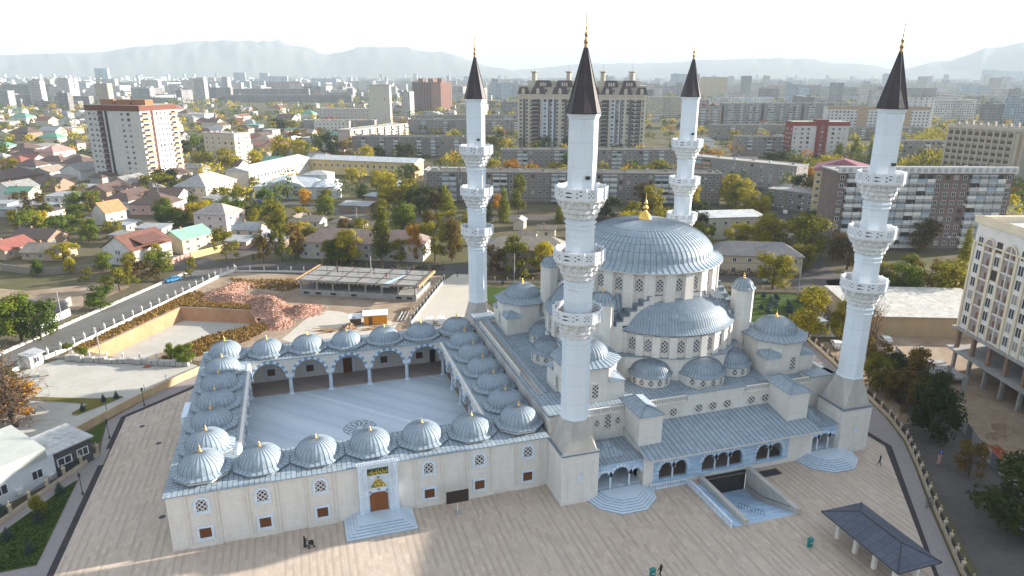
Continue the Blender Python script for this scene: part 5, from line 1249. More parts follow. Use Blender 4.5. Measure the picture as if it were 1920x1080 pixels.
def apartment(label,A,B,D,H,floors,cols,color,balc=(),bcol=None,roof='tarroof',ww=1.5,wh=1.5,sides=('R',),name='apartment_block',cat='apartment block',group=None,end_windows=1,vents=6,limit=100,ztop=.35,seed=1,wall='panel',pc=(.32,.30,.28)):
    L,a=frame(A,B); t=thing(name,label,cat,(A[0],A[1],0),a,group)
    mb=MB(); mb.box(0,L,0,D,-.3,H); lpart(t,'wall',mb,[M[wall]],color)
    mb=MB(); mb.box(-.06,L+.06,-.06,D+.06,-.3,.9); lpart(t,'plinth',mb,[M['render']],tuple(c*.6 for c in color))
    flat_roof(t,L,D,H,M[roof],.5,vents,seed,pc)
    fh=(H-1.2-ztop)/floors; sp=[]; rr=random.Random(seed)
    for f in range(floors):
        z=1.1+f*fh
        for c in range(cols):
            if c in balc: continue
            x=L*(c+.5)/cols; sp.append((x-ww/2,-.0,z+fh*.28,0,ww,min(wh,fh*.6)))
        for s_ in sides:
            n=max(1,int(D/6)) if end_windows else 0
            for k in range(n):
                y=D*(k+.5)/n
                if s_=='R': sp.append((L+.0,y-ww/2,z+fh*.28,PI/2,ww,min(wh,fh*.6)))
                else: sp.append((0,y+ww/2,z+fh*.28,-PI/2,ww,min(wh,fh*.6)))
    cw=L/cols
    for c in balc:
        x=L*(c+.5)/cols
        for f in range(floors):
            z=1.1+f*fh; w=cw*.92
            col_=rr.choice(bcol or [(.55,.55,.54),(.48,.5,.52),(.6,.59,.56),(.36,.42,.46)])
            g_=rr.random()<.82
            part_inst(t,'balcony',BG if g_ else BO,(x-w/2,0,z),0,(w,1.1,fh),col_)
    if (Vector((A[0],A[1],0))-CAMP).length<430:
        for k in range(12):
            c=rr.randrange(cols); f=rr.randrange(floors)
            if c in balc: continue
            x=L*(c+.5)/cols+ww/2+.15; z=1.2+f*fh+.5; mb=MB(); mb.box(x,x+.8,-.4,-.02,z,z+.6); lpart(t,'cooling_unit',mb,[M['whitewash']])
        for k in range(max(3,int(L/9))):
            x=rr.uniform(1,L-1); mb=MB(); mb.tube((x,D*.5,H+.2),(x,D*.5,H+rr.uniform(2,3.5)),.05,4); mb.tube((x-.7,D*.5,H+1.9),(x+.7,D*.5,H+1.9),.03,3); lpart(t,'aerial',mb,[M['iron']])
    windows(t,sp,None,limit)
    mb=MB(); mb.box(L*.5/cols+.2,L*.5/cols+2.2,-.1,0,0,2.3); lpart(t,'entrance_door',mb,[M['render']],(.10,.09,.08))
    return t
# ------------------------------------------------------------------ apartment blocks that can be told apart
GREY=(.23,.195,.175); 
apartment('long brown-grey five-storey block with white arched balconies just behind the great dome',(76,237),(206,189.5),12,14.6,5,40,GREY,(2,3,9,10,17,18,24,25,31,32,33,34),sides=('R',),seed=3,vents=14)
apartment('long grey five-storey block with pale blue stairwell strips, second row back from the dome',(139,324.6),(245,292.8),12,14.2,5,34,(.25,.22,.21),(3,4,10,11,14,21,22,27,30),[(.42,.5,.52),(.5,.55,.56)],seed=4,vents=12)
apartment('long dark five-storey block left of the back minaret, nearest of its yellow-treed rows',(59.5,449.2),(150,409),13,14.2,5,28,(.23,.20,.19),(2,6,9,14,17,22,25),[(.52,.53,.53),(.4,.42,.44)],seed=5,vents=10,limit=60)
apartment('five-storey block with a sunlit end row of white balconies beyond the dark long block',(64,519),(124,588),13,13.5,5,16,(.42,.37,.33),(1,3,5,7,9,11,13,15),[(.6,.57,.52)],sides=(),seed=6,limit=60,roof='paleroof')
apartment('narrow grey five-storey block left of the back minaret, farthest of its stepped rows',(150,690),(290,650),12,15,5,30,(.30,.27,.25),(4,5,12,13,20,21),seed=7,limit=40)
apartment('grey five-storey block in the middle stepped row beyond the yellow trees',(133,640),(255,603),12,13.5,5,28,(.28,.25,.24),(3,8,14,19,24),seed=8,limit=40)
apartment('pale-roofed low block behind the white two-storey warehouse',(30,671),(100,650),13,13,4,16,(.30,.26,.24),(),seed=9,roof='paleroof',limit=30)
apartment('pale flat-roofed building left of the back minaret above the dark trees',(80,268),(106,258),16,11,3,7,(.36,.33,.31),(),roof='paleroof',seed=10)
apartment('low grey building with a white canopy roof beside the back left minaret',(76,238),(101,230),14,11,3,6,(.27,.25,.24),(2,3),roof='paleroof',seed=11)
apartment('five-storey block with its cluttered pale roof seen end-on right of the far minaret',(236,270),(264,209),13,13.5,5,12,(.30,.27,.25),(1,2),[(.16,.42,.36),(.45,.2,.1),(.25,.45,.5)],roof='paleroof',seed=12,sides=('R','L'))
apartment('grey five-storey block behind the yellow trees left of the red and white building',(331,356),(372,343),12,15,5,12,(.28,.25,.23),(2,6,9),seed=13)
apartment('low brown-grey block in the row just right of the far minaret',(398,492),(490,465),12,13,4,22,(.27,.24,.22),(4,10,16),seed=14,limit=40)
apartment('grey five-storey block behind the poplars right of the red and white building',(410,302),(462,286),12,14.6,5,14,(.30,.27,.25),(2,3,8,11),seed=15)
apartment('long grey block low behind the white tower with brown bands',(520,452),(590,432),12,11,4,18,(.29,.26,.25),(3,9,14),seed=16,limit=40)
apartment('low shop building with a cluttered pale roof beside the red-roofed yellow block',(222,176),(232,157),22,9,3,5,(.24,.21,.2),(),roof='paleroof',seed=17,sides=('R','L'))
# the nine-storey brown panel block
t=apartment('nine-storey brown panel block with white glazed balconies behind the right minaret',(193,103),(250,84.5),13,27.4,9,20,(.20,.15,.135),(1,2,3,5,6,7,8,9,10,15,16,17,18),[(.6,.6,.6),(.52,.54,.56),(.62,.6,.57),(.28,.34,.42),(.45,.44,.43)],sides=('R','L'),seed=18,roof='paleroof',vents=8,pc=(.5,.49,.47),end_windows=0)
mb=MB(); L_=frame((193,103),(250,84.5))[0]
mb.box(-.3,L_+.3,-1.25,-.26,27.2,29.4,0)
lpart(t,'cornice',mb,[M['render']],(.58,.58,.58))
for k in range(26): mb=MB(); mb.mesh_add([(u+L_*(k+.5)/26,-1.262,27.5+z) for u,z in arch_pts(1.4,1.5,6)],[tuple(range(9))]); lpart(t,'cornice_arch',mb,[M['render']],(.36,.36,.37))
# red and white seven-storey block
L_,a_=frame((358.7,331.5),(397,319.5)); t=thing('apartment_block','white seven-storey building with a dark red central strip and red roof band','apartment block',(358.7,331.5,0),a_)
mb=MB(); mb.box(0,L_,0,14,-.3,26.2); lpart(t,'wall',mb,[M['render']],(.56,.52,.51))
mb=MB(); mb.box(-.2,L_+.2,-.2,14.2,24.2,26.9); lpart(t,'red_band',mb,[M['render']],(.26,.05,.045))
mb=MB(); mb.box(L_*.42,L_*.62,-.5,-.2,-.3,28.4); mb.box(L_*.42,L_*.62,-.2,8,26.91,28.4); lpart(t,'red_strip',mb,[M['render']],(.22,.045,.04))
mb=MB(); mb.box(-.3,0,0,14,-.3,26.2); lpart(t,'red_side',mb,[M['render']],(.22,.05,.045))
mb=MB(); mb.box(0,L_,0,14,26.92,27.0); lpart(t,'roof',mb,[M['paleroof']])
sp=[]
for f in range(7):
    z=2.4+f*3.1
    for u in (.06,.17,.28,.72,.83,.93): sp.append((L_*u-.9,0,z,0,1.9 if u not in (.06,.93) else .8,1.7))
    sp.append((L_*.52-.9,-.5,z+1.2,0,1.8,1.6))
    for y in (2,5,8,11): sp.append((-.3,y+.6,z,-PI/2,1.2,1.5))
windows(t,sp)
# yellow corner building with a maroon roof
t=apartment('yellow six-storey corner building with green glass bays under a maroon hip roof',(231,158),(246,143),22,19.6,6,6,(.52,.42,.24),(1,4),[(.35,.40,.16),(.42,.44,.22)],seed=19,sides=('L','R'),wall='render',vents=0)
L_=frame((231,158),(246,143))[0]; mb=MB(); hip(mb,[(-1,-1),(L_+1,-1),(L_+1,23),(-1,23)],20.2,((L_/2,8),(L_/2,14)),24,0); lpart(t,'hip_roof',mb,[M['roofoc']],(.24,.06,.09))
# hotel with arched loggias
L_,a_=frame((392,236),(402,196)); t=thing('hotel','cream hotel with rows of arched loggias at the right edge','hotel',(392,236,0),a_)
CREAM=(.50,.44,.36)
mb=MB(); mb.box(0,L_,0,15,-.3,29); lpart(t,'wall',mb,[M['render']],CREAM)
mb=MB(); mb.box(-.5,L_+.5,-.9,16,29.0,31.0); lpart(t,'parapet',mb,[M['render']],CREAM)
mb=MB(); mb.box(.5,L_-.5,1,15,31.01,31.2); lpart(t,'roof',mb,[M['tarroof']])
for k in range(11):
    x=L_*(k+.25)/11.6; mb=MB(); mb.box(x-.35,x+.35,-.9,0,-.3,29); lpart(t,'rib',mb,[M['render']],CREAM)
for k in range(10):
    x0=L_*(k+.25)/11.6+.5; w=L_/11.6-1.0
    for f in range(7):
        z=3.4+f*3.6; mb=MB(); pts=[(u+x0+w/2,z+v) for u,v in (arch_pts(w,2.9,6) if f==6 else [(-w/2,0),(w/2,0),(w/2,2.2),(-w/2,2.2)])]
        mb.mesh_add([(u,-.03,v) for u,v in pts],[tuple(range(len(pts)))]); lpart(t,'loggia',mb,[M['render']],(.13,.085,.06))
        mb=MB(); mb.box(x0,x0+w,-.8,-.6,z-.5,z+.55); lpart(t,'loggia_rail',mb,[M['render']],(.42,.37,.30))
mb=MB(); pts=[(u+L_*.965,2+v) for u,v in arch_pts(1.8,26,8)]; mb.mesh_add([(u,-.05,v) for u,v in pts],[tuple(range(len(pts)))]); lpart(t,'stair_panel',mb,[M['render']],(.34,.25,.17))
mb=MB(); mb.box(L_,L_+45,6,20,-.3,28.6); lpart(t,'wing_wall',mb,[M['render']],(.46,.42,.37))
sp=[(L_+6+7*k,6,3+f*3.6,0,1.3,2.6) for k in range(5) for f in range(7)]; windows(t,sp)
for k in range(9): mb=MB(); mb.box(2+k*4,3.2+k*4,5,7,31.2,32.2+(k%3)*.7); lpart(t,'roof_vent',mb,[M['render']],(.4,.36,.32))
# white tower with brown bands
t=apartment('white nine-storey tower block with tan vertical bands behind the red and white building',(528,492),(612,448),14,28.5,9,26,(.58,.57,.56),(),seed=20,limit=100,wall='render',pc=(.42,.30,.2),ww=2.0,sides=('R',))
L_=frame((528,492),(612,448))[0]
for u0,u1 in ((.30,.40),(.72,.82)): mb=MB(); mb.box(L_*u0,L_*u1,-.12,-.0,0,28.4); lpart(t,'tan_band',mb,[M['render']],(.42,.30,.2))
mb=MB(); mb.box(-.1,L_+.1,-.15,.0,26.2,28.6); lpart(t,'tan_band',mb,[M['render']],(.40,.29,.2))
apartment('slim white tower block right of the right minaret spire',(609,468),(630,461),16,38,12,4,(.60,.58,.56),(),seed=21,wall='render',sides=('L','R'))
for k,(A,B) in enumerate((((492,614),(536,606)),((540,606),(584,597)),((588,597),(640,588)))):
    apartment('grey nine-storey panel block in the row behind the white striped tower',A,B,13,27,9,12,(.26,.25,.26),(1,2,5,8,10),[(.36,.38,.4),(.42,.42,.43)],seed=22+k,limit=50,group='grey panel blocks in one row',roof='paleroof',wall='panel')
t=apartment('six-storey block under steep red gables left of the grey panel row',(452,640),(490,616),14,24,7,10,(.40,.33,.30),(2,5,8),seed=26,limit=40,vents=0)
for k in range(4): mb=MB(); mb.extr([(10*k+.5,24.4),(10*k+9,24.4),(10*k+4.7,28)],'y',1,13); lpart(t,'red_gable',mb,[M['roofoc']],(.26,.09,.09))
t=apartment('pale yellow slab block in the haze right of the far minaret',(955,1396),(1014,1381),16,52,14,14,(.52,.42,.27),(),seed=27,limit=60,wall='render',sides=('L',))
apartment('tall white windowless slab tower beyond the pale office hall',(108,760),(131,753),13,46,2,2,(.52,.48,.42),(),seed=28,wall='render',limit=6,roof='paleroof')
t=apartment('long white low institute hall running left from the slab tower',(53,833),(116,797),18,17.2,4,14,(.50,.46,.42),(),seed=29,wall='render',roof='paleroof',limit=30)
apartment('bright white three-storey hall on the near side of the long institute hall',(40,655),(74,646),16,12.5,3,9,(.60,.57,.53),(),seed=30,wall='render',roof='paleroof')
apartment('six-storey cream office with an arched glass strip beside the yellow trees',(-40,424),(-19.8,407.6),15,21,6,5,(.50,.44,.34),(),seed=31,wall='render',sides=('R',),roof='paleroof',ztop=1.5)
# half-built brick tower
L_,a_=frame((214,1078),(252,1038)); t=thing('unfinished_tower','unfinished brown brick tower block with empty window holes','tower block',(214,1078,0),a_)
mb=MB(); mb.box(0,L_,0,32,-.3,46); lpart(t,'wall',mb,[M['brickoc']],(.30,.15,.11))
mb=MB(); mb.box(L_*.66,L_+.3,-.3,0,-.3,44); lpart(t,'brick_panel',mb,[M['brickoc']],(.40,.24,.19))
for k in range(8): mb=MB(); x=L_*.68*k/7; mb.box(x-.5,x+.5,-.7,0,-.3,46.5); lpart(t,'concrete_rib',mb,[M['render']],(.2,.16,.15))
HOLE=unit_window('window_hole',0,.01,'dark')
windows(t,[(L_*.66*(k+.5)/7-.9,-.02,2+f*3.6,0,2.4,2.2) for k in range(7) for f in range(12)]+[(L_+.02,2+5*k,2+f*3.6,PI/2,2.0,2.2) for k in range(6) for f in range(12)],HOLE,100)
for x,y in ((6,8),(24,10),(40,12),(20,24)): mb=MB(); mb.box(x,x+9,y,y+7,46,52); lpart(t,'roof_shaft',mb,[M['brickoc']],(.30,.2,.15))
# twin luxury blocks behind the central minaret
def mansard(mb,x0,x1,y0,y1,z0,z1,ins,m=0):
    mb.frustum([(x0,y0),(x1,y0),(x1,y1),(x0,y1)],z0,[(x0+ins,y0+ins),(x1-ins,y0+ins),(x1-ins,y1-ins),(x0+ins,y1-ins)],z1,m)
def luxury(label,A,B,D):
    L,a=frame(A,B); t=thing('apartment_tower',label,'apartment tower',(A[0],A[1],0),a,'twin apartment towers with dark mansard roofs')
    mb=MB(); mb.box(0,L,0,D,-.3,43); lpart(t,'wall',mb,[M['render']],(.52,.45,.36))
    mb=MB(); mb.box(-.5,L+.5,-.5,D+.5,40.2,41.0); lpart(t,'cornice',mb,[M['render']],(.56,.5,.42)); mb=MB(); mb.box(-.5,L+.5,-.5,D+.5,43.0,43.7); lpart(t,'cornice',mb,[M['render']],(.56,.5,.42))
    for x in (0,.16,.34,.62,.80,.97): mb=MB(); mb.box(L*x-.1,L*x+1.0,-.6,0,-.3,43); lpart(t,'pilaster',mb,[M['render']],(.58,.52,.43))
    for x0,x1 in ((.37,.61),): mb=MB(); mb.box(L*x0,L*x1,-.35,0,-.3,40.2); lpart(t,'blue_white_bay',mb,[M['render']],(.50,.55,.62))
    for k in (.08,.30,.46,.545,.70,.86): mb=MB(); mb.box(L*k-.1,L*k+2.3,-.37 if .37<k<.6 else -.03,0,1.2,40); lpart(t,'window_strip',mb,[M['render']],(.13,.10,.095))
    sp=[];n=11
    for f in range(13):
        z=1.5+f*3.02
        for k in range(n): 
            if k in (2,3): continue
            sp.append((L*(k+.5)/n-1.1,-.36 if .37<(k+.5)/n<.61 else 0,z,0,2.2,2.1))
        for k in (2.1,8.2): 
            o=part_inst(t,'balcony',BO,(L*k/n,0,z-.5),0,(L*1.7/n,1.3,3.0),(.07,.05,.05))
        for k in range(5): sp.append((L,D*(k+.5)/5-1,z,PI/2,2.0,2.1))
    windows(t,sp)
    for k,(x0,x1) in enumerate(((-.3,.16),(.2,.4),(.52,.74),(.82,1.01))):
        mb=MB(); mansard(mb,L*max(0,x0)-.4,L*x1+.4,-.4,7,43.7,49.2,1.6); lpart(t,'mansard_roof',mb,[M['roofoc']],(.055,.035,.04))
        xc=L*(max(0,x0)+x1)/2; mb=MB(); mb.mesh_add([(u+xc,-.42,44+v) for u,v in arch_pts(2.6,4.4,8)],[tuple(range(11))]); mb.T=None; lpart(t,'dormer',mb,[M['render']],(.5,.44,.38))
    mb=MB(); mb.box(0,L,3,D,43.7,50.5); lpart(t,'attic_wall',mb,[M['render']],(.48,.42,.35))
    windows(t,[(L*(k+.5)/6-1,2.98,45.4,0,2.0,2.4) for k in range(6)])
    for x0,x1 in ((.24,.5),(.56,.82)):
        mb=MB(); mansard(mb,L*x0,L*x1,2.2,12,49.3,54.3,1.4); lpart(t,'mansard_roof',mb,[M['roofoc']],(.055,.035,.04))
        for e in (-1.8,0,1.8): mb=MB(); xc=L*(x0+x1)/2+e; mb.mesh_add([(u+xc,2.3,50+v) for u,v in arch_pts(1.3,2.8,6)],[tuple(range(9))]); lpart(t,'dormer',mb,[M['render']],(.5,.44,.38))
    mb=MB(); mb.box(L*.12,L*.9,8,D-4,50.5,54); lpart(t,'penthouse_wall',mb,[M['render']],(.52,.46,.38))
    for x in (.22,.74):
        mb=MB(); c=(L*x,10); mb.lathe([(2.0,54),(1.9,60),(2.1,60.1)],12,c); mb.lathe([(2.9,60.6),(3.0,61.2),(.1,61.4)],12,c); mb.lathe([(1.9,60),(2.9,60.6)],12,c); lpart(t,'lantern_turret',mb,[M['render']],(.48,.42,.33))
        mb=MB(); mb.tube((c[0],c[1],61.3),(c[0],c[1],67),.09,4); lpart(t,'mast',mb,[M['iron']])
luxury('ornate apartment tower with dark mansard roof just left of the central minaret',(193,458),(241,434),20)
luxury('ornate apartment tower with dark mansard roof just right of the central minaret',(243,428),(283,411),22)
# cream thirteen-storey tower on the left
L_,a_=frame((-93.5,360.1),(-61.5,339.9)); t=thing('apartment_tower','white thirteen-storey apartment tower with brown parapet and orange balconies at left','apartment tower',(-93.5,360.1,0),a_)
D_=28.4; CW=(.56,.53,.49)
mb=MB(); mb.box(0,L_*.44,1.6,D_,-.3,39.4); lpart(t,'wall',mb,[M['render']],CW)
mb=MB(); mb.box(L_*.44,L_,0,D_,-.3,39.4); lpart(t,'wall',mb,[M['render']],CW)
for x0,x1,y0 in ((0,L_*.44,1.6),(L_*.44,L_,0)): mb=MB(); mb.box(x0-.15,x1+.15,y0-.2,D_+.2,39.4,42.3); lpart(t,'brown_parapet',mb,[M['brickoc']],(.22,.085,.06))
mb=MB(); mb.box(0.3,L_-.3,2,D_-.3,42.31,42.4); lpart(t,'roof',mb,[M['paleroof']])
for x,w in ((7,9),(18,9),(28,9)): mb=MB(); mb.box(x,x+w,6,12,42.4,45.3); lpart(t,'stair_head',mb,[M['brickoc']],(.42,.19,.10))
mb=MB(); mb.box(L_*.22,L_*.31,1.5,1.6,-.3,39.3); lpart(t,'brown_strip',mb,[M['brickoc']],(.16,.085,.07))
mb=MB(); mb.box(L_*.345,L_*.385,1.45,1.6,-.3,39.3); lpart(t,'glazed_strip',mb,[M['glass']])
sp=[]
for f in range(13):
    z=1.6+f*2.95
    for u in (.045,.135): sp.append((L_*u,1.6,z,0,1.7,1.5))
    sp.append((L_*.395,1.6,z,0,1.6,1.5))
    for u in (.66,.77): sp.append((L_*u,0,z,0,1.8,1.5))
    for v in (.42,.52,.63,.71): sp.append((L_,D_*v,z,PI/2,1.15,1.5))
    part_inst(t,'balcony',BO,(L_*.225,1.5,z-.5),0,(L_*.08,.8,2.9),(.14,.08,.07))
    for v0,v1 in ((.02,.24),(.80,.98)):
        part_inst(t,'balcony',BO,(L_,D_*v0,z-.5),PI/2,(D_*(v1-v0),1.2,2.6),(.50,.26,.14))
windows(t,sp)
mb=MB(); mb.box(L_-.3,L_+.12,D_*.27,D_*.34,-.3,39.4); lpart(t,'brown_recess',mb,[M['render']],(.10,.045,.04))
mb=MB(); mb.box(L_*.25,L_*.45,-1.0,1.5,0,2.6); lpart(t,'entrance_porch',mb,[M['render']],(.25,.42,.60))
# L-shaped warehouse and the white clinic
WR=(.50,.53,.56)
def wing(t,A,B,D,H,col_,nw,doors,rc=WR):
    L,a=frame(A,B); R0=Matrix.Rotation(a-t.rotation_euler.z,4,'Z'); off=Matrix.Rotation(-t.rotation_euler.z,4,'Z')@Vector((A[0]-t.location.x,A[1]-t.location.y,0))
    T=Matrix.Translation(off)@R0
    def bx(n,mb,mats,c=None): mb.v=[tuple(T@Vector(v)) for v in mb.v]; return lpart(t,n,mb,mats,c)
    mb=MB(); mb.box(0,L,0,D,-.2,H); bx('wall',mb,[M['render']],col_)
    mb=MB(); mb.extr([(-1.0,H+.02),(D+1.0,H+.02),(D*.55,H+2.0)],'x',-.8,L+.8); bx('roof',mb,[M['roofoc']],rc)
    e=T.to_euler().z
    for k in range(nw):
        p=T@Vector((L*(k+.5)/nw-.8,0,H*.52)); part_inst(t,'window',WU,p,e,(1.5,1,2.0))
    for u in doors:
        mb=MB(); mb.box(L*u-1.6,L*u+1.6,-.08,0,0,2.9); bx('gate',mb,[M['render']],(.42,.14,.05))
t=thing('warehouse','long L-shaped two-storey warehouse with pale metal roof, one wing white and one yellow','warehouse',(-7.3,303.9,0),0)
wing(t,(-7.3,303.9),(25.5,359.5),14,9.5,(.60,.55,.47),19,(.35,.5,.6,.66,.75))
wing(t,(26.6,358.8),(84,321),14,8.8,(.58,.46,.24),17,(.72,.93,.98))
L_,a_=frame((-4,273.5),(38,256)); t=thing('clinic','pale blue-white low building with arched windows and a shining metal roof','clinic',(-4,273.5,0),a_)
PB=(.52,.55,.55)
mb=MB(); mb.box(0,34,0,26,-.2,6); lpart(t,'wall',mb,[M['render']],PB)
mb=MB(); mb.prism([(34+8*math.cos(q),7+7.5*math.sin(q)) for q in [PI*2*k/10 for k in range(10)]],-.2,6.2); lpart(t,'round_bay',mb,[M['render']],PB)
mb=MB(); mb.extr([(6,6),(26,6),(24,7.6),(16,9.4),(8,7.6)],'y',-.6,.0); lpart(t,'front_gable',mb,[M['render']],PB)
mb=MB(); hip(mb,[(-.6,-.6),(34.6,-.6),(34.6,26.6),(-.6,26.6)],6.02,((10,12),(26,14)),9.8,0); lpart(t,'roof',mb,[M['roofoc']],(.50,.55,.58))
mb=MB(); mb.extr([(5.6,6.1),(26.4,6.1),(16,9.8)],'y',-.9,12); lpart(t,'gable_roof',mb,[M['roofoc']],(.50,.55,.58))
mb=MB(); mb.lathe([(8.8,6.25),(.1,9.2)],10,(34,7)); lpart(t,'bay_roof',mb,[M['roofoc']],(.47,.52,.55))
mb=MB(); mb.box(20,33,13,24,6.0,10.2); lpart(t,'raised_hall',mb,[M['render']],(.5,.5,.47)); mb=MB(); hip(mb,[(19.5,12.5),(33.5,12.5),(33.5,24.5),(19.5,24.5)],10.2,((25,18),(28,18)),12,0); lpart(t,'hall_roof',mb,[M['roofoc']],(.42,.44,.43))
for x,w,h in ((9.5,3,3.6),(14.2,3.8,4.8),(20,3,3.6)): part_inst(t,'window',WA,(x,-.62 if w>0 else 0,1.4),0,(w,1,h))
for k in range(6):
    q=-PI*.85+PI*.85*(k+.5)/6; part_inst(t,'window',WU,(34+8.0*math.cos(q)*.96,7+7.5*math.sin(q)*.97,1.2),q+PI/2,(1.6,1,3.8))
mb=MB(); mb.box(2,9,-7,-.0,0,3.2); lpart(t,'porch',mb,[M['render']],(.5,.54,.54)); mb=MB(); hip(mb,[(1.6,-7.4),(9.4,-7.4),(9.4,.2),(1.6,.2)],3.21,((5.5,-4),(5.5,-3)),4.4,0); lpart(t,'porch_roof',mb,[M['roofoc']],(.40,.5,.52))
# beige tower under construction at the right edge
Dd=Vector((-.3,-.954)); C0=(144.5,11.5); a_=math.atan2(Dd.y,Dd.x); L_=66
t=thing('unfinished_tower','tall cream unfinished building with arched bays standing on open concrete columns','tower block',(C0[0],C0[1],0),a_)
CR=(.66,.58,.44); HT=32.5
mb=MB(); mb.box(0,L_,0,15,9.3,HT-1.2); lpart(t,'wall',mb,[M['render']],(.66,.64,.61))
mb=MB(); mb.box(-.5,L_+.5,-.55,.4,HT-1.2,HT); mb.box(-.5,.4,.4,15.5,HT-1.2,HT); mb.box(.4,L_,14.6,15.5,HT-1.2,HT); lpart(t,'parapet',mb,[M['render']],CR)
mb=MB(); mb.box(.4,L_,.4,14.6,HT-1.9,HT-1.7); lpart(t,'roof',mb,[M['brickoc']],(.26,.17,.13))
for k in range(64):
    x=.2+k*1.0; mb=MB(); mb.lathe([(.42,0),(.42,.25)],8,(x,-.1)); mb.v=[(a,b_,HT+c) for a,b_,c in mb.v]; lpart(t,'parapet_stud',mb,[M['render']],CR)
for x in (0,3.0,6.0,8.6,12.4,15.2,17.6,20.4,23,25.6,29.4,32.2,34.6,37.4,40,42.6,46.4,49.2,51.6,54.4,57,59.6,63.4): mb=MB(); mb.box(x,x+.5,-.32,0,9.3,HT-5.2); lpart(t,'rib',mb,[M['render']],CR)
mb=MB(); mb.box(0,L_,-.3,0,HT-5.2,HT-4.9); lpart(t,'band',mb,[M['render']],CR)
sp=[];fh=2.75
for base in (0,17.0,34.0,51.0):
    for x in (1.1,6.55,13.2,15.9):
        if base+x>L_-3: continue
        for f in range(7): sp.append((base+x,-.0,10.2+f*fh,0,1.5,2.1))
    for x,w in ((3.55,2.3),(9.15,3.1)):
        if base+x>L_-4: continue
        h=fh*7-.2; mb=MB(); pts=[(u+base+x+w/2,9.7+v) for u,v in arch_pts(w,h,10)]; mb.mesh_add([(u,-.06,v) for u,v in pts],[tuple(range(len(pts)))]); lpart(t,'arched_bay_shade',mb,[M['render']],(.30,.26,.26))  # flat panel, shade of a recess painted as lavender grey
        fr=MB(); ring_face(fr,arch_pts(w+.7,h+.35,10),arch_pts(w,h,10),-.3,0); fr.v=[(u+base+x+w/2,v,z+9.7) for u,v,z in fr.v]; lpart(t,'arch_trim',fr,[M['render']],CR)
        if w>3: mb=MB(); mb.box(base+x+w/2-.14,base+x+w/2+.14,-.25,-.07,9.7,9.7+h-.2); lpart(t,'mullion',mb,[M['render']],(.6,.58,.55))
        for f in range(1,7): mb=MB(); mb.box(base+x,base+x+w,-.25,-.07,9.5+f*fh,9.85+f*fh); lpart(t,'bay_slab',mb,[M['render']],(.6,.58,.55))
        for f in range(7):
            for q in ((.28,.78) if w>3 else (.6,)): mb=MB(); mb.box(base+x+w*q-.3,base+x+w*q+.3,-.1,-.062,9.9+f*fh,11.2+f*fh); lpart(t,'bay_door',mb,[M['render']],(.16,.09,.06))
windows(t,sp)
for z in (8.9,4.4): mb=MB(); mb.box(-.6,L_,-.8 if z>5 else -1.2,15,z,z+.38); lpart(t,'floor_slab',mb,[M['concrete']])
brk=M['brickoc']
for k in range(14):
    x=.6+k*4.9
    for y,m_,c_ in ((.3,brk,(.36,.23,.16)),(7,M['concrete'],None),(14,M['concrete'],None)): mb=MB(); mb.box(x-.35,x+.35,y-.35,y+.35,4.78,8.9); lpart(t,'column',mb,[m_],c_)
    for y in (.3,7,14): mb=MB(); mb.box(x-.3,x+.3,y-.3,y+.3,-.2,4.4); lpart(t,'column',mb,[M['concrete']])
    if k in (0,2,3): mb=MB(); mb.box(x-.3,x+.3,-7.3,-6.7,-.2,4.8); lpart(t,'bare_column',mb,[M['concrete']])
mb=MB(); mb.box(0,L_,9.5,9.7,4.8,8.9); lpart(t,'inner_wall',mb,[brk],(.20,.12,.09))
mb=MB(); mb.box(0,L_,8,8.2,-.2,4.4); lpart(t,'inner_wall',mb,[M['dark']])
mb=MB(); mb.box(-.5,9,-7.4,-1.6,1.0,1.35); lpart(t,'lower_slab',mb,[M['concrete']])
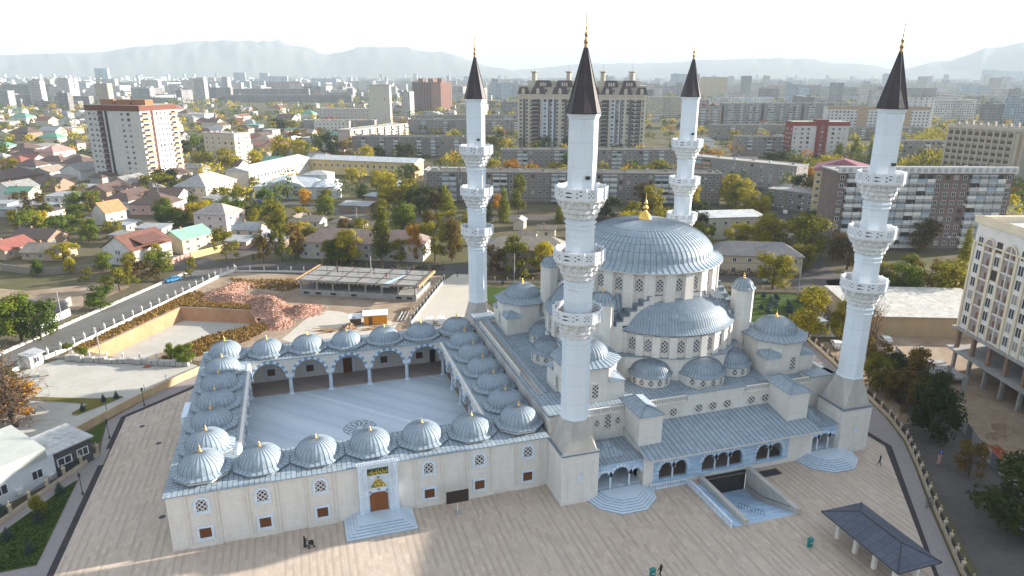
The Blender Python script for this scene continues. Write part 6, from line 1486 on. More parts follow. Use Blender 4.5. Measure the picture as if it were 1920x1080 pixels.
# ------------------------------------------------------------------ houses
WC={'c':(.55,.49,.38),'w':(.62,.60,.57),'g':(.34,.33,.32),'b':(.28,.19,.14),'p':(.55,.35,.31),'t':(.42,.33,.24),'r':(.36,.14,.11)}
RC={'k':(.115,.075,.065),'w':(.33,.345,.36),'t':(.30,.25,.20),'r':(.26,.085,.065),'g':(.13,.33,.24),'o':(.46,.21,.10),'p':(.46,.24,.22),'c':(.26,.26,.255)}
RN={'k':'dark brown','w':'white metal','t':'weathered tan','r':'dark red','g':'green','o':'orange','p':'pink','c':'grey'}
def house(x,y,w,d,h,rz,roof,wall,ty,label,group=None,win=True,parts=True,pitch=.42,floors=1,name='house'):
    t=thing(name,label,'house',(x,y,0),rz,group); hw,hd=w/2,d/2
    mb=MB(); mb.box(-hw,hw,-hd,hd,-.3,h)
    if ty=='g': mb.extr([(-hd,h),(hd,h),(0,h+hd*pitch*1.25)],'x',-hw,hw)
    lpart(t,'wall',mb,[M['render']],WC.get(wall,wall) if isinstance(wall,str) else wall)
    rcol=RC.get(roof) if isinstance(roof,str) else roof
    mb=MB(); o=.5
    if ty=='g':
        z0,z1=h-.2,h+hd*pitch*1.25+.12
        mb.extr([(-hd-o,z0),(0,z1),(hd+o,z0),(hd+o,z0+.16),(0,z1+.18),(-hd-o,z0+.16)],'x',-hw-o,hw+o)
    elif ty=='h':
        A=[(-hw-o,-hd-o),(hw+o,-hd-o),(hw+o,hd+o),(-hw-o,hd+o)]; mb.prism(A,h-.02,h+.1)
        if w>=d: hip(mb,A,h+.101,((-(w-d)/2-.2,0),((w-d)/2+.2,0)),h+min(hd,hw)*.62,0)
        else: hip(mb,A,h+.101,((0,-(d-w)/2-.2),(0,(d-w)/2+.2)),h+min(hd,hw)*.62,0)
    else:
        vs=[(-hw-o,-hd-o,h),(hw+o,-hd-o,h),(hw+o,hd+o,h+.5),(-hw-o,hd+o,h+.5)]; mb.mesh_add(vs+[(a,b_,c+.18) for a,b_,c in vs],[(0,1,5,4),(1,2,6,5),(2,3,7,6),(3,0,4,7),(4,5,6,7),(3,2,1,0)])
    lpart(t,'roof',mb,[M['roofoc']],rcol)
    if win:
        n=max(1,int(w/4)); fh=h/floors
        for f in range(floors):
            for k in range(n): part_inst(t,'window',WU,(-hw+w*(k+.5)/n-.6,-hd,f*fh+fh*.32),0,(1.2,1,min(1.4,fh*.5)))
            m_=max(1,int(d/4.5))
            for k in range(m_): part_inst(t,'window',WU,(hw,-hd+d*(k+.5)/m_-.6,f*fh+fh*.32),PI/2,(1.2,1,min(1.4,fh*.5)))
    if ty=='g' and win: mb=MB(); mb.box(-hw*.4-.3,-hw*.4+.3,-.3,.3,h+.5,h+hd*pitch*1.25+.9); lpart(t,'chimney',mb,[M['brickoc']],(.36,.22,.16))
    return t
AN=math.radians
h1=house(-36.3,160.5,15.5,13,5.2,AN(52),(.17,.075,.055),(.64,.62,.60),'g','white gable-ended house with a brown roof and wide dormer by the dusty lot',None,False,pitch=.5)
mb=MB(); mb.extr([(-7.2,5.6),(-3.4,5.6),(-3.4,6.4),(-.3,8.3),(-.3,5.6)],'x',-4,5); lpart(h1,'dormer_wall',mb,[M['render']],(.64,.62,.6)); 
mb=MB(); mb.mesh_add([(-4.4,-7.6,6.75),(5.4,-7.6,6.75),(5.4,0,8.75),(-4.4,0,8.75),(-4.4,-7.6,6.9),(5.4,-7.6,6.9),(5.4,0,8.9),(-4.4,0,8.9)],[(0,1,5,4),(1,2,6,5),(2,3,7,6),(3,0,4,7),(4,5,6,7),(3,2,1,0)]); lpart(h1,'dormer_roof',mb,[M['roofoc']],(.15,.065,.05))
for u in (-.2,1.0):
    for z in (.9,3.4): part_inst(h1,'window',WN,(-7.75,-u+.6,z),-PI/2,(.7,1,1.5))
house(-22.3,171.5,13,9.5,5.0,AN(48),(.22,.42,.33),(.60,.50,.32),'g','cream house with a pale green metal roof next to the brown-roofed white house',None,True,pitch=.42,floors=2)
house(-14.5,206,15,12,6.3,AN(-33),(.42,.36,.33),(.60,.50,.48),'h','pinkish two-storey house under a pale hipped roof at the road bend',None,True,floors=2)
house(-27.0,288,17,27,6.6,AN(-28),(.36,.36,.35),(.56,.46,.34),'h','beige two-storey house with a grey hipped roof below the white tower',None,True,floors=2)
t=house(36.5,143,42,12,5.6,AN(-24.5),(.27,.20,.17),(.42,.38,.34),'h','long two-storey house under a brown hipped roof behind the unfinished concrete deck',None,True,floors=2)
house(151,88.5,27,11,6.0,AN(-24),(.20,.19,.20),(.44,.38,.29),'h','two-storey tan house under a long grey hipped roof behind the street corner',None,True,floors=2)
house(84.5,115.5,27,11,6.2,AN(-18),(.27,.235,.20),(.36,.29,.22),'h','old two-storey house with a tan roof half hidden by trees behind the courtyard minaret',None,True,floors=2)
house(173,133,22,11,8.2,AN(-10),(.52,.53,.54),(.46,.42,.35),'f','flat white-roofed two-storey house above the yellow hedge',None,True,floors=2)
house(-58.8,229,9.5,8,5.2,AN(50),(.48,.22,.10),(.60,.58,.54),'g','house with steep orange roofs left of the white flat-roofed pavilion',None,True,pitch=.75)
house(160,36.5,34,22,4.8,AN(-21),(.52,.50,.46),(.40,.30,.19),'f','low wide shed with a pale flat roof under the right-hand trees',None,False,name='shed')
t=thing('shop_building','grey and white small building with a sloped roof in the lower left corner','house',(-27.5,19,0),AN(44))
mb=MB(); mb.box(-8,3.2,-2.6,5.2,-.2,4.4); lpart(t,'wall',mb,[M['render']],(.54,.57,.60))
mb=MB(); mb.extr([(-3.0,4.4),(5.6,4.4),(5.6,7.6),(-3.0,6.0)],'x',-8.4,2.2); lpart(t,'upper_wall',mb,[M['render']],(.35,.37,.35))
mb=MB(); mb.box(-6.0,-1.6,-3.06,-3.0,4.8,5.7); lpart(t,'yellow_panel',mb,[M['render']],(.62,.56,.36))
mb=MB(); mb.box(3.2,9.2,-2.0,4.4,-.2,4.0); lpart(t,'dark_annex',mb,[M['render']],(.07,.07,.075))
mb=MB(); mb.mesh_add([(2.3,-2.4,4.02),(9.6,-2.4,4.02),(9.6,5,4.4),(2.3,5,4.4),(2.3,-2.4,4.2),(9.6,-2.4,4.2),(9.6,5,4.58),(2.3,5,4.58)],[(0,1,5,4),(1,2,6,5),(2,3,7,6),(3,0,4,7),(4,5,6,7),(3,2,1,0)]); lpart(t,'annex_roof',mb,[M['roofoc']],(.52,.52,.52))
for x,y,w,h in ((-5.2,-2.6,1.8,1.6),(-.2,-2.6,1.6,1.5),(3.8,-2.0,2.2,1.3),(6.8,-2.0,1.8,1.4)): part_inst(t,'window',WU,(x,y,1.5),0,(w,1,h))
for x in (-2.6,1.9): mb=MB(); mb.box(x,x+.9,-3.0,-2.6,.6,1.4); lpart(t,'cooling_unit',mb,[M['whitewash']])
HOUSES=[(-49.0,210.7,8.7,3.0,'w','c','f'),(-37.7,199.4,10.8,3.1,'w','c','f'),(-45.5,187.1,8.0,3.4,'c','g','f'),(-74.3,195.1,14.8,3.0,'k','b','g'),(-79.2,179.6,12.1,3.2,'r','t','g'),(-65.4,172.4,13.6,2.6,'t','t','g'),(-110,272.4,9,3.6,'w','w','f'),(-96.5,261.7,18.3,3,'w','g','f'),(-89,290.1,16.7,3.3,'w','w','f'),(-72.7,294.5,13.9,4.6,'k','b','g'),(-87.7,319.3,11.9,3,'w','p','f'),(-107.5,334.4,15.6,3,'k','b','g'),(-132.9,361.6,23.5,4.4,'k','b','h'),(-150.7,424.9,19.1,5.0,'r','p','h'),(-161.3,487.2,21.3,3.7,'k','b','h'),(-143.3,481.8,19.3,6.7,'p','p','h'),(-182,615.5,18.6,6,'g','c','h'),(-217.7,668.4,22.4,7,'k','b','h'),(-167.1,495.7,13,5,'p','p','f'),(-200.2,738.3,20.6,5.3,'w','c','f'),(-298.5,934.5,22.7,7,'g','w','h'),(-285.8,838.9,20.7,7,'w','g','f'),(-256.1,874,18.4,6.1,'r','c','g'),(-229.8,857.3,16.6,6.1,'w','w','h'),(-235.6,685.2,16.1,4.9,'w','c','g'),(-172.6,545.4,14.1,4.1,'w','g','f'),(-198.4,553.1,14.4,5.3,'g','w','h'),(-152.3,560.2,14.2,5.1,'k','c','h'),(-113.6,400.9,14.4,3.3,'w','g','f'),(-124.2,391.9,14.2,3.2,'t','g','g'),(-95.9,930.6,29,8.2,'w','w','f'),(-66.2,775.3,18.4,7,'k','c','g'),(.3,1078.6,21.5,7.2,'r','c','h'),(14.8,824.6,22,6.4,'k','w','g'),(43.4,926.7,17.3,7.1,'g','w','h'),(-1.4,646.9,15.6,6.2,'w','g','f'),(13.3,567.9,12.1,6.5,'r','w','g'),(14.4,434.6,11.1,5.6,'w','g','f'),(35.2,541.4,17.9,6.3,'w','g','f'),(44.6,548.5,13.6,4.6,'k','b','f'),(-13.5,565.7,11.1,5.5,'r','w','g'),(-26,763.7,16.9,5.9,'w','c','h'),(100.1,169.1,6.6,3.4,'w','c','g'),(104.8,150.8,6.5,3.5,'t','c','g'),(95.2,144.7,6,3,'t','c','g'),(15.5,203.7,8.3,2.6,'t','c','g'),(21.5,196.4,8.1,2.8,'t','c','g'),(31.6,190.1,7.9,2.8,'t','c','h'),(37.3,184.2,7.8,3,'k','c','h'),(-2.6,188.5,9.9,2.8,'w','c','g'),(3.6,172.9,9.3,2.8,'w','c','g'),(7.4,165.7,7.9,2.5,'w','b','f'),(-5.4,169.6,9.2,2.6,'w','p','f'),(41.4,226.1,13.4,3,'w','b','f'),(-14.5,252.7,12.2,3.2,'w','c','f'),(-21,262,10.4,3.4,'c','c','f'),(51.3,240,9.4,4.2,'w','b','f'),(-36.1,318,12.3,3.9,'k','c','g'),(117.4,146.9,5.5,2.9,'t','c','g'),(536.5,600.9,12.2,7.2,'r','w','h'),(398.3,420,21.6,5.9,'r','r','h'),(214,140,4.3,2.6,'w','c','f'),(-41,70,3,2.5,'w','w','f')]
HP_=[]
used=[]
EXCL=[(-93.5,360,-40,330,25),(0,300,30,330,42),(-62,292,18,16,14)]
rr=random.Random(99)
ZONE_H=[]
def zone(x,y):
    d=math.hypot(x-CAMP.x,y-CAMP.y)
    if x<-60 and d<420: return 'in the near left suburb'
    if x<-60: return 'in the far left suburb'
    if d<330: return 'between the long brown-roofed house and the warehouse'
    if x<130: return 'in the tree-filled quarter beyond the warehouse'
    return 'in the right-hand quarter behind the dome'
TYN={'g':'gabled','h':'hip-roofed','f':'flat-roofed'}
def house_auto(x,y,w,h,r,wl,ty,rz):
    used.append((x,y,w*.7)); d=math.hypot(x-CAMP.x,y-CAMP.y)
    lb='small %s house with a %s roof %s'%(TYN[ty],RN[r],zone(x,y))
    house(x,y,w,w*rr.uniform(.6,.85),h,rz,r,wl,ty,lb,lb.replace('small ','').replace('house','houses'),d<430)
for x,y,w,h,r,wl,ty in HOUSES: house_auto(x,y,w,h,r,wl,ty,AN(rr.choice((-27,-30,58,62,-24))))
# ------------------------------------------------------------------ random fill of houses, far blocks
def inpoly(x,y,P):
    r=False; j=len(P)-1
    for i in range(len(P)):
        xi,yi=P[i]; xj,yj=P[j]
        if (yi>y)!=(yj>y) and x<(xj-xi)*(y-yi)/(yj-yi)+xi: r=not r
        j=i
    return r
FOOT=[]   # footprints of the labelled blocks (centre, radius-ish as oriented boxes)
def foot_add(o):
    xs=[];ys=[]
    for ch in o.children:
        if ch.type=='MESH' and ch.name.split('.')[0] in ('wall','brick_panel','round_bay','wing_wall','upper_wall','dark_annex'):
            T=Matrix.Translation(o.location)@o.rotation_euler.to_matrix().to_4x4()
            bb=[Vector(c) for c in ch.bound_box] if False else None
            vs=[v.co for v in ch.data.vertices]; FOOT.append((T.inverted(),min(v.x for v in vs),max(v.x for v in vs),min(v.y for v in vs),max(v.y for v in vs)))
for o in list(col.objects):
    if o.type=='EMPTY' and o.get('category') in ('apartment block','apartment tower','tower block','house','hotel','warehouse','clinic'): foot_add(o)
def free(x,y,pad=3.,roads=True,plots=True):
    for Ti,x0,x1,y0,y1 in FOOT:
        p=Ti@Vector((x,y,0))
        if x0-pad<p.x<x1+pad and y0-pad<p.y<y1+pad: return False
    for n,P in POLYS:
        if (roads and n in ('road','driveway','concrete_yard','building_site','plaza','walkway','sandy_lot','lawn')) and inpoly(x,y,P): return False
    if -22<x<112 and -80<y<60: return False
    return True
def seen(x,y,lo=-48,hi=37):
    """bearing from the camera axis"""
    a=math.degrees(math.atan2(x-CAMP.x,y-CAMP.y)-.30663); return -40<a<40
def polar(u,d):
    a=.30663+math.atan((u-960)/1354.); return CAMP.x+d*math.sin(a),CAMP.y+d*math.cos(a)
rr=random.Random(2024)
def try_houses(n,u0,u1,d0,d1,cols,gap):
    c=0;k=0
    while c<n and k<n*40:
        k+=1; f=rr.random(); d=d0*(d1/d0)**f; x,y=polar(rr.uniform(u0,u1),d)
        if not free(x,y,7) or any(math.hypot(x-a,y-b)<gap+r for a,b,r in used): continue
        ty=rr.choice('gghhf'); house_auto(x,y,rr.uniform(9,15)*(1+d/2500),rr.uniform(2.8,4.6)*(1+d/2500),rr.choice(cols),rr.choice('cwgpcw'),ty,AN(rr.choice((-27,-30,58,62,-24)))); c+=1
try_houses(46,-40,440,340,640,'kkwcrgtkctb'.replace('b','k'),7)
try_houses(46,-40,520,640,1300,'kkwcrgtkcwt',10)
try_houses(20,420,640,430,900,'kwcrgtkt',9)
try_houses(14,560,900,900,1400,'wckrt',12)
try_houses(10,1220,1500,380,700,'rwkt',9)
def farblock(A,B,D,H,colr,label,group,name='far_block'):
    L,a=frame(A,B); o=None; mb=MB(); mb.box(0,L,0,D,-.5,H); mb.box(L*.1,L*.1+6,D*.3,D*.3+5,H,H+2.6)
    o=mb.build(name,[M['farf']]); o.location=(A[0],A[1],0); o.rotation_euler=(0,0,a); o.color=(*colr,1); tag(o,label,'apartment block',group); used.append(((A[0]+B[0])/2,(A[1]+B[1])/2,L/2)); return o
FC={'p':(.24,.225,.225),'w':(.50,.47,.44),'b':(.36,.42,.47),'g':(.40,.48,.54),'t':(.44,.38,.30),'r':(.34,.22,.20),'W':(.60,.62,.64),'y':(.52,.42,.27)}
FN={'p':'grey','w':'white','b':'bluish','g':'glassy blue','t':'tan','r':'reddish','W':'bright white low','y':'yellow'}
FAR=[(-628,1910,-512,1880,33,'p'),(-495,1839,-454,1828,46.8,'w'),(-483,1732,-444,1722,30.6,'w'),(-434,1940,-389,1929,44.9,'w'),(-422,1820,-381,1809,31.4,'w'),(-344,2005,-301,1994,41.7,'w'),(-338,1875,-300,1865,27.7,'w'),(-231,1888,-181,1876,42.6,'w'),(-228,1769,-186,1758,26.7,'w'),(-610,2739,-568,2730,74.5,'g'),(-642,2594,-591,2582,33.5,'w'),(-581,2906,-502,2888,28.5,'w'),(-396,2690,-325,2674,32.3,'w'),(-254,2657,-102,2622,32.4,'b'),(-163,1830,71,1770,22.8,'p'),(-185,3126,-139,3116,61.6,'b'),(-83,3104,-47,3096,59.7,'g'),(-47,3096,28,3080,47,'b'),(-44,2453,67,2427,32.5,'r'),(24,2366,124,2342,26.6,'p'),(120,3060,226,3037,38.7,'b'),(117,2038,183,2022,29.3,'w'),(120,1717,164,1706,21.3,'w'),(230,2388,300,2372,34.5,'w'),(-493,1462,-418,1442,20,'p'),(-389,1411,-329,1394,18.8,'p'),(-712,2144,-674,2135,34,'w'),(-111,1541,149,1472,15.2,'p'),(470,1516,528,1500,39.3,'b'),(324,942,351,934,19.5,'p'),(797,1362,827,1354,29,'w'),(1301,2135,1397,2112,60,'b'),(1308,1742,1350,1732,27.4,'w'),(1142,1453,1180,1444,36.2,'w'),(1108,1349,1152,1337,34,'t'),(1156,1336,1202,1324,28,'b'),(858,1170,965,1142,14.6,'W'),(1077,1288,1173,1263,8.2,'W'),(2512,2423,2597,2405,62,'b'),(3838,3045,3937,3026,85,'b'),(4369,3370,4536,3340,80,'b'),(2030,1747,2137,1721,33.5,'w'),(1873,1494,1967,1471,29.5,'b'),(1750,1296,1834,1275,26.3,'w'),(984,788,1135,746,14.7,'p'),(1589,1672,1726,1638,18.4,'b'),(1390,2786,1460,2771,33.5,'w'),(919,3611,1016,3592,45.7,'b')]
def side(x,y):
    u=math.atan2(x-CAMP.x,y-CAMP.y)-.30663
    return 'left of the back minaret' if u<-.06 else ('between the two back minarets' if u<.24 else 'right of the far minaret')
def farlabel(x,y,H,s_):
    d=math.hypot(x-CAMP.x,y-CAMP.y)
    tall='tower' if H>40 else ('block' if H>17 else 'low block')
    lb='%s far apartment %s %s, %s'%(FN[s_],tall,side(x,y),'in thin haze' if d<1900 else 'in thick haze')
    return lb,lb.replace('apartment '+tall,'apartment '+tall+'s')
for x0,y0,x1,y1,H,s_ in FAR: lb,gp=farlabel((x0+x1)/2,(y0+y1)/2,H,s_); farblock((x0,y0),(x1,y1),16,H,FC[s_],lb,gp)
c=0;k=0
while c<125 and k<6000:
    k+=1; d=900*(3800/900)**rr.random(); u=rr.uniform(-60,1980)
    if u<640 and d<1350: continue
    x,y=polar(u,d)
    if not free(x,y,20) or any(math.hypot(x-a,y-b)<26+r for a,b,r in used): continue
    s_=rr.choice('ppwwwtbp'); L=rr.choice((18,24,40,60,80)); H=rr.choice((12,14,14,15,26,28,30)) if L>25 else rr.choice((28,34,42)); a=AN(rr.choice((-22,-25,65,-20)))
    lb,gp=farlabel(x,y,H,s_); cc=FC[s_]; v_=rr.uniform(.8,1.15)
    farblock((x,y),(x+L*math.cos(a),y+L*math.sin(a)),13,H,tuple(q*v_ for q in cc),lb,gp); c+=1
# everything beyond: thousands of roofs one can no longer count
for nm,mat_c,n,d0,d1,seed in (('distant_city',(.46,.44,.42),900,1500,9500,1),('distant_city',(.30,.30,.31),700,1500,9500,2),('distant_city',(.40,.44,.48),500,2500,9500,3),('distant_roofs',(.42,.40,.38),1500,900,6000,4)):
    r_=random.Random(seed); mb=MB(); a=AN(-23); R=Matrix.Rotation(-a,4,'Z')
    for k in range(n):
        d=d0*(d1/d0)**(r_.random()**.8); x,y=polar(r_.uniform(-80,2000),d); p=R@Vector((x,y,0))
        if nm=='distant_roofs': L,D,H=r_.uniform(8,18),r_.uniform(7,12),r_.uniform(3,7)
        else: L,D,H=r_.choice((20,40,60,90)),r_.uniform(12,16),r_.choice((9,12,14,15,16,27,30)) 
        if r_.random()<.05 and nm!='distant_roofs': L,H=22,r_.uniform(38,60)
        if any(math.hypot(x-a_,y-b_)<12+rad for a_,b_,rad in used): continue
        if r_.random()<.4: L,D=D,L
        mb.box(p.x,p.x+L,p.y,p.y+D,-.5,H)
    o=mb.build(nm,[M['farf']]); o.rotation_euler=(0,0,a); o.color=(*mat_c,1); tag(o,'hazy mass of small far roofs and blocks toward the hills','distant city',kind='stuff')
# ------------------------------------------------------------------ trees
def leafmat(name,stops,sc=5.):
    m,nt,b=newmat(name); g=G(nt); oi=g.n('ShaderNodeObjectInfo'); v=g.coord(); n=g.noise(v,sc,3.,.7)
    f=g.math('ADD',g.math('MULTIPLY',n,.75),g.math('MULTIPLY',oi.outputs['Random'],.28)); c=g.ramp(f,stops); g.l(c,b.inputs['Base Color'])
    b.inputs['Roughness'].default_value=.75; b.inputs['Specular IOR Level'].default_value=.15
    tr=g.n('ShaderNodeBsdfTranslucent'); g.l(c,tr.inputs['Color']); mx=g.n('ShaderNodeMixShader'); mx.inputs[0].default_value=.28; g.l(b.outputs[0],mx.inputs[1]); g.l(tr.outputs[0],mx.inputs[2])
    out=[x for x in nt.nodes if x.type=='OUTPUT_MATERIAL'][0]; g.l(mx.outputs[0],out.inputs[0]); return m
LF={'g':leafmat('green_leaves',[(.3,(.038,.065,.006)),(.5,(.095,.135,.010)),(.75,(.20,.21,.012))]),
 'y':leafmat('yellow_green_leaves',[(.28,(.11,.11,.006)),(.5,(.28,.235,.008)),(.75,(.50,.38,.012))]),
 'o':leafmat('orange_leaves',[(.28,(.18,.075,.006)),(.5,(.40,.19,.008)),(.75,(.55,.31,.012))]),
 'l':leafmat('olive_leaves',[(.28,(.055,.065,.008)),(.5,(.135,.135,.010)),(.75,(.27,.22,.014))]),
 'b':leafmat('brown_olive_leaves',[(.28,(.05,.034,.008)),(.5,(.125,.082,.014)),(.75,(.21,.135,.022))]),
 'd':leafmat('dark_green_leaves',[(.28,(.014,.024,.005)),(.5,(.034,.047,.008)),(.75,(.075,.080,.010))]),
 'p':leafmat('poplar_leaves',[(.28,(.055,.085,.006)),(.5,(.15,.165,.008)),(.75,(.28,.24,.012))]),
 'r':leafmat('dry_twigs',[(.28,(.11,.062,.03)),(.5,(.19,.11,.06)),(.75,(.28,.17,.09))])}
BARK=plain('bark',(.085,.062,.045),.9,.3,3.); M['spruce']=leafmat('blue_spruce',[(.3,(.025,.045,.038)),(.55,(.055,.085,.075)),(.8,(.10,.13,.12))])
def crown_mesh(seed,shape,nleaf,ls,mat):
    r_=random.Random(seed); mb=MB(); blobs=[]
    if shape=='round':
        for k in range(20): 
            a=r_.uniform(0,2*PI); q=r_.uniform(.06,.40); z=r_.uniform(.20,.88); s_=1-abs(z-.48)*1.25
            blobs.append((q*s_*math.cos(a),q*s_*math.sin(a),z,r_.uniform(.11,.20)))
    elif shape=='tall':
        for k in range(20):
            z=.12+.85*k/19; q=.14*(1-z*.6); a=r_.uniform(0,2*PI); blobs.append((q*math.cos(a)*r_.random(),q*math.sin(a)*r_.random(),z,.30*(1.08-z)*r_.uniform(.7,1.1)+.05))
    elif shape=='spread':
        for k in range(22):
            a=r_.uniform(0,2*PI); q=r_.uniform(.06,.44); blobs.append((q*math.cos(a),q*math.sin(a),r_.uniform(.26,.86)-q*.25,r_.uniform(.09,.17)))
    elif shape=='shrub':
        for k in range(10): a=r_.uniform(0,2*PI); q=r_.uniform(0,.3); blobs.append((q*math.cos(a),q*math.sin(a),r_.uniform(.2,.75),r_.uniform(.14,.24)))
    elif shape=='cone':
        for k in range(16): z=.08+.86*k/15; w=.38*(1-z)+.03; a=k*2.4; blobs.append((w*.5*math.cos(a),w*.5*math.sin(a),z,w*.8))
    tot=sum(b[3]**2 for b in blobs)
    for bx,by,bz,br in blobs:
        for k in range(int(nleaf*br*br/tot)+2):
            while True:
                d=Vector((r_.gauss(0,1),r_.gauss(0,1),r_.gauss(0,1)))
                if d.length>.1: break
            d.normalize(); rad=br*(r_.random()**.38)*r_.uniform(.8,1.12)
            c=Vector((bx,by,bz))+Vector((d.x*rad,d.y*rad,d.z*rad*(.85 if shape!='tall' else 1.1)))
            s_=ls*r_.uniform(.6,1.35); n=(d+Vector((r_.uniform(-.8,.8),r_.uniform(-.8,.8),r_.uniform(-.3,.9)))).normalized(); u=n.orthogonal().normalized(); w=n.cross(u); th=r_.uniform(0,2*PI); u,w=u*math.cos(th)+w*math.sin(th),w*math.cos(th)-u*math.sin(th)
            mb.add([c-u*s_*.9,c-w*s_*.45,c+u*s_*.9,c+w*s_*.5],0)
    return mb.mesh('crown',mat),blobs
def trunk_mesh(seed,blobs,shape,bare=False):
    r_=random.Random(seed); mb=MB(); top=.5 if shape!='tall' else .8
    if shape in('shrub',): top=.3
    mb.tube((0,0,-.02),(.01,0,top*.55),.028,7,r2=.02); mb.tube((.01,0,top*.55),(0,.01,top),.02,6,r2=.010)
    for bx,by,bz,br in (blobs[:9] if not bare else blobs):
        z0=r_.uniform(.2,.5)*top*1.6; z0=min(z0,bz-.03); mid=Vector((bx*.45,by*.45,(z0+bz)/2)); mb.tube((0,0,z0),mid,.011,5,r2=.007); mb.tube(mid,(bx,by,bz),.007,4,r2=.003)
        if bare:
            for k in range(9):
                d=Vector((bx,by,bz))+Vector((r_.uniform(-1,1),r_.uniform(-1,1),r_.uniform(-.2,1.1)))*br*1.3; mb.tube(Vector((bx,by,bz))*.8+mid*.2,d,.004,3,r2=.0012)
                for q in range(3): e=d+Vector((r_.uniform(-1,1),r_.uniform(-1,1),r_.uniform(-.2,1)))*br*.5; mb.tube(d,e,.0022,3,r2=.0008)
    return mb.mesh('trunk',BARK)
PROTO={}
def proto(kind,shape,near,var):
    key=(kind,shape,near,var)
    if key not in PROTO:
        sd=hash((shape,var))%1000+var*17; n=(3400 if near==2 else 1700 if near==1 else 800); ls={2:.030,1:.040,0:.058}[near]
        if kind=='r': n=int(n*.25); ls*=.6
        if shape=='spread': n=int(n*.8)
        cm,bl=crown_mesh({'round':11,'tall':23,'spread':37,'shrub':41,'cone':53}[shape]+var*7,shape,n,ls,LF[kind] if kind in LF else M['spruce'])
        PROTO[key]=(cm,trunk_mesh(var,bl,shape,kind=='r'))
    return PROTO[key]
LM=[('the long brown-roofed house',36,143),('the white clinic',18,270),('the pinkish hip-roofed house',-14,206),('the white gable-ended house',-36,160),('the dusty lot',-60,128),('the white left tower',-68,350),('the L-shaped warehouse',40,335),('the cream office block',-30,418),('the white-balconied five-storey block',140,215),('the old tan-roofed house',84,115),('the tan house at the street corner',150,88),('the red and white building',377,326),('the yellow corner building',238,160),('the nine-storey brown block',222,92),('the cream hotel',396,220),('the beige unfinished tower',142,2),('the wide pale-roofed shed',160,36),('the right minaret',112,-4),('the concrete yard',-36,45),('the excavation pit',-18,80),('the blue-strip long block',192,308),('the twin luxury towers',238,435),('the dark long block',105,430),('the end-on pale-roofed block',250,240),('the grey panel row',560,600),('the white slab tower',115,755),('the long institute hall',80,815),('the flat white-roofed house',172,132),('the pavilion',95,-36),('the brown-tan striped tower',570,470),('the steep orange-roofed house',-58,230),('the green-roofed cream house',-22,170),('the hotel wing',420,190),('the far low row',440,480),('the grey poplar-side block',435,294)]
KN={'g':'green-leaved','y':'yellow-leaved','o':'orange-leaved','l':'olive','b':'brownish','d':'dark green','p':'pale green','r':'bare-branched'}
SN={'round':'tree','tall':'poplar','spread':'spreading tree','shrub':'bush','cone':'conifer'}
def relation(x,y):
    n,lx,ly=min(LM,key=lambda l:math.hypot(l[1]-x,l[2]-y)); d0=math.hypot(lx-CAMP.x,ly-CAMP.y); d1=math.hypot(x-CAMP.x,y-CAMP.y)
    b=math.atan2(x-CAMP.x,y-CAMP.y)-math.atan2(lx-CAMP.x,ly-CAMP.y)
    dist=math.hypot(lx-x,ly-y)
    far='well ' if dist>45 else ''
    if abs(b)*d0>abs(d1-d0)*.8: return ('%sright of ' if b>0 else '%sleft of ')%far+n
    return (far+'behind ' if d1>d0 else far+'in front of ')+n
LABELS={}
def tree(x,y,h,w,kind,shape=None,near=None,rot=None):
    d=math.hypot(x-CAMP.x,y-CAMP.y); shape=shape or ('tall' if kind=='p' else 'spread' if kind in 'lb' and rr.random()<.5 else 'round')
    near=near if near is not None else (2 if d<330 else 1 if d<560 else 0)
    cm,tm_=proto(kind,shape,near,rr.randrange(3))
    size='tall' if h>12.5 else 'small' if h<7 else 'mid-sized'
    lb='%s %s %s %s'%(size,KN[kind],SN[shape],relation(x,y))
    wx={'round':.92,'tall':.52,'spread':1.1,'shrub':1.0,'cone':.8}[shape]
    t=thing('poplar_tree' if shape=='tall' else 'bush' if shape=='shrub' else 'deciduous_tree',lb,'tree' if shape!='shrub' else 'bush',(x,y,0),rr.uniform(0,6.28) if rot is None else rot)
    LABELS.setdefault(lb,[]).append(t); sx=w/wx*1.22; h=h*1.1
    if d<620:
        put('crown',cm,t,(0,0,0),0,(sx,sx,h)); put('trunk',tm_,t,(0,0,0),0,(sx*.9,sx*.9,h))
    else:
        o=put('crown',cm,t,(0,0,0),0,(sx,sx,h))
    used.append((x,y,w*.35)); return t
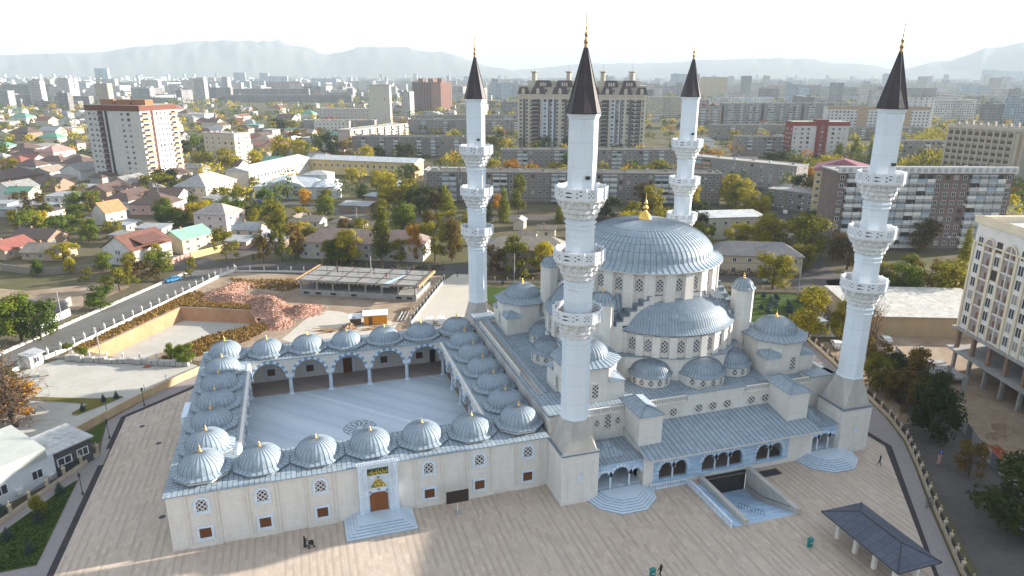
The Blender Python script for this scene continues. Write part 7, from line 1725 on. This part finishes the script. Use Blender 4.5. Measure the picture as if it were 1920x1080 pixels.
TR=[(-48.3,86.7,11,10.1,'g'),(-44.2,86.4,9.6,8.6,'g'),(-36.9,42.8,7.3,8.8,'o'),(-36.5,108.1,5.8,8.7,'g'),(-35,123.4,7.4,10.1,'l'),(-29.7,132.9,6.1,7.9,'b'),(-26.8,138.1,7.6,8.9,'g'),(-60.1,167.1,5.4,8.7,'y'),(-70.9,209.5,7.3,14.9,'g'),(-82.2,228.2,10.8,14.1,'l'),(-94.5,254.9,11.6,11.2,'b'),(-17.2,131.5,6.6,3.8,'l'),(-8.7,152.7,10.9,9.4,'l'),(3.4,143.5,11.2,6.8,'b'),(9.2,143.5,14.9,7.5,'l'),(13.5,146.8,12.2,8.2,'b'),(18.4,150.6,9.8,7.4,'l'),(29.8,135.6,10.5,10.6,'y'),(40.4,132.3,18.8,7.7,'l'),(24.2,136.8,7.4,7.2,'l'),(50.7,130.2,12.3,5.2,'o'),(57.2,128.7,14,8.2,'l'),(62.7,127,14.3,6.8,'b'),(26.7,134.8,8.1,7.9,'g'),(46.7,131.9,7.2,6.9,'y'),
(60.4,224.3,11.5,14.7,'y'),(66.8,208.5,12.8,13.9,'d'),(77.7,205,12,5.9,'p'),(74.7,211.3,11.9,11.8,'b'),(52.9,222.5,8.5,9.7,'y'),(18.7,246.9,7.5,8.8,'o'),(29.1,246.3,7,9.3,'l'),(47,252.4,7.9,8.1,'g'),(.4,222.1,5.3,11.1,'g'),(16.2,217.3,5.1,7.6,'y'),(-14.1,240.5,11.8,11.4,'l'),(-51.9,297.4,11.9,17.9,'l'),(-41.4,285.6,6.5,10.9,'g'),(-49.3,312.6,11.6,15.5,'d'),(-55.3,281.8,4.1,5.8,'o'),(-37.5,385.5,12.3,14.8,'y'),(-22.5,379.4,14.7,16.5,'y'),(-8.1,388.1,11.7,13.2,'y'),(-47.4,453.1,16.8,16,'g'),(-54.9,445.7,14.9,12.7,'d'),(8.9,436.2,16.8,17.9,'y'),(21.7,432.4,14.2,14.5,'y'),(41.7,426.4,18.7,16,'d'),(51,429.7,13.7,14.5,'b'),(37,483,14.4,13.3,'g'),(24,560,11.8,20.2,'b'),(3.1,715.3,12.9,24.9,'d'),(19.6,710.5,11.2,22.2,'y'),
(122.1,284.2,13.4,12,'y'),(138.4,300.9,10.9,14.2,'o'),(151.2,304,7.6,12.9,'y'),(165,299.8,8.6,15.5,'y'),(88,190.4,11.1,8.7,'d'),(97.4,182.5,13.3,4.3,'p'),(118.8,173.8,7.6,2.8,'p'),(108.6,196.7,16.3,9.6,'l'),(78.5,104.7,12.5,12.5,'l'),(70.6,107.1,10.2,7.3,'b'),(87.2,103.8,9.5,8.3,'y'),(129.1,178.8,8.8,10.9,'d'),(139.6,175.6,9.9,13.2,'d'),(150.6,171.9,7.8,9,'y'),(213.7,189.3,13.8,18.9,'y'),(284.3,316.1,10.2,18.8,'o'),(277.2,295.9,10.2,13,'y'),(291.8,351.5,14.4,14.5,'g'),(272.6,340.9,14.7,15.5,'g'),(313.6,288,11.8,18.3,'d'),(309.1,264,12.8,15.8,'l'),(246,182,13.8,16.2,'d'),(283.7,238.3,8.1,12.9,'y'),(283.4,224.4,10.7,15.7,'o'),(247,174,13.3,13,'b'),(180.9,116.9,8,16.4,'y'),(166.2,117.2,8,10.2,'y'),(176.4,92.9,15.4,16.4,'l'),(180.4,80.2,12,10.6,'b'),(166.3,83.5,8.5,7.3,'l'),(180.7,71.2,8.4,9.7,'y'),(178.6,63.3,6.7,7.9,'y'),(183.7,53.2,10.3,9.3,'b'),(187.7,64,8.2,7.9,'l'),(182.8,46.3,11,14,'y'),(172.4,50.5,10.1,9.4,'g'),(206.1,61.8,14.4,3.8,'p'),(166.5,53.6,9.2,7.7,'d'),(120.8,1.9,6.5,7.2,'b'),(113.4,-12.1,10.1,8.2,'d'),(124.2,6.3,6.8,7.3,'d'),(103.6,-34.0,10.4,11.5,'d'),(129.0,22.6,15,7.1,'r'),(127.2,15.8,13.5,6.3,'r'),(133.7,31.2,10.3,6.3,'y'),(391.5,305.2,15.8,8,'p'),(414.6,294.7,14.4,15.8,'y'),(380.7,308.5,12.9,7,'p'),(401,300,14,7,'p'),(469.8,302.4,11.4,18.2,'y'),(431.4,279.3,9.2,13.1,'b')]
TR+=[(117.2,-5.5,8.5,6.5,'b'),(123.2,11.5,9.5,6.5,'b'),(125.8,19.0,10,6.5,'l'),(121.5,-4.5,9,7,'d'),(127.5,4.5,8.5,6.5,'b'),(110.2,-22,6.5,5,'b'),(120.5,6.5,7.5,6,'l')]
for x,y,h,w,k in TR: tree(x,y,h,w,k)
tree(-35.3,40.2,13,7.5,'r','tall'); tree(-39.5,47,9,7,'y'); tree(-10.3,61.9,4.9,4.7,'g','shrub'); tree(-13.9,65.5,4,3.0,'g','shrub'); tree(-36.5,77.0,2.2,2.7,'g','shrub'); tree(-32.5,72.3,2.6,2.6,'g','shrub'); tree(-23,9.2,3.9,2.8,'l','shrub'); tree(-12,63.5,4.2,3.4,'g','shrub')
for x,y,h in ((-22.0,15.0,2.0),(-22.9,8.2,1.8),(-21.8,1.0,2.0),(-25.6,5.2,1.9),(-27.9,11.0,2.2),(-24.0,22.5,2.8),(-25.6,18.8,2.0)):
    cm,tm_=proto('s','cone',2,0); lb='small blue-grey spruce on the front corner lawn' if x>-24 and y<16 else 'small round shrub along the corner fence by the grey house'
    t=thing('spruce_shrub',lb,'shrub',(x,y,0),h); put('crown',cm,t,(0,0,0),0,(h*1.0,h*1.0,h)); put('trunk',tm_,t,(0,0,0),0,(h*.5,h*.5,h)); LABELS.setdefault(lb,[]).append(t)
for k in range(26):
    gx,gy=rr.uniform(0,1),rr.uniform(0,1); a=Vector((122,47)).lerp(Vector((137,45)),gx); b=Vector((129.5,70)).lerp(Vector((150,62)),gx); p=a.lerp(b,gy*.95+.02); h=rr.uniform(1.5,2.4)
    cm,tm_=proto('s','shrub' if k%3 else 'cone',1,k%2); lb='blue-grey clipped shrub in the green garden beside the street corner'
    t=thing('spruce_shrub',lb,'shrub',(p.x,p.y,0),k); put('crown',cm,t,(0,0,0),0,(h*1.1,h*1.1,h)); put('trunk',tm_,t,(0,0,0),0,(h*.5,h*.5,h)); LABELS.setdefault(lb,[]).append(t)
for x,y in ((-20.8,47.0),(-22.8,46.2),(-25.6,43.2),(66,98.5),(71,96.5),(84,90),(93,86),(104,80)):
    cm,tm_=proto('s','cone',2,1); h=1.8; lb='tiny conifer on the grassy traffic island' if x<0 else 'small spruce on the lawn strip behind the prayer hall'
    t=thing('spruce_shrub',lb,'shrub',(x,y,.1),x); put('crown',cm,t,(0,0,0),0,(h*.8,h*.8,h)); put('trunk',tm_,t,(0,0,0),0,(h*.5,h*.5,h)); LABELS.setdefault(lb,[]).append(t)
def scatter(n,u0,u1,d0,d1,kinds,pad=2.5,gap=4.5,hs=(6,13),power=1.0):
    c=0;k=0
    while c<n and k<n*50:
        k+=1; d=d0*(d1/d0)**(rr.random()**power); x,y=polar(rr.uniform(u0,u1),d)
        if not free(x,y,pad) or any(abs(x-a)<gap+r and abs(y-b)<gap+r for a,b,r in used): continue
        h=rr.uniform(*hs); tree(x,y,h,h*rr.uniform(.75,1.15),rr.choice(kinds)); c+=1
scatter(34,-30,450,285,420,'gglylygy',hs=(5,10),gap=2.6)
scatter(7,-30,300,225,285,'gly',hs=(4,7),gap=4)
scatter(12,-30,560,420,760,'gglylgdyy',hs=(7,13),gap=3.2)
scatter(28,400,900,205,420,'lydyyglglb',pad=1.5,hs=(6,12),gap=2.4)
scatter(14,620,1100,380,640,'ydlyygdly',pad=1.5,hs=(8,14),gap=3)
scatter(22,1180,1560,180,460,'dlygyygl',pad=1.5,hs=(8,14),gap=2.6)
scatter(7,900,1340,170,330,'dlbyo',pad=1.5,hs=(7,12),gap=2.)
scatter(8,1560,1800,130,330,'ylbyd',pad=1.5,hs=(7,12),gap=2.2)
scatter(6,1200,1920,420,800,'ydgylo',hs=(10,17),gap=5)
for lb,l in LABELS.items():
    if len(l)>1:
        for t in l: t['group']=lb.replace('tree','trees') if 'tree' in lb else lb+' (several)'
# trees beyond counting
for kind,n,d0,d1,seed in (('g',900,330,3500,1),('y',1000,330,3500,2),('l',800,330,3500,3),('d',700,500,4500,4),('o',220,380,2200,5),('g',1000,1400,7000,6),('l',1000,1400,7000,7)):
    r_=random.Random(seed*31); mb=MB()
    for k in range(n):
        d=d0*(d1/d0)**(r_.random()**.85); u=r_.uniform(-60,1980); x,y=polar(u,d)
        if 1690<u<1930 and False: pass
        if not free(x,y,2.) or any(abs(x-a)<2.5+r*.9 and abs(y-b)<2.5+r*.9 for a,b,r in used): continue
        h=r_.uniform(5,12)*(1.25 if d>1200 else 1); w=h*r_.uniform(.42,.66); m_=70 if d<900 else 40 if d<1600 else 14; s0=.75 if d<900 else 1.1 if d<1600 else 2.2
        for q in range(m_):
            th=r_.uniform(0,2*PI); ph=math.acos(r_.uniform(-.55,1)); rad=w*(r_.random()**.3); c=Vector((x+rad*math.sin(ph)*math.cos(th),y+rad*math.sin(ph)*math.sin(th),h*.55+rad*.85*math.cos(ph)))
            nn=Vector((r_.uniform(-1,1),r_.uniform(-1,1),r_.uniform(-.3,1))).normalized(); a=nn.orthogonal().normalized(); b=nn.cross(a); s_=s0*r_.uniform(.6,1.3)
            mb.add([c-a*s_,c-b*s_*.7,c+a*s_,c+b*s_*.7])
    o=mb.build('distant_trees',[LF[kind]]); tag(o,'scattered far trees among the roofs toward the hills','trees',kind='stuff')
# park wood at the right, in front of the hazy blocks
mb=MB(); r_=random.Random(77)
for k in range(230):
    u=r_.uniform(1725,1990); d=r_.uniform(480,820); x,y=polar(u,d)
    if not free(x,y,4): continue
    h=r_.uniform(9,15); w=h*.5
    for q in range(46):
        th=r_.uniform(0,2*PI); ph=math.acos(r_.uniform(-.5,1)); rad=w*(r_.random()**.3); c=Vector((x+rad*math.sin(ph)*math.cos(th),y+rad*math.sin(ph)*math.sin(th),h*.55+rad*.8*math.cos(ph)))
        nn=Vector((r_.uniform(-1,1),r_.uniform(-1,1),r_.uniform(-.3,1))).normalized(); a=nn.orthogonal().normalized(); b=nn.cross(a); s_=r_.uniform(.6,1.2); mb.add([c-a*s_,c-b*s_*.7,c+a*s_,c+b*s_*.7])
tag(mb.build('park_wood',[LF['y']]),'yellow-green park wood behind the cream hotel','trees',kind='stuff')
# hedge in front of the old blocks
def hedge(pts,h,w,kind,label):
    r_=random.Random(len(label)); mb=MB()
    for p,q in zip(pts,pts[1:]):
        p=Vector(p);q=Vector(q); L=(q-p).length; dv=(q-p).normalized(); nv=Vector((-dv.y,dv.x))
        for k in range(int(L*34)):
            c2=p+dv*r_.uniform(0,L)+nv*r_.uniform(-w,w); c=Vector((c2.x,c2.y,r_.uniform(.05,h))); nn=Vector((r_.uniform(-1,1),r_.uniform(-1,1),r_.uniform(-.2,1))).normalized(); a=nn.orthogonal().normalized(); b=nn.cross(a); s_=r_.uniform(.12,.26); mb.add([c-a*s_,c-b*s_*.7,c+a*s_,c+b*s_*.7])
    tag(mb.build('hedge',[LF[kind]]),label,'hedge')
hedge([(20,133.5),(58,117.5)],1.5,.7,'d','dark hedge along the road before the long brown-roofed house')
hedge([(128,91.5),(160,77.5)],1.6,.8,'b','brown hedge along the street before the tan corner house')
hedge([(66,107.5),(108,90.8)],1.3,.6,'b','brown hedge along the road before the old tan-roofed house')
# ------------------------------------------------------------------ poles, cars
def pole(x,y,h,label,lean=0.,arm=True):
    t=thing('utility_pole',label,'pole',(x,y,0)); b=MB(); b.tube((x,y,-.1),(x+lean,y,h),.17,6,r2=.11); b.build('post',[M['concrete']],t)
    if arm: b=MB(); b.tube((x-.9+lean,y,h-.4),(x+.9+lean,y,h-.4),.06,4); b.build('crossarm',[M['iron']],t)
for x,y,h,lb in ((-88.9,222,9,'concrete utility pole at the left edge beyond the red-roofed house'),(-82,251,9,'concrete utility pole left of the white gable-ended house, farther back'),(-43.6,100.5,7.5,'concrete pole beside the grey road near the blue container walls'),(-28.1,69.0,7.5,'tall pale post rising from the row of stone pallets'),(26.8,209.3,9.1,'leaning pale pole along the road behind the long brown-roofed house'),(38.5,197,7,'thin pole on the street left of the dark trees'),(147.2,62.4,9.5,'tall street pole at the garden corner by the silver car'),(75.4,99.2,8.5,'slim pole on the road between the minaret and the turret'),(7.5,211.7,7.5,'pale pole before the white clinic'),(-66.5,292.6,8,'A-frame pole below the white left tower'),(-44.3,258,9.5,'tall A-frame power pole by the dark parked cars'),(33.6,101.2,10.5,'pale pole standing on the unfinished concrete deck')): pole(x,y,h,lb,.4 if 'leaning' in lb else 0)
for (p,q,h0,h1,lb) in (((-88.9,222),(-82,251),8.6,8.6,'pair of wires between the two poles at the left edge'),((-66.5,292.6),(-44.3,258),7.8,9.2,'sagging wires between the A-frame poles'),((26.8,209.3),(38.5,197),8.8,6.8,'wires along the road behind the long brown-roofed house'),((-44.3,258),(7.5,211.7),9.2,7.2,'long wires from the tall A-frame pole to the clinic pole'),((147.2,62.4),(75.4,99.2),9.2,8.2,'wires along the street behind the prayer hall')):
    b=MB()
    for off in (-.7,.7):
        prev=None
        for k in range(11):
            t_=k/10; pt=(p[0]+(q[0]-p[0])*t_+off,p[1]+(q[1]-p[1])*t_,h0+(h1-h0)*t_-1.2*4*t_*(1-t_)*.5)
            if prev: b.tube(prev,pt,.03,3)
            prev=pt
    tag(b.build('power_line',[M['iron']]),lb,'wire')
CARP=plain_oc('car_paint',.28,.04,.5)
def car_meshes(suv):
    L=4.6; W=.9; b=MB()
    prof=[(-2.25,.35),(2.25,.35),(2.3,.7),(2.2,.95),(1.15,1.02),(.45,1.5 if not suv else 1.75),(-1.35 if not suv else -2.05,1.5 if not suv else 1.75),(-2.1 if not suv else -2.25,1.0),(-2.3,.9)]
    b.extr(prof,'y',-W,W); body=b.mesh('body',[CARP])
    g=MB(); zt=1.42 if not suv else 1.66; zb=1.03; x0=-1.25 if not suv else -2.0
    for y,s_ in ((-W-.012,1),(W+.012,-1)):
        q=[(x0-.35 if not suv else x0-.02,y,zb),(.98,y,zb),(.42,y,zt),(x0,y,zt)]; g.add(q if s_>0 else q[::-1])
    g.add([(1.12,-.75,1.05),(1.12,.75,1.05),(.5,.7,zt),(.5,-.7,zt)]); 
    win=g.mesh('windows',[M['glass']])
    w=MB(); w.T=Matrix.Rotation(PI/2,4,'X'); w.lathe([(.02,-.1),(.33,-.1),(.33,.1),(.02,.1)],12); w.T=None; wheel=w.mesh('wheel',[M['black_cloth']])
    h=MB(); h.box(2.24,2.3,-.17,.17,.66,.82); hl=h.mesh('headlight',[M['frame_w']])
    r=MB(); r.box(-2.32,-2.26,-.14,.14,.7,.9); tl=r.mesh('tail_light',[bpy.data.materials['sign_red']])
    return body,win,wheel,hl,tl
CM={False:car_meshes(False),True:car_meshes(True)}
def car(x,y,rz,colr,suv,label,group=None):
    t=thing('parked_car',label,'car',(x,y,0),rz,group); bo,wi,wh,hl,tl=CM[suv]
    o=put('body',bo,t); o.color=(*colr,1); put('windows',wi,t)
    for sx in (-1.4,1.4):
        for sy in (-.82,.82): put('wheel',wh,t,(sx,sy,.33))
    for sy in (-.62,.62): put('headlight',hl,t,(0,sy,0)); put('tail_light',tl,t,(0,sy,0))
WHT,SIL,BLK,BLU,RED=(.62,.62,.62),(.38,.40,.42),(.02,.02,.022),(.05,.22,.42),(.25,.03,.03)
car(-21.8,129.2,AN(35+180),BLU,False,'light blue car parked at the bend of the grey road'); car(148.0,75.2,AN(157),SIL,True,'silver off-road car on the street behind the garden')
car(44.2,70.6,AN(75),WHT,True,'white car behind the courtyard domes, left of the pair in the driveway'); car(47.0,70.0,AN(78),WHT,True,'white car behind the courtyard domes, right of the pair in the driveway')
car(142.6,27.0,AN(68),SIL,False,'silver car parked under the bare trees beside the hoarding'); car(129.6,27.6,AN(60),WHT,False,'white car half hidden behind the right minaret and fence')
for k,(x,y,c_) in enumerate(((230,179,SIL),(222,163,WHT),(237,191,RED),(216.5,152,BLK),(210.5,158,SIL),(245,205,WHT),(252,221,BLK),(262,238,SIL),(270,255,WHT),(280,270,BLK),(290,292,SIL),(284,300,RED))):
    cn={SIL:'silver',WHT:'white',RED:'dark red',BLK:'black'}[c_]; lb='%s car on the tree-lined street right of the far minaret'%cn; car(x,y,AN(58),c_,k%3==1,lb,lb.replace('car','cars'))
for k,(x,y,c_) in enumerate(((70,300,SIL),(72.5,303,WHT),(75,300,SIL),(70,288,WHT))): cn={SIL:'silver',WHT:'white'}[c_]; lb='%s car parked in the warehouse courtyard'%cn; car(x,y,AN(60),c_,False,lb,lb.replace('car','cars'))
car(-2,258.5,AN(150),(.02,.08,.35),True,'blue van parked in front of the white clinic'); car(-36,246,AN(-30),BLK,False,'dark car under the trees near the A-frame pole'); car(-30,243,AN(-30),SIL,False,'silver car under the trees near the A-frame pole'); car(24,203,AN(-25),BLU,False,'blue car on the road behind the long brown-roofed house'); car(172.5,60,AN(66),SIL,False,'silver car in the shade below the nine-storey brown block'); car(104.6,-36.5,AN(60),SIL,False,'silver car under the big dark tree in the lower right corner')
# low walls of the left quarter
def wallrun(pts,h,mat,c_,label):
    t=thing('garden_wall',label,'wall',(pts[0][0],pts[0][1],0))
    for p,q in zip(pts,pts[1:]):
        p=Vector((*p,0));q=Vector((*q,0)); d=(q-p).normalized(); nn=Vector((-d.y,d.x,0))*.14; b=MB(); A=[p+nn,p-nn,q-nn,q+nn]; b.prism([(v.x,v.y) for v in A],-.1,h); o=b.build('wall_panel',[mat],t); o.color=(*c_,1)
wallrun([(-75,158),(-62,148.5),(-44,148.5)],2.2,M['render'],(.26,.22,.19),'grey-brown yard wall at the back of the dusty lot')
wallrun([(-38,146),(-33,138.5)],2.2,M['render'],(.42,.12,.08),'red metal fence by the round tree on the dusty lot')
wallrun([(-58,117),(-47,107.5),(-44.5,113)],2.4,M['render'],(.28,.27,.27),'grey block wall at the near corner of the dusty lot')
wallrun([(-53,99),(-47.5,93),(-42.6,104)],1.8,M['render'],(.55,.58,.62),'pale blue-white low wall beside the road')
wallrun([(-20,156),(-9,166)],2.2,M['render'],(.55,.40,.20),'yellow fence in front of the cream green-roofed house')
wallrun([(-27,148),(-19.5,157)],2.0,M['render'],(.46,.28,.24),'brick gate wall in front of the white gable-ended house')
# ------------------------------------------------------------------ hills and haze
from mathutils import noise as mnoise
def ridge(name,pts,d,depth,seed,mat):
    """pts: (bearing in picture units, height) along a crest standing d metres away"""
    r_=random.Random(seed); mb=MB(); n=len(pts); rows=17; vs=[]
    U=[]
    for i in range(300):
        f=i/299; u=pts[0][0]+(pts[-1][0]-pts[0][0])*f
        for (u0,h0),(u1,h1) in zip(pts,pts[1:]):
            if u0<=u<=u1: k=(u-u0)/(u1-u0); k=k*k*(3-2*k); h=h0+(h1-h0)*k; break
        U.append((u,h))
    for j in range(rows):
        t=j/(rows-1)
        for i,(u,h) in enumerate(U):
            dd=d+depth*(t-.5)*1.0; x,y=polar(u,dd); s_=math.sin(PI*min(1,t*.98+.01))**1.1
            nz_=mnoise.fractal(Vector((u*.012+seed*7,t*3.0,seed)),1.0,2.1,6); n2_=abs(mnoise.noise(Vector((u*.03,t*5,seed+3))))
            z=h*s_*(1+(.16*nz_-.22*n2_)*(1 if j!=rows//2 else .25))
            vs.append((x,y,max(-5,z)))
    m=len(U); mb.mesh_add(vs,[(j*m+i,j*m+i+1,(j+1)*m+i+1,(j+1)*m+i) for j in range(rows-1) for i in range(m-1)])
    structure(name,mb,[mat],True)
hm_=patchy('dry_hills',[(.3,(.10,.10,.10)),(.6,(.15,.14,.125)),(.8,(.085,.09,.085))],.0012,.006,.5,(.07,.075,.075),.95)
HPX=lambda v,d:(138-v)*d/1354.
D1=9500
ridge('hills',[(-260,HPX(112,D1)),(0,HPX(104,D1)),(150,HPX(99,D1)),(290,HPX(86,D1)),(400,HPX(76,D1)),(520,HPX(76,D1)),(570,HPX(84,D1)),(612,HPX(96,D1)),(680,HPX(86,D1)),(760,HPX(84,D1)),(830,HPX(95,D1)),(930,HPX(118,D1)),(1000,HPX(132,D1)),(1060,0)],D1,3600,1,hm_)
D2=10500
ridge('hills',[(900,0),(980,HPX(122,D2)),(1100,HPX(113,D2)),(1200,HPX(112,D2)),(1340,HPX(105,D2)),(1480,HPX(104,D2)),(1580,HPX(112,D2)),(1680,HPX(122,D2)),(1760,HPX(110,D2)),(1850,HPX(90,D2)),(1960,HPX(74,D2)),(2200,HPX(66,D2)),(2400,HPX(80,D2))],D2,4200,5,hm_)
hz=MB(); hz.box(-29900,29900,-8900,39900,-4.6,640)
hmt=bpy.data.materials.new('haze_air'); hmt.use_nodes=True; nt=hmt.node_tree; nt.nodes.clear(); out=nt.nodes.new('ShaderNodeOutputMaterial'); pv=nt.nodes.new('ShaderNodeVolumePrincipled')
pv.inputs['Color'].default_value=(.55,.635,.71,1); pv.inputs['Density'].default_value=HAZE; pv.inputs['Anisotropy'].default_value=.0; nt.links.new(pv.outputs[0],out.inputs['Volume'])
ho=hz.build('haze',[hmt]); ho['kind']='stuff'
# ------------------------------------------------------------------ camera, sun, sky
cam=bpy.data.cameras.new('camera'); co=bpy.data.objects.new('camera',cam); col.objects.link(co)
cam.sensor_width=36; cam.lens=24.2746; cam.clip_start=.5; cam.clip_end=60000
fw=Vector((.28828068,.91049465,-.29646879)); rt=Vector((.95352047,-.30132297,.00178292)); up=Vector((.08770952,.28320304,.95504088))
co.matrix_world=Matrix(((rt.x,up.x,-fw.x,14.94),(rt.y,up.y,-fw.y,-89.5),(rt.z,up.z,-fw.z,59.35),(0,0,0,1)))
scene.camera=co
SUN_EL,SUN_AZ=math.radians(16.6),math.radians(0)       # azimuth from +x towards +y
sd=Vector((math.cos(SUN_EL)*math.cos(SUN_AZ),math.cos(SUN_EL)*math.sin(SUN_AZ),math.sin(SUN_EL)))
sl=bpy.data.lights.new('sun','SUN'); sl.energy=5.0; sl.angle=math.radians(.5); sl.color=(1,.93,.82)
so=bpy.data.objects.new('sun',sl); col.objects.link(so); so.rotation_euler=sd.to_track_quat('Z','Y').to_euler()
wd=bpy.data.worlds.new('World'); scene.world=wd; wd.use_nodes=True; nt=wd.node_tree
bg=nt.nodes.get('Background') or nt.nodes.new('ShaderNodeBackground')
sk=nt.nodes.new('ShaderNodeTexSky'); sk.sky_type='NISHITA'; sk.sun_disc=False; sk.sun_elevation=SUN_EL; sk.sun_rotation=math.radians(90)-SUN_AZ
sk.altitude=700; sk.air_density=1.0; sk.dust_density=1.0; sk.ozone_density=1.0
mxw=nt.nodes.new('ShaderNodeMix'); mxw.data_type='RGBA'; mxw.inputs[0].default_value=.62      # flat pale colour mixed in to even out and brighten the sky light
mxw.inputs[7].default_value=(3.05,3.3,3.5,1); nt.links.new(sk.outputs[0],mxw.inputs[6]); nt.links.new(mxw.outputs[2],bg.inputs[0]); bg.inputs[1].default_value=.1
vs_=scene.view_settings; vs_.view_transform='Standard'; vs_.look='None'; vs_.gamma=1; vs_.use_curve_mapping=False; vs_.exposure=1.78
scene.cycles.use_denoising=True
scene.cycles.max_bounces=6; scene.cycles.volume_bounces=1; scene.cycles.diffuse_bounces=3; scene.cycles.transparent_max_bounces=4
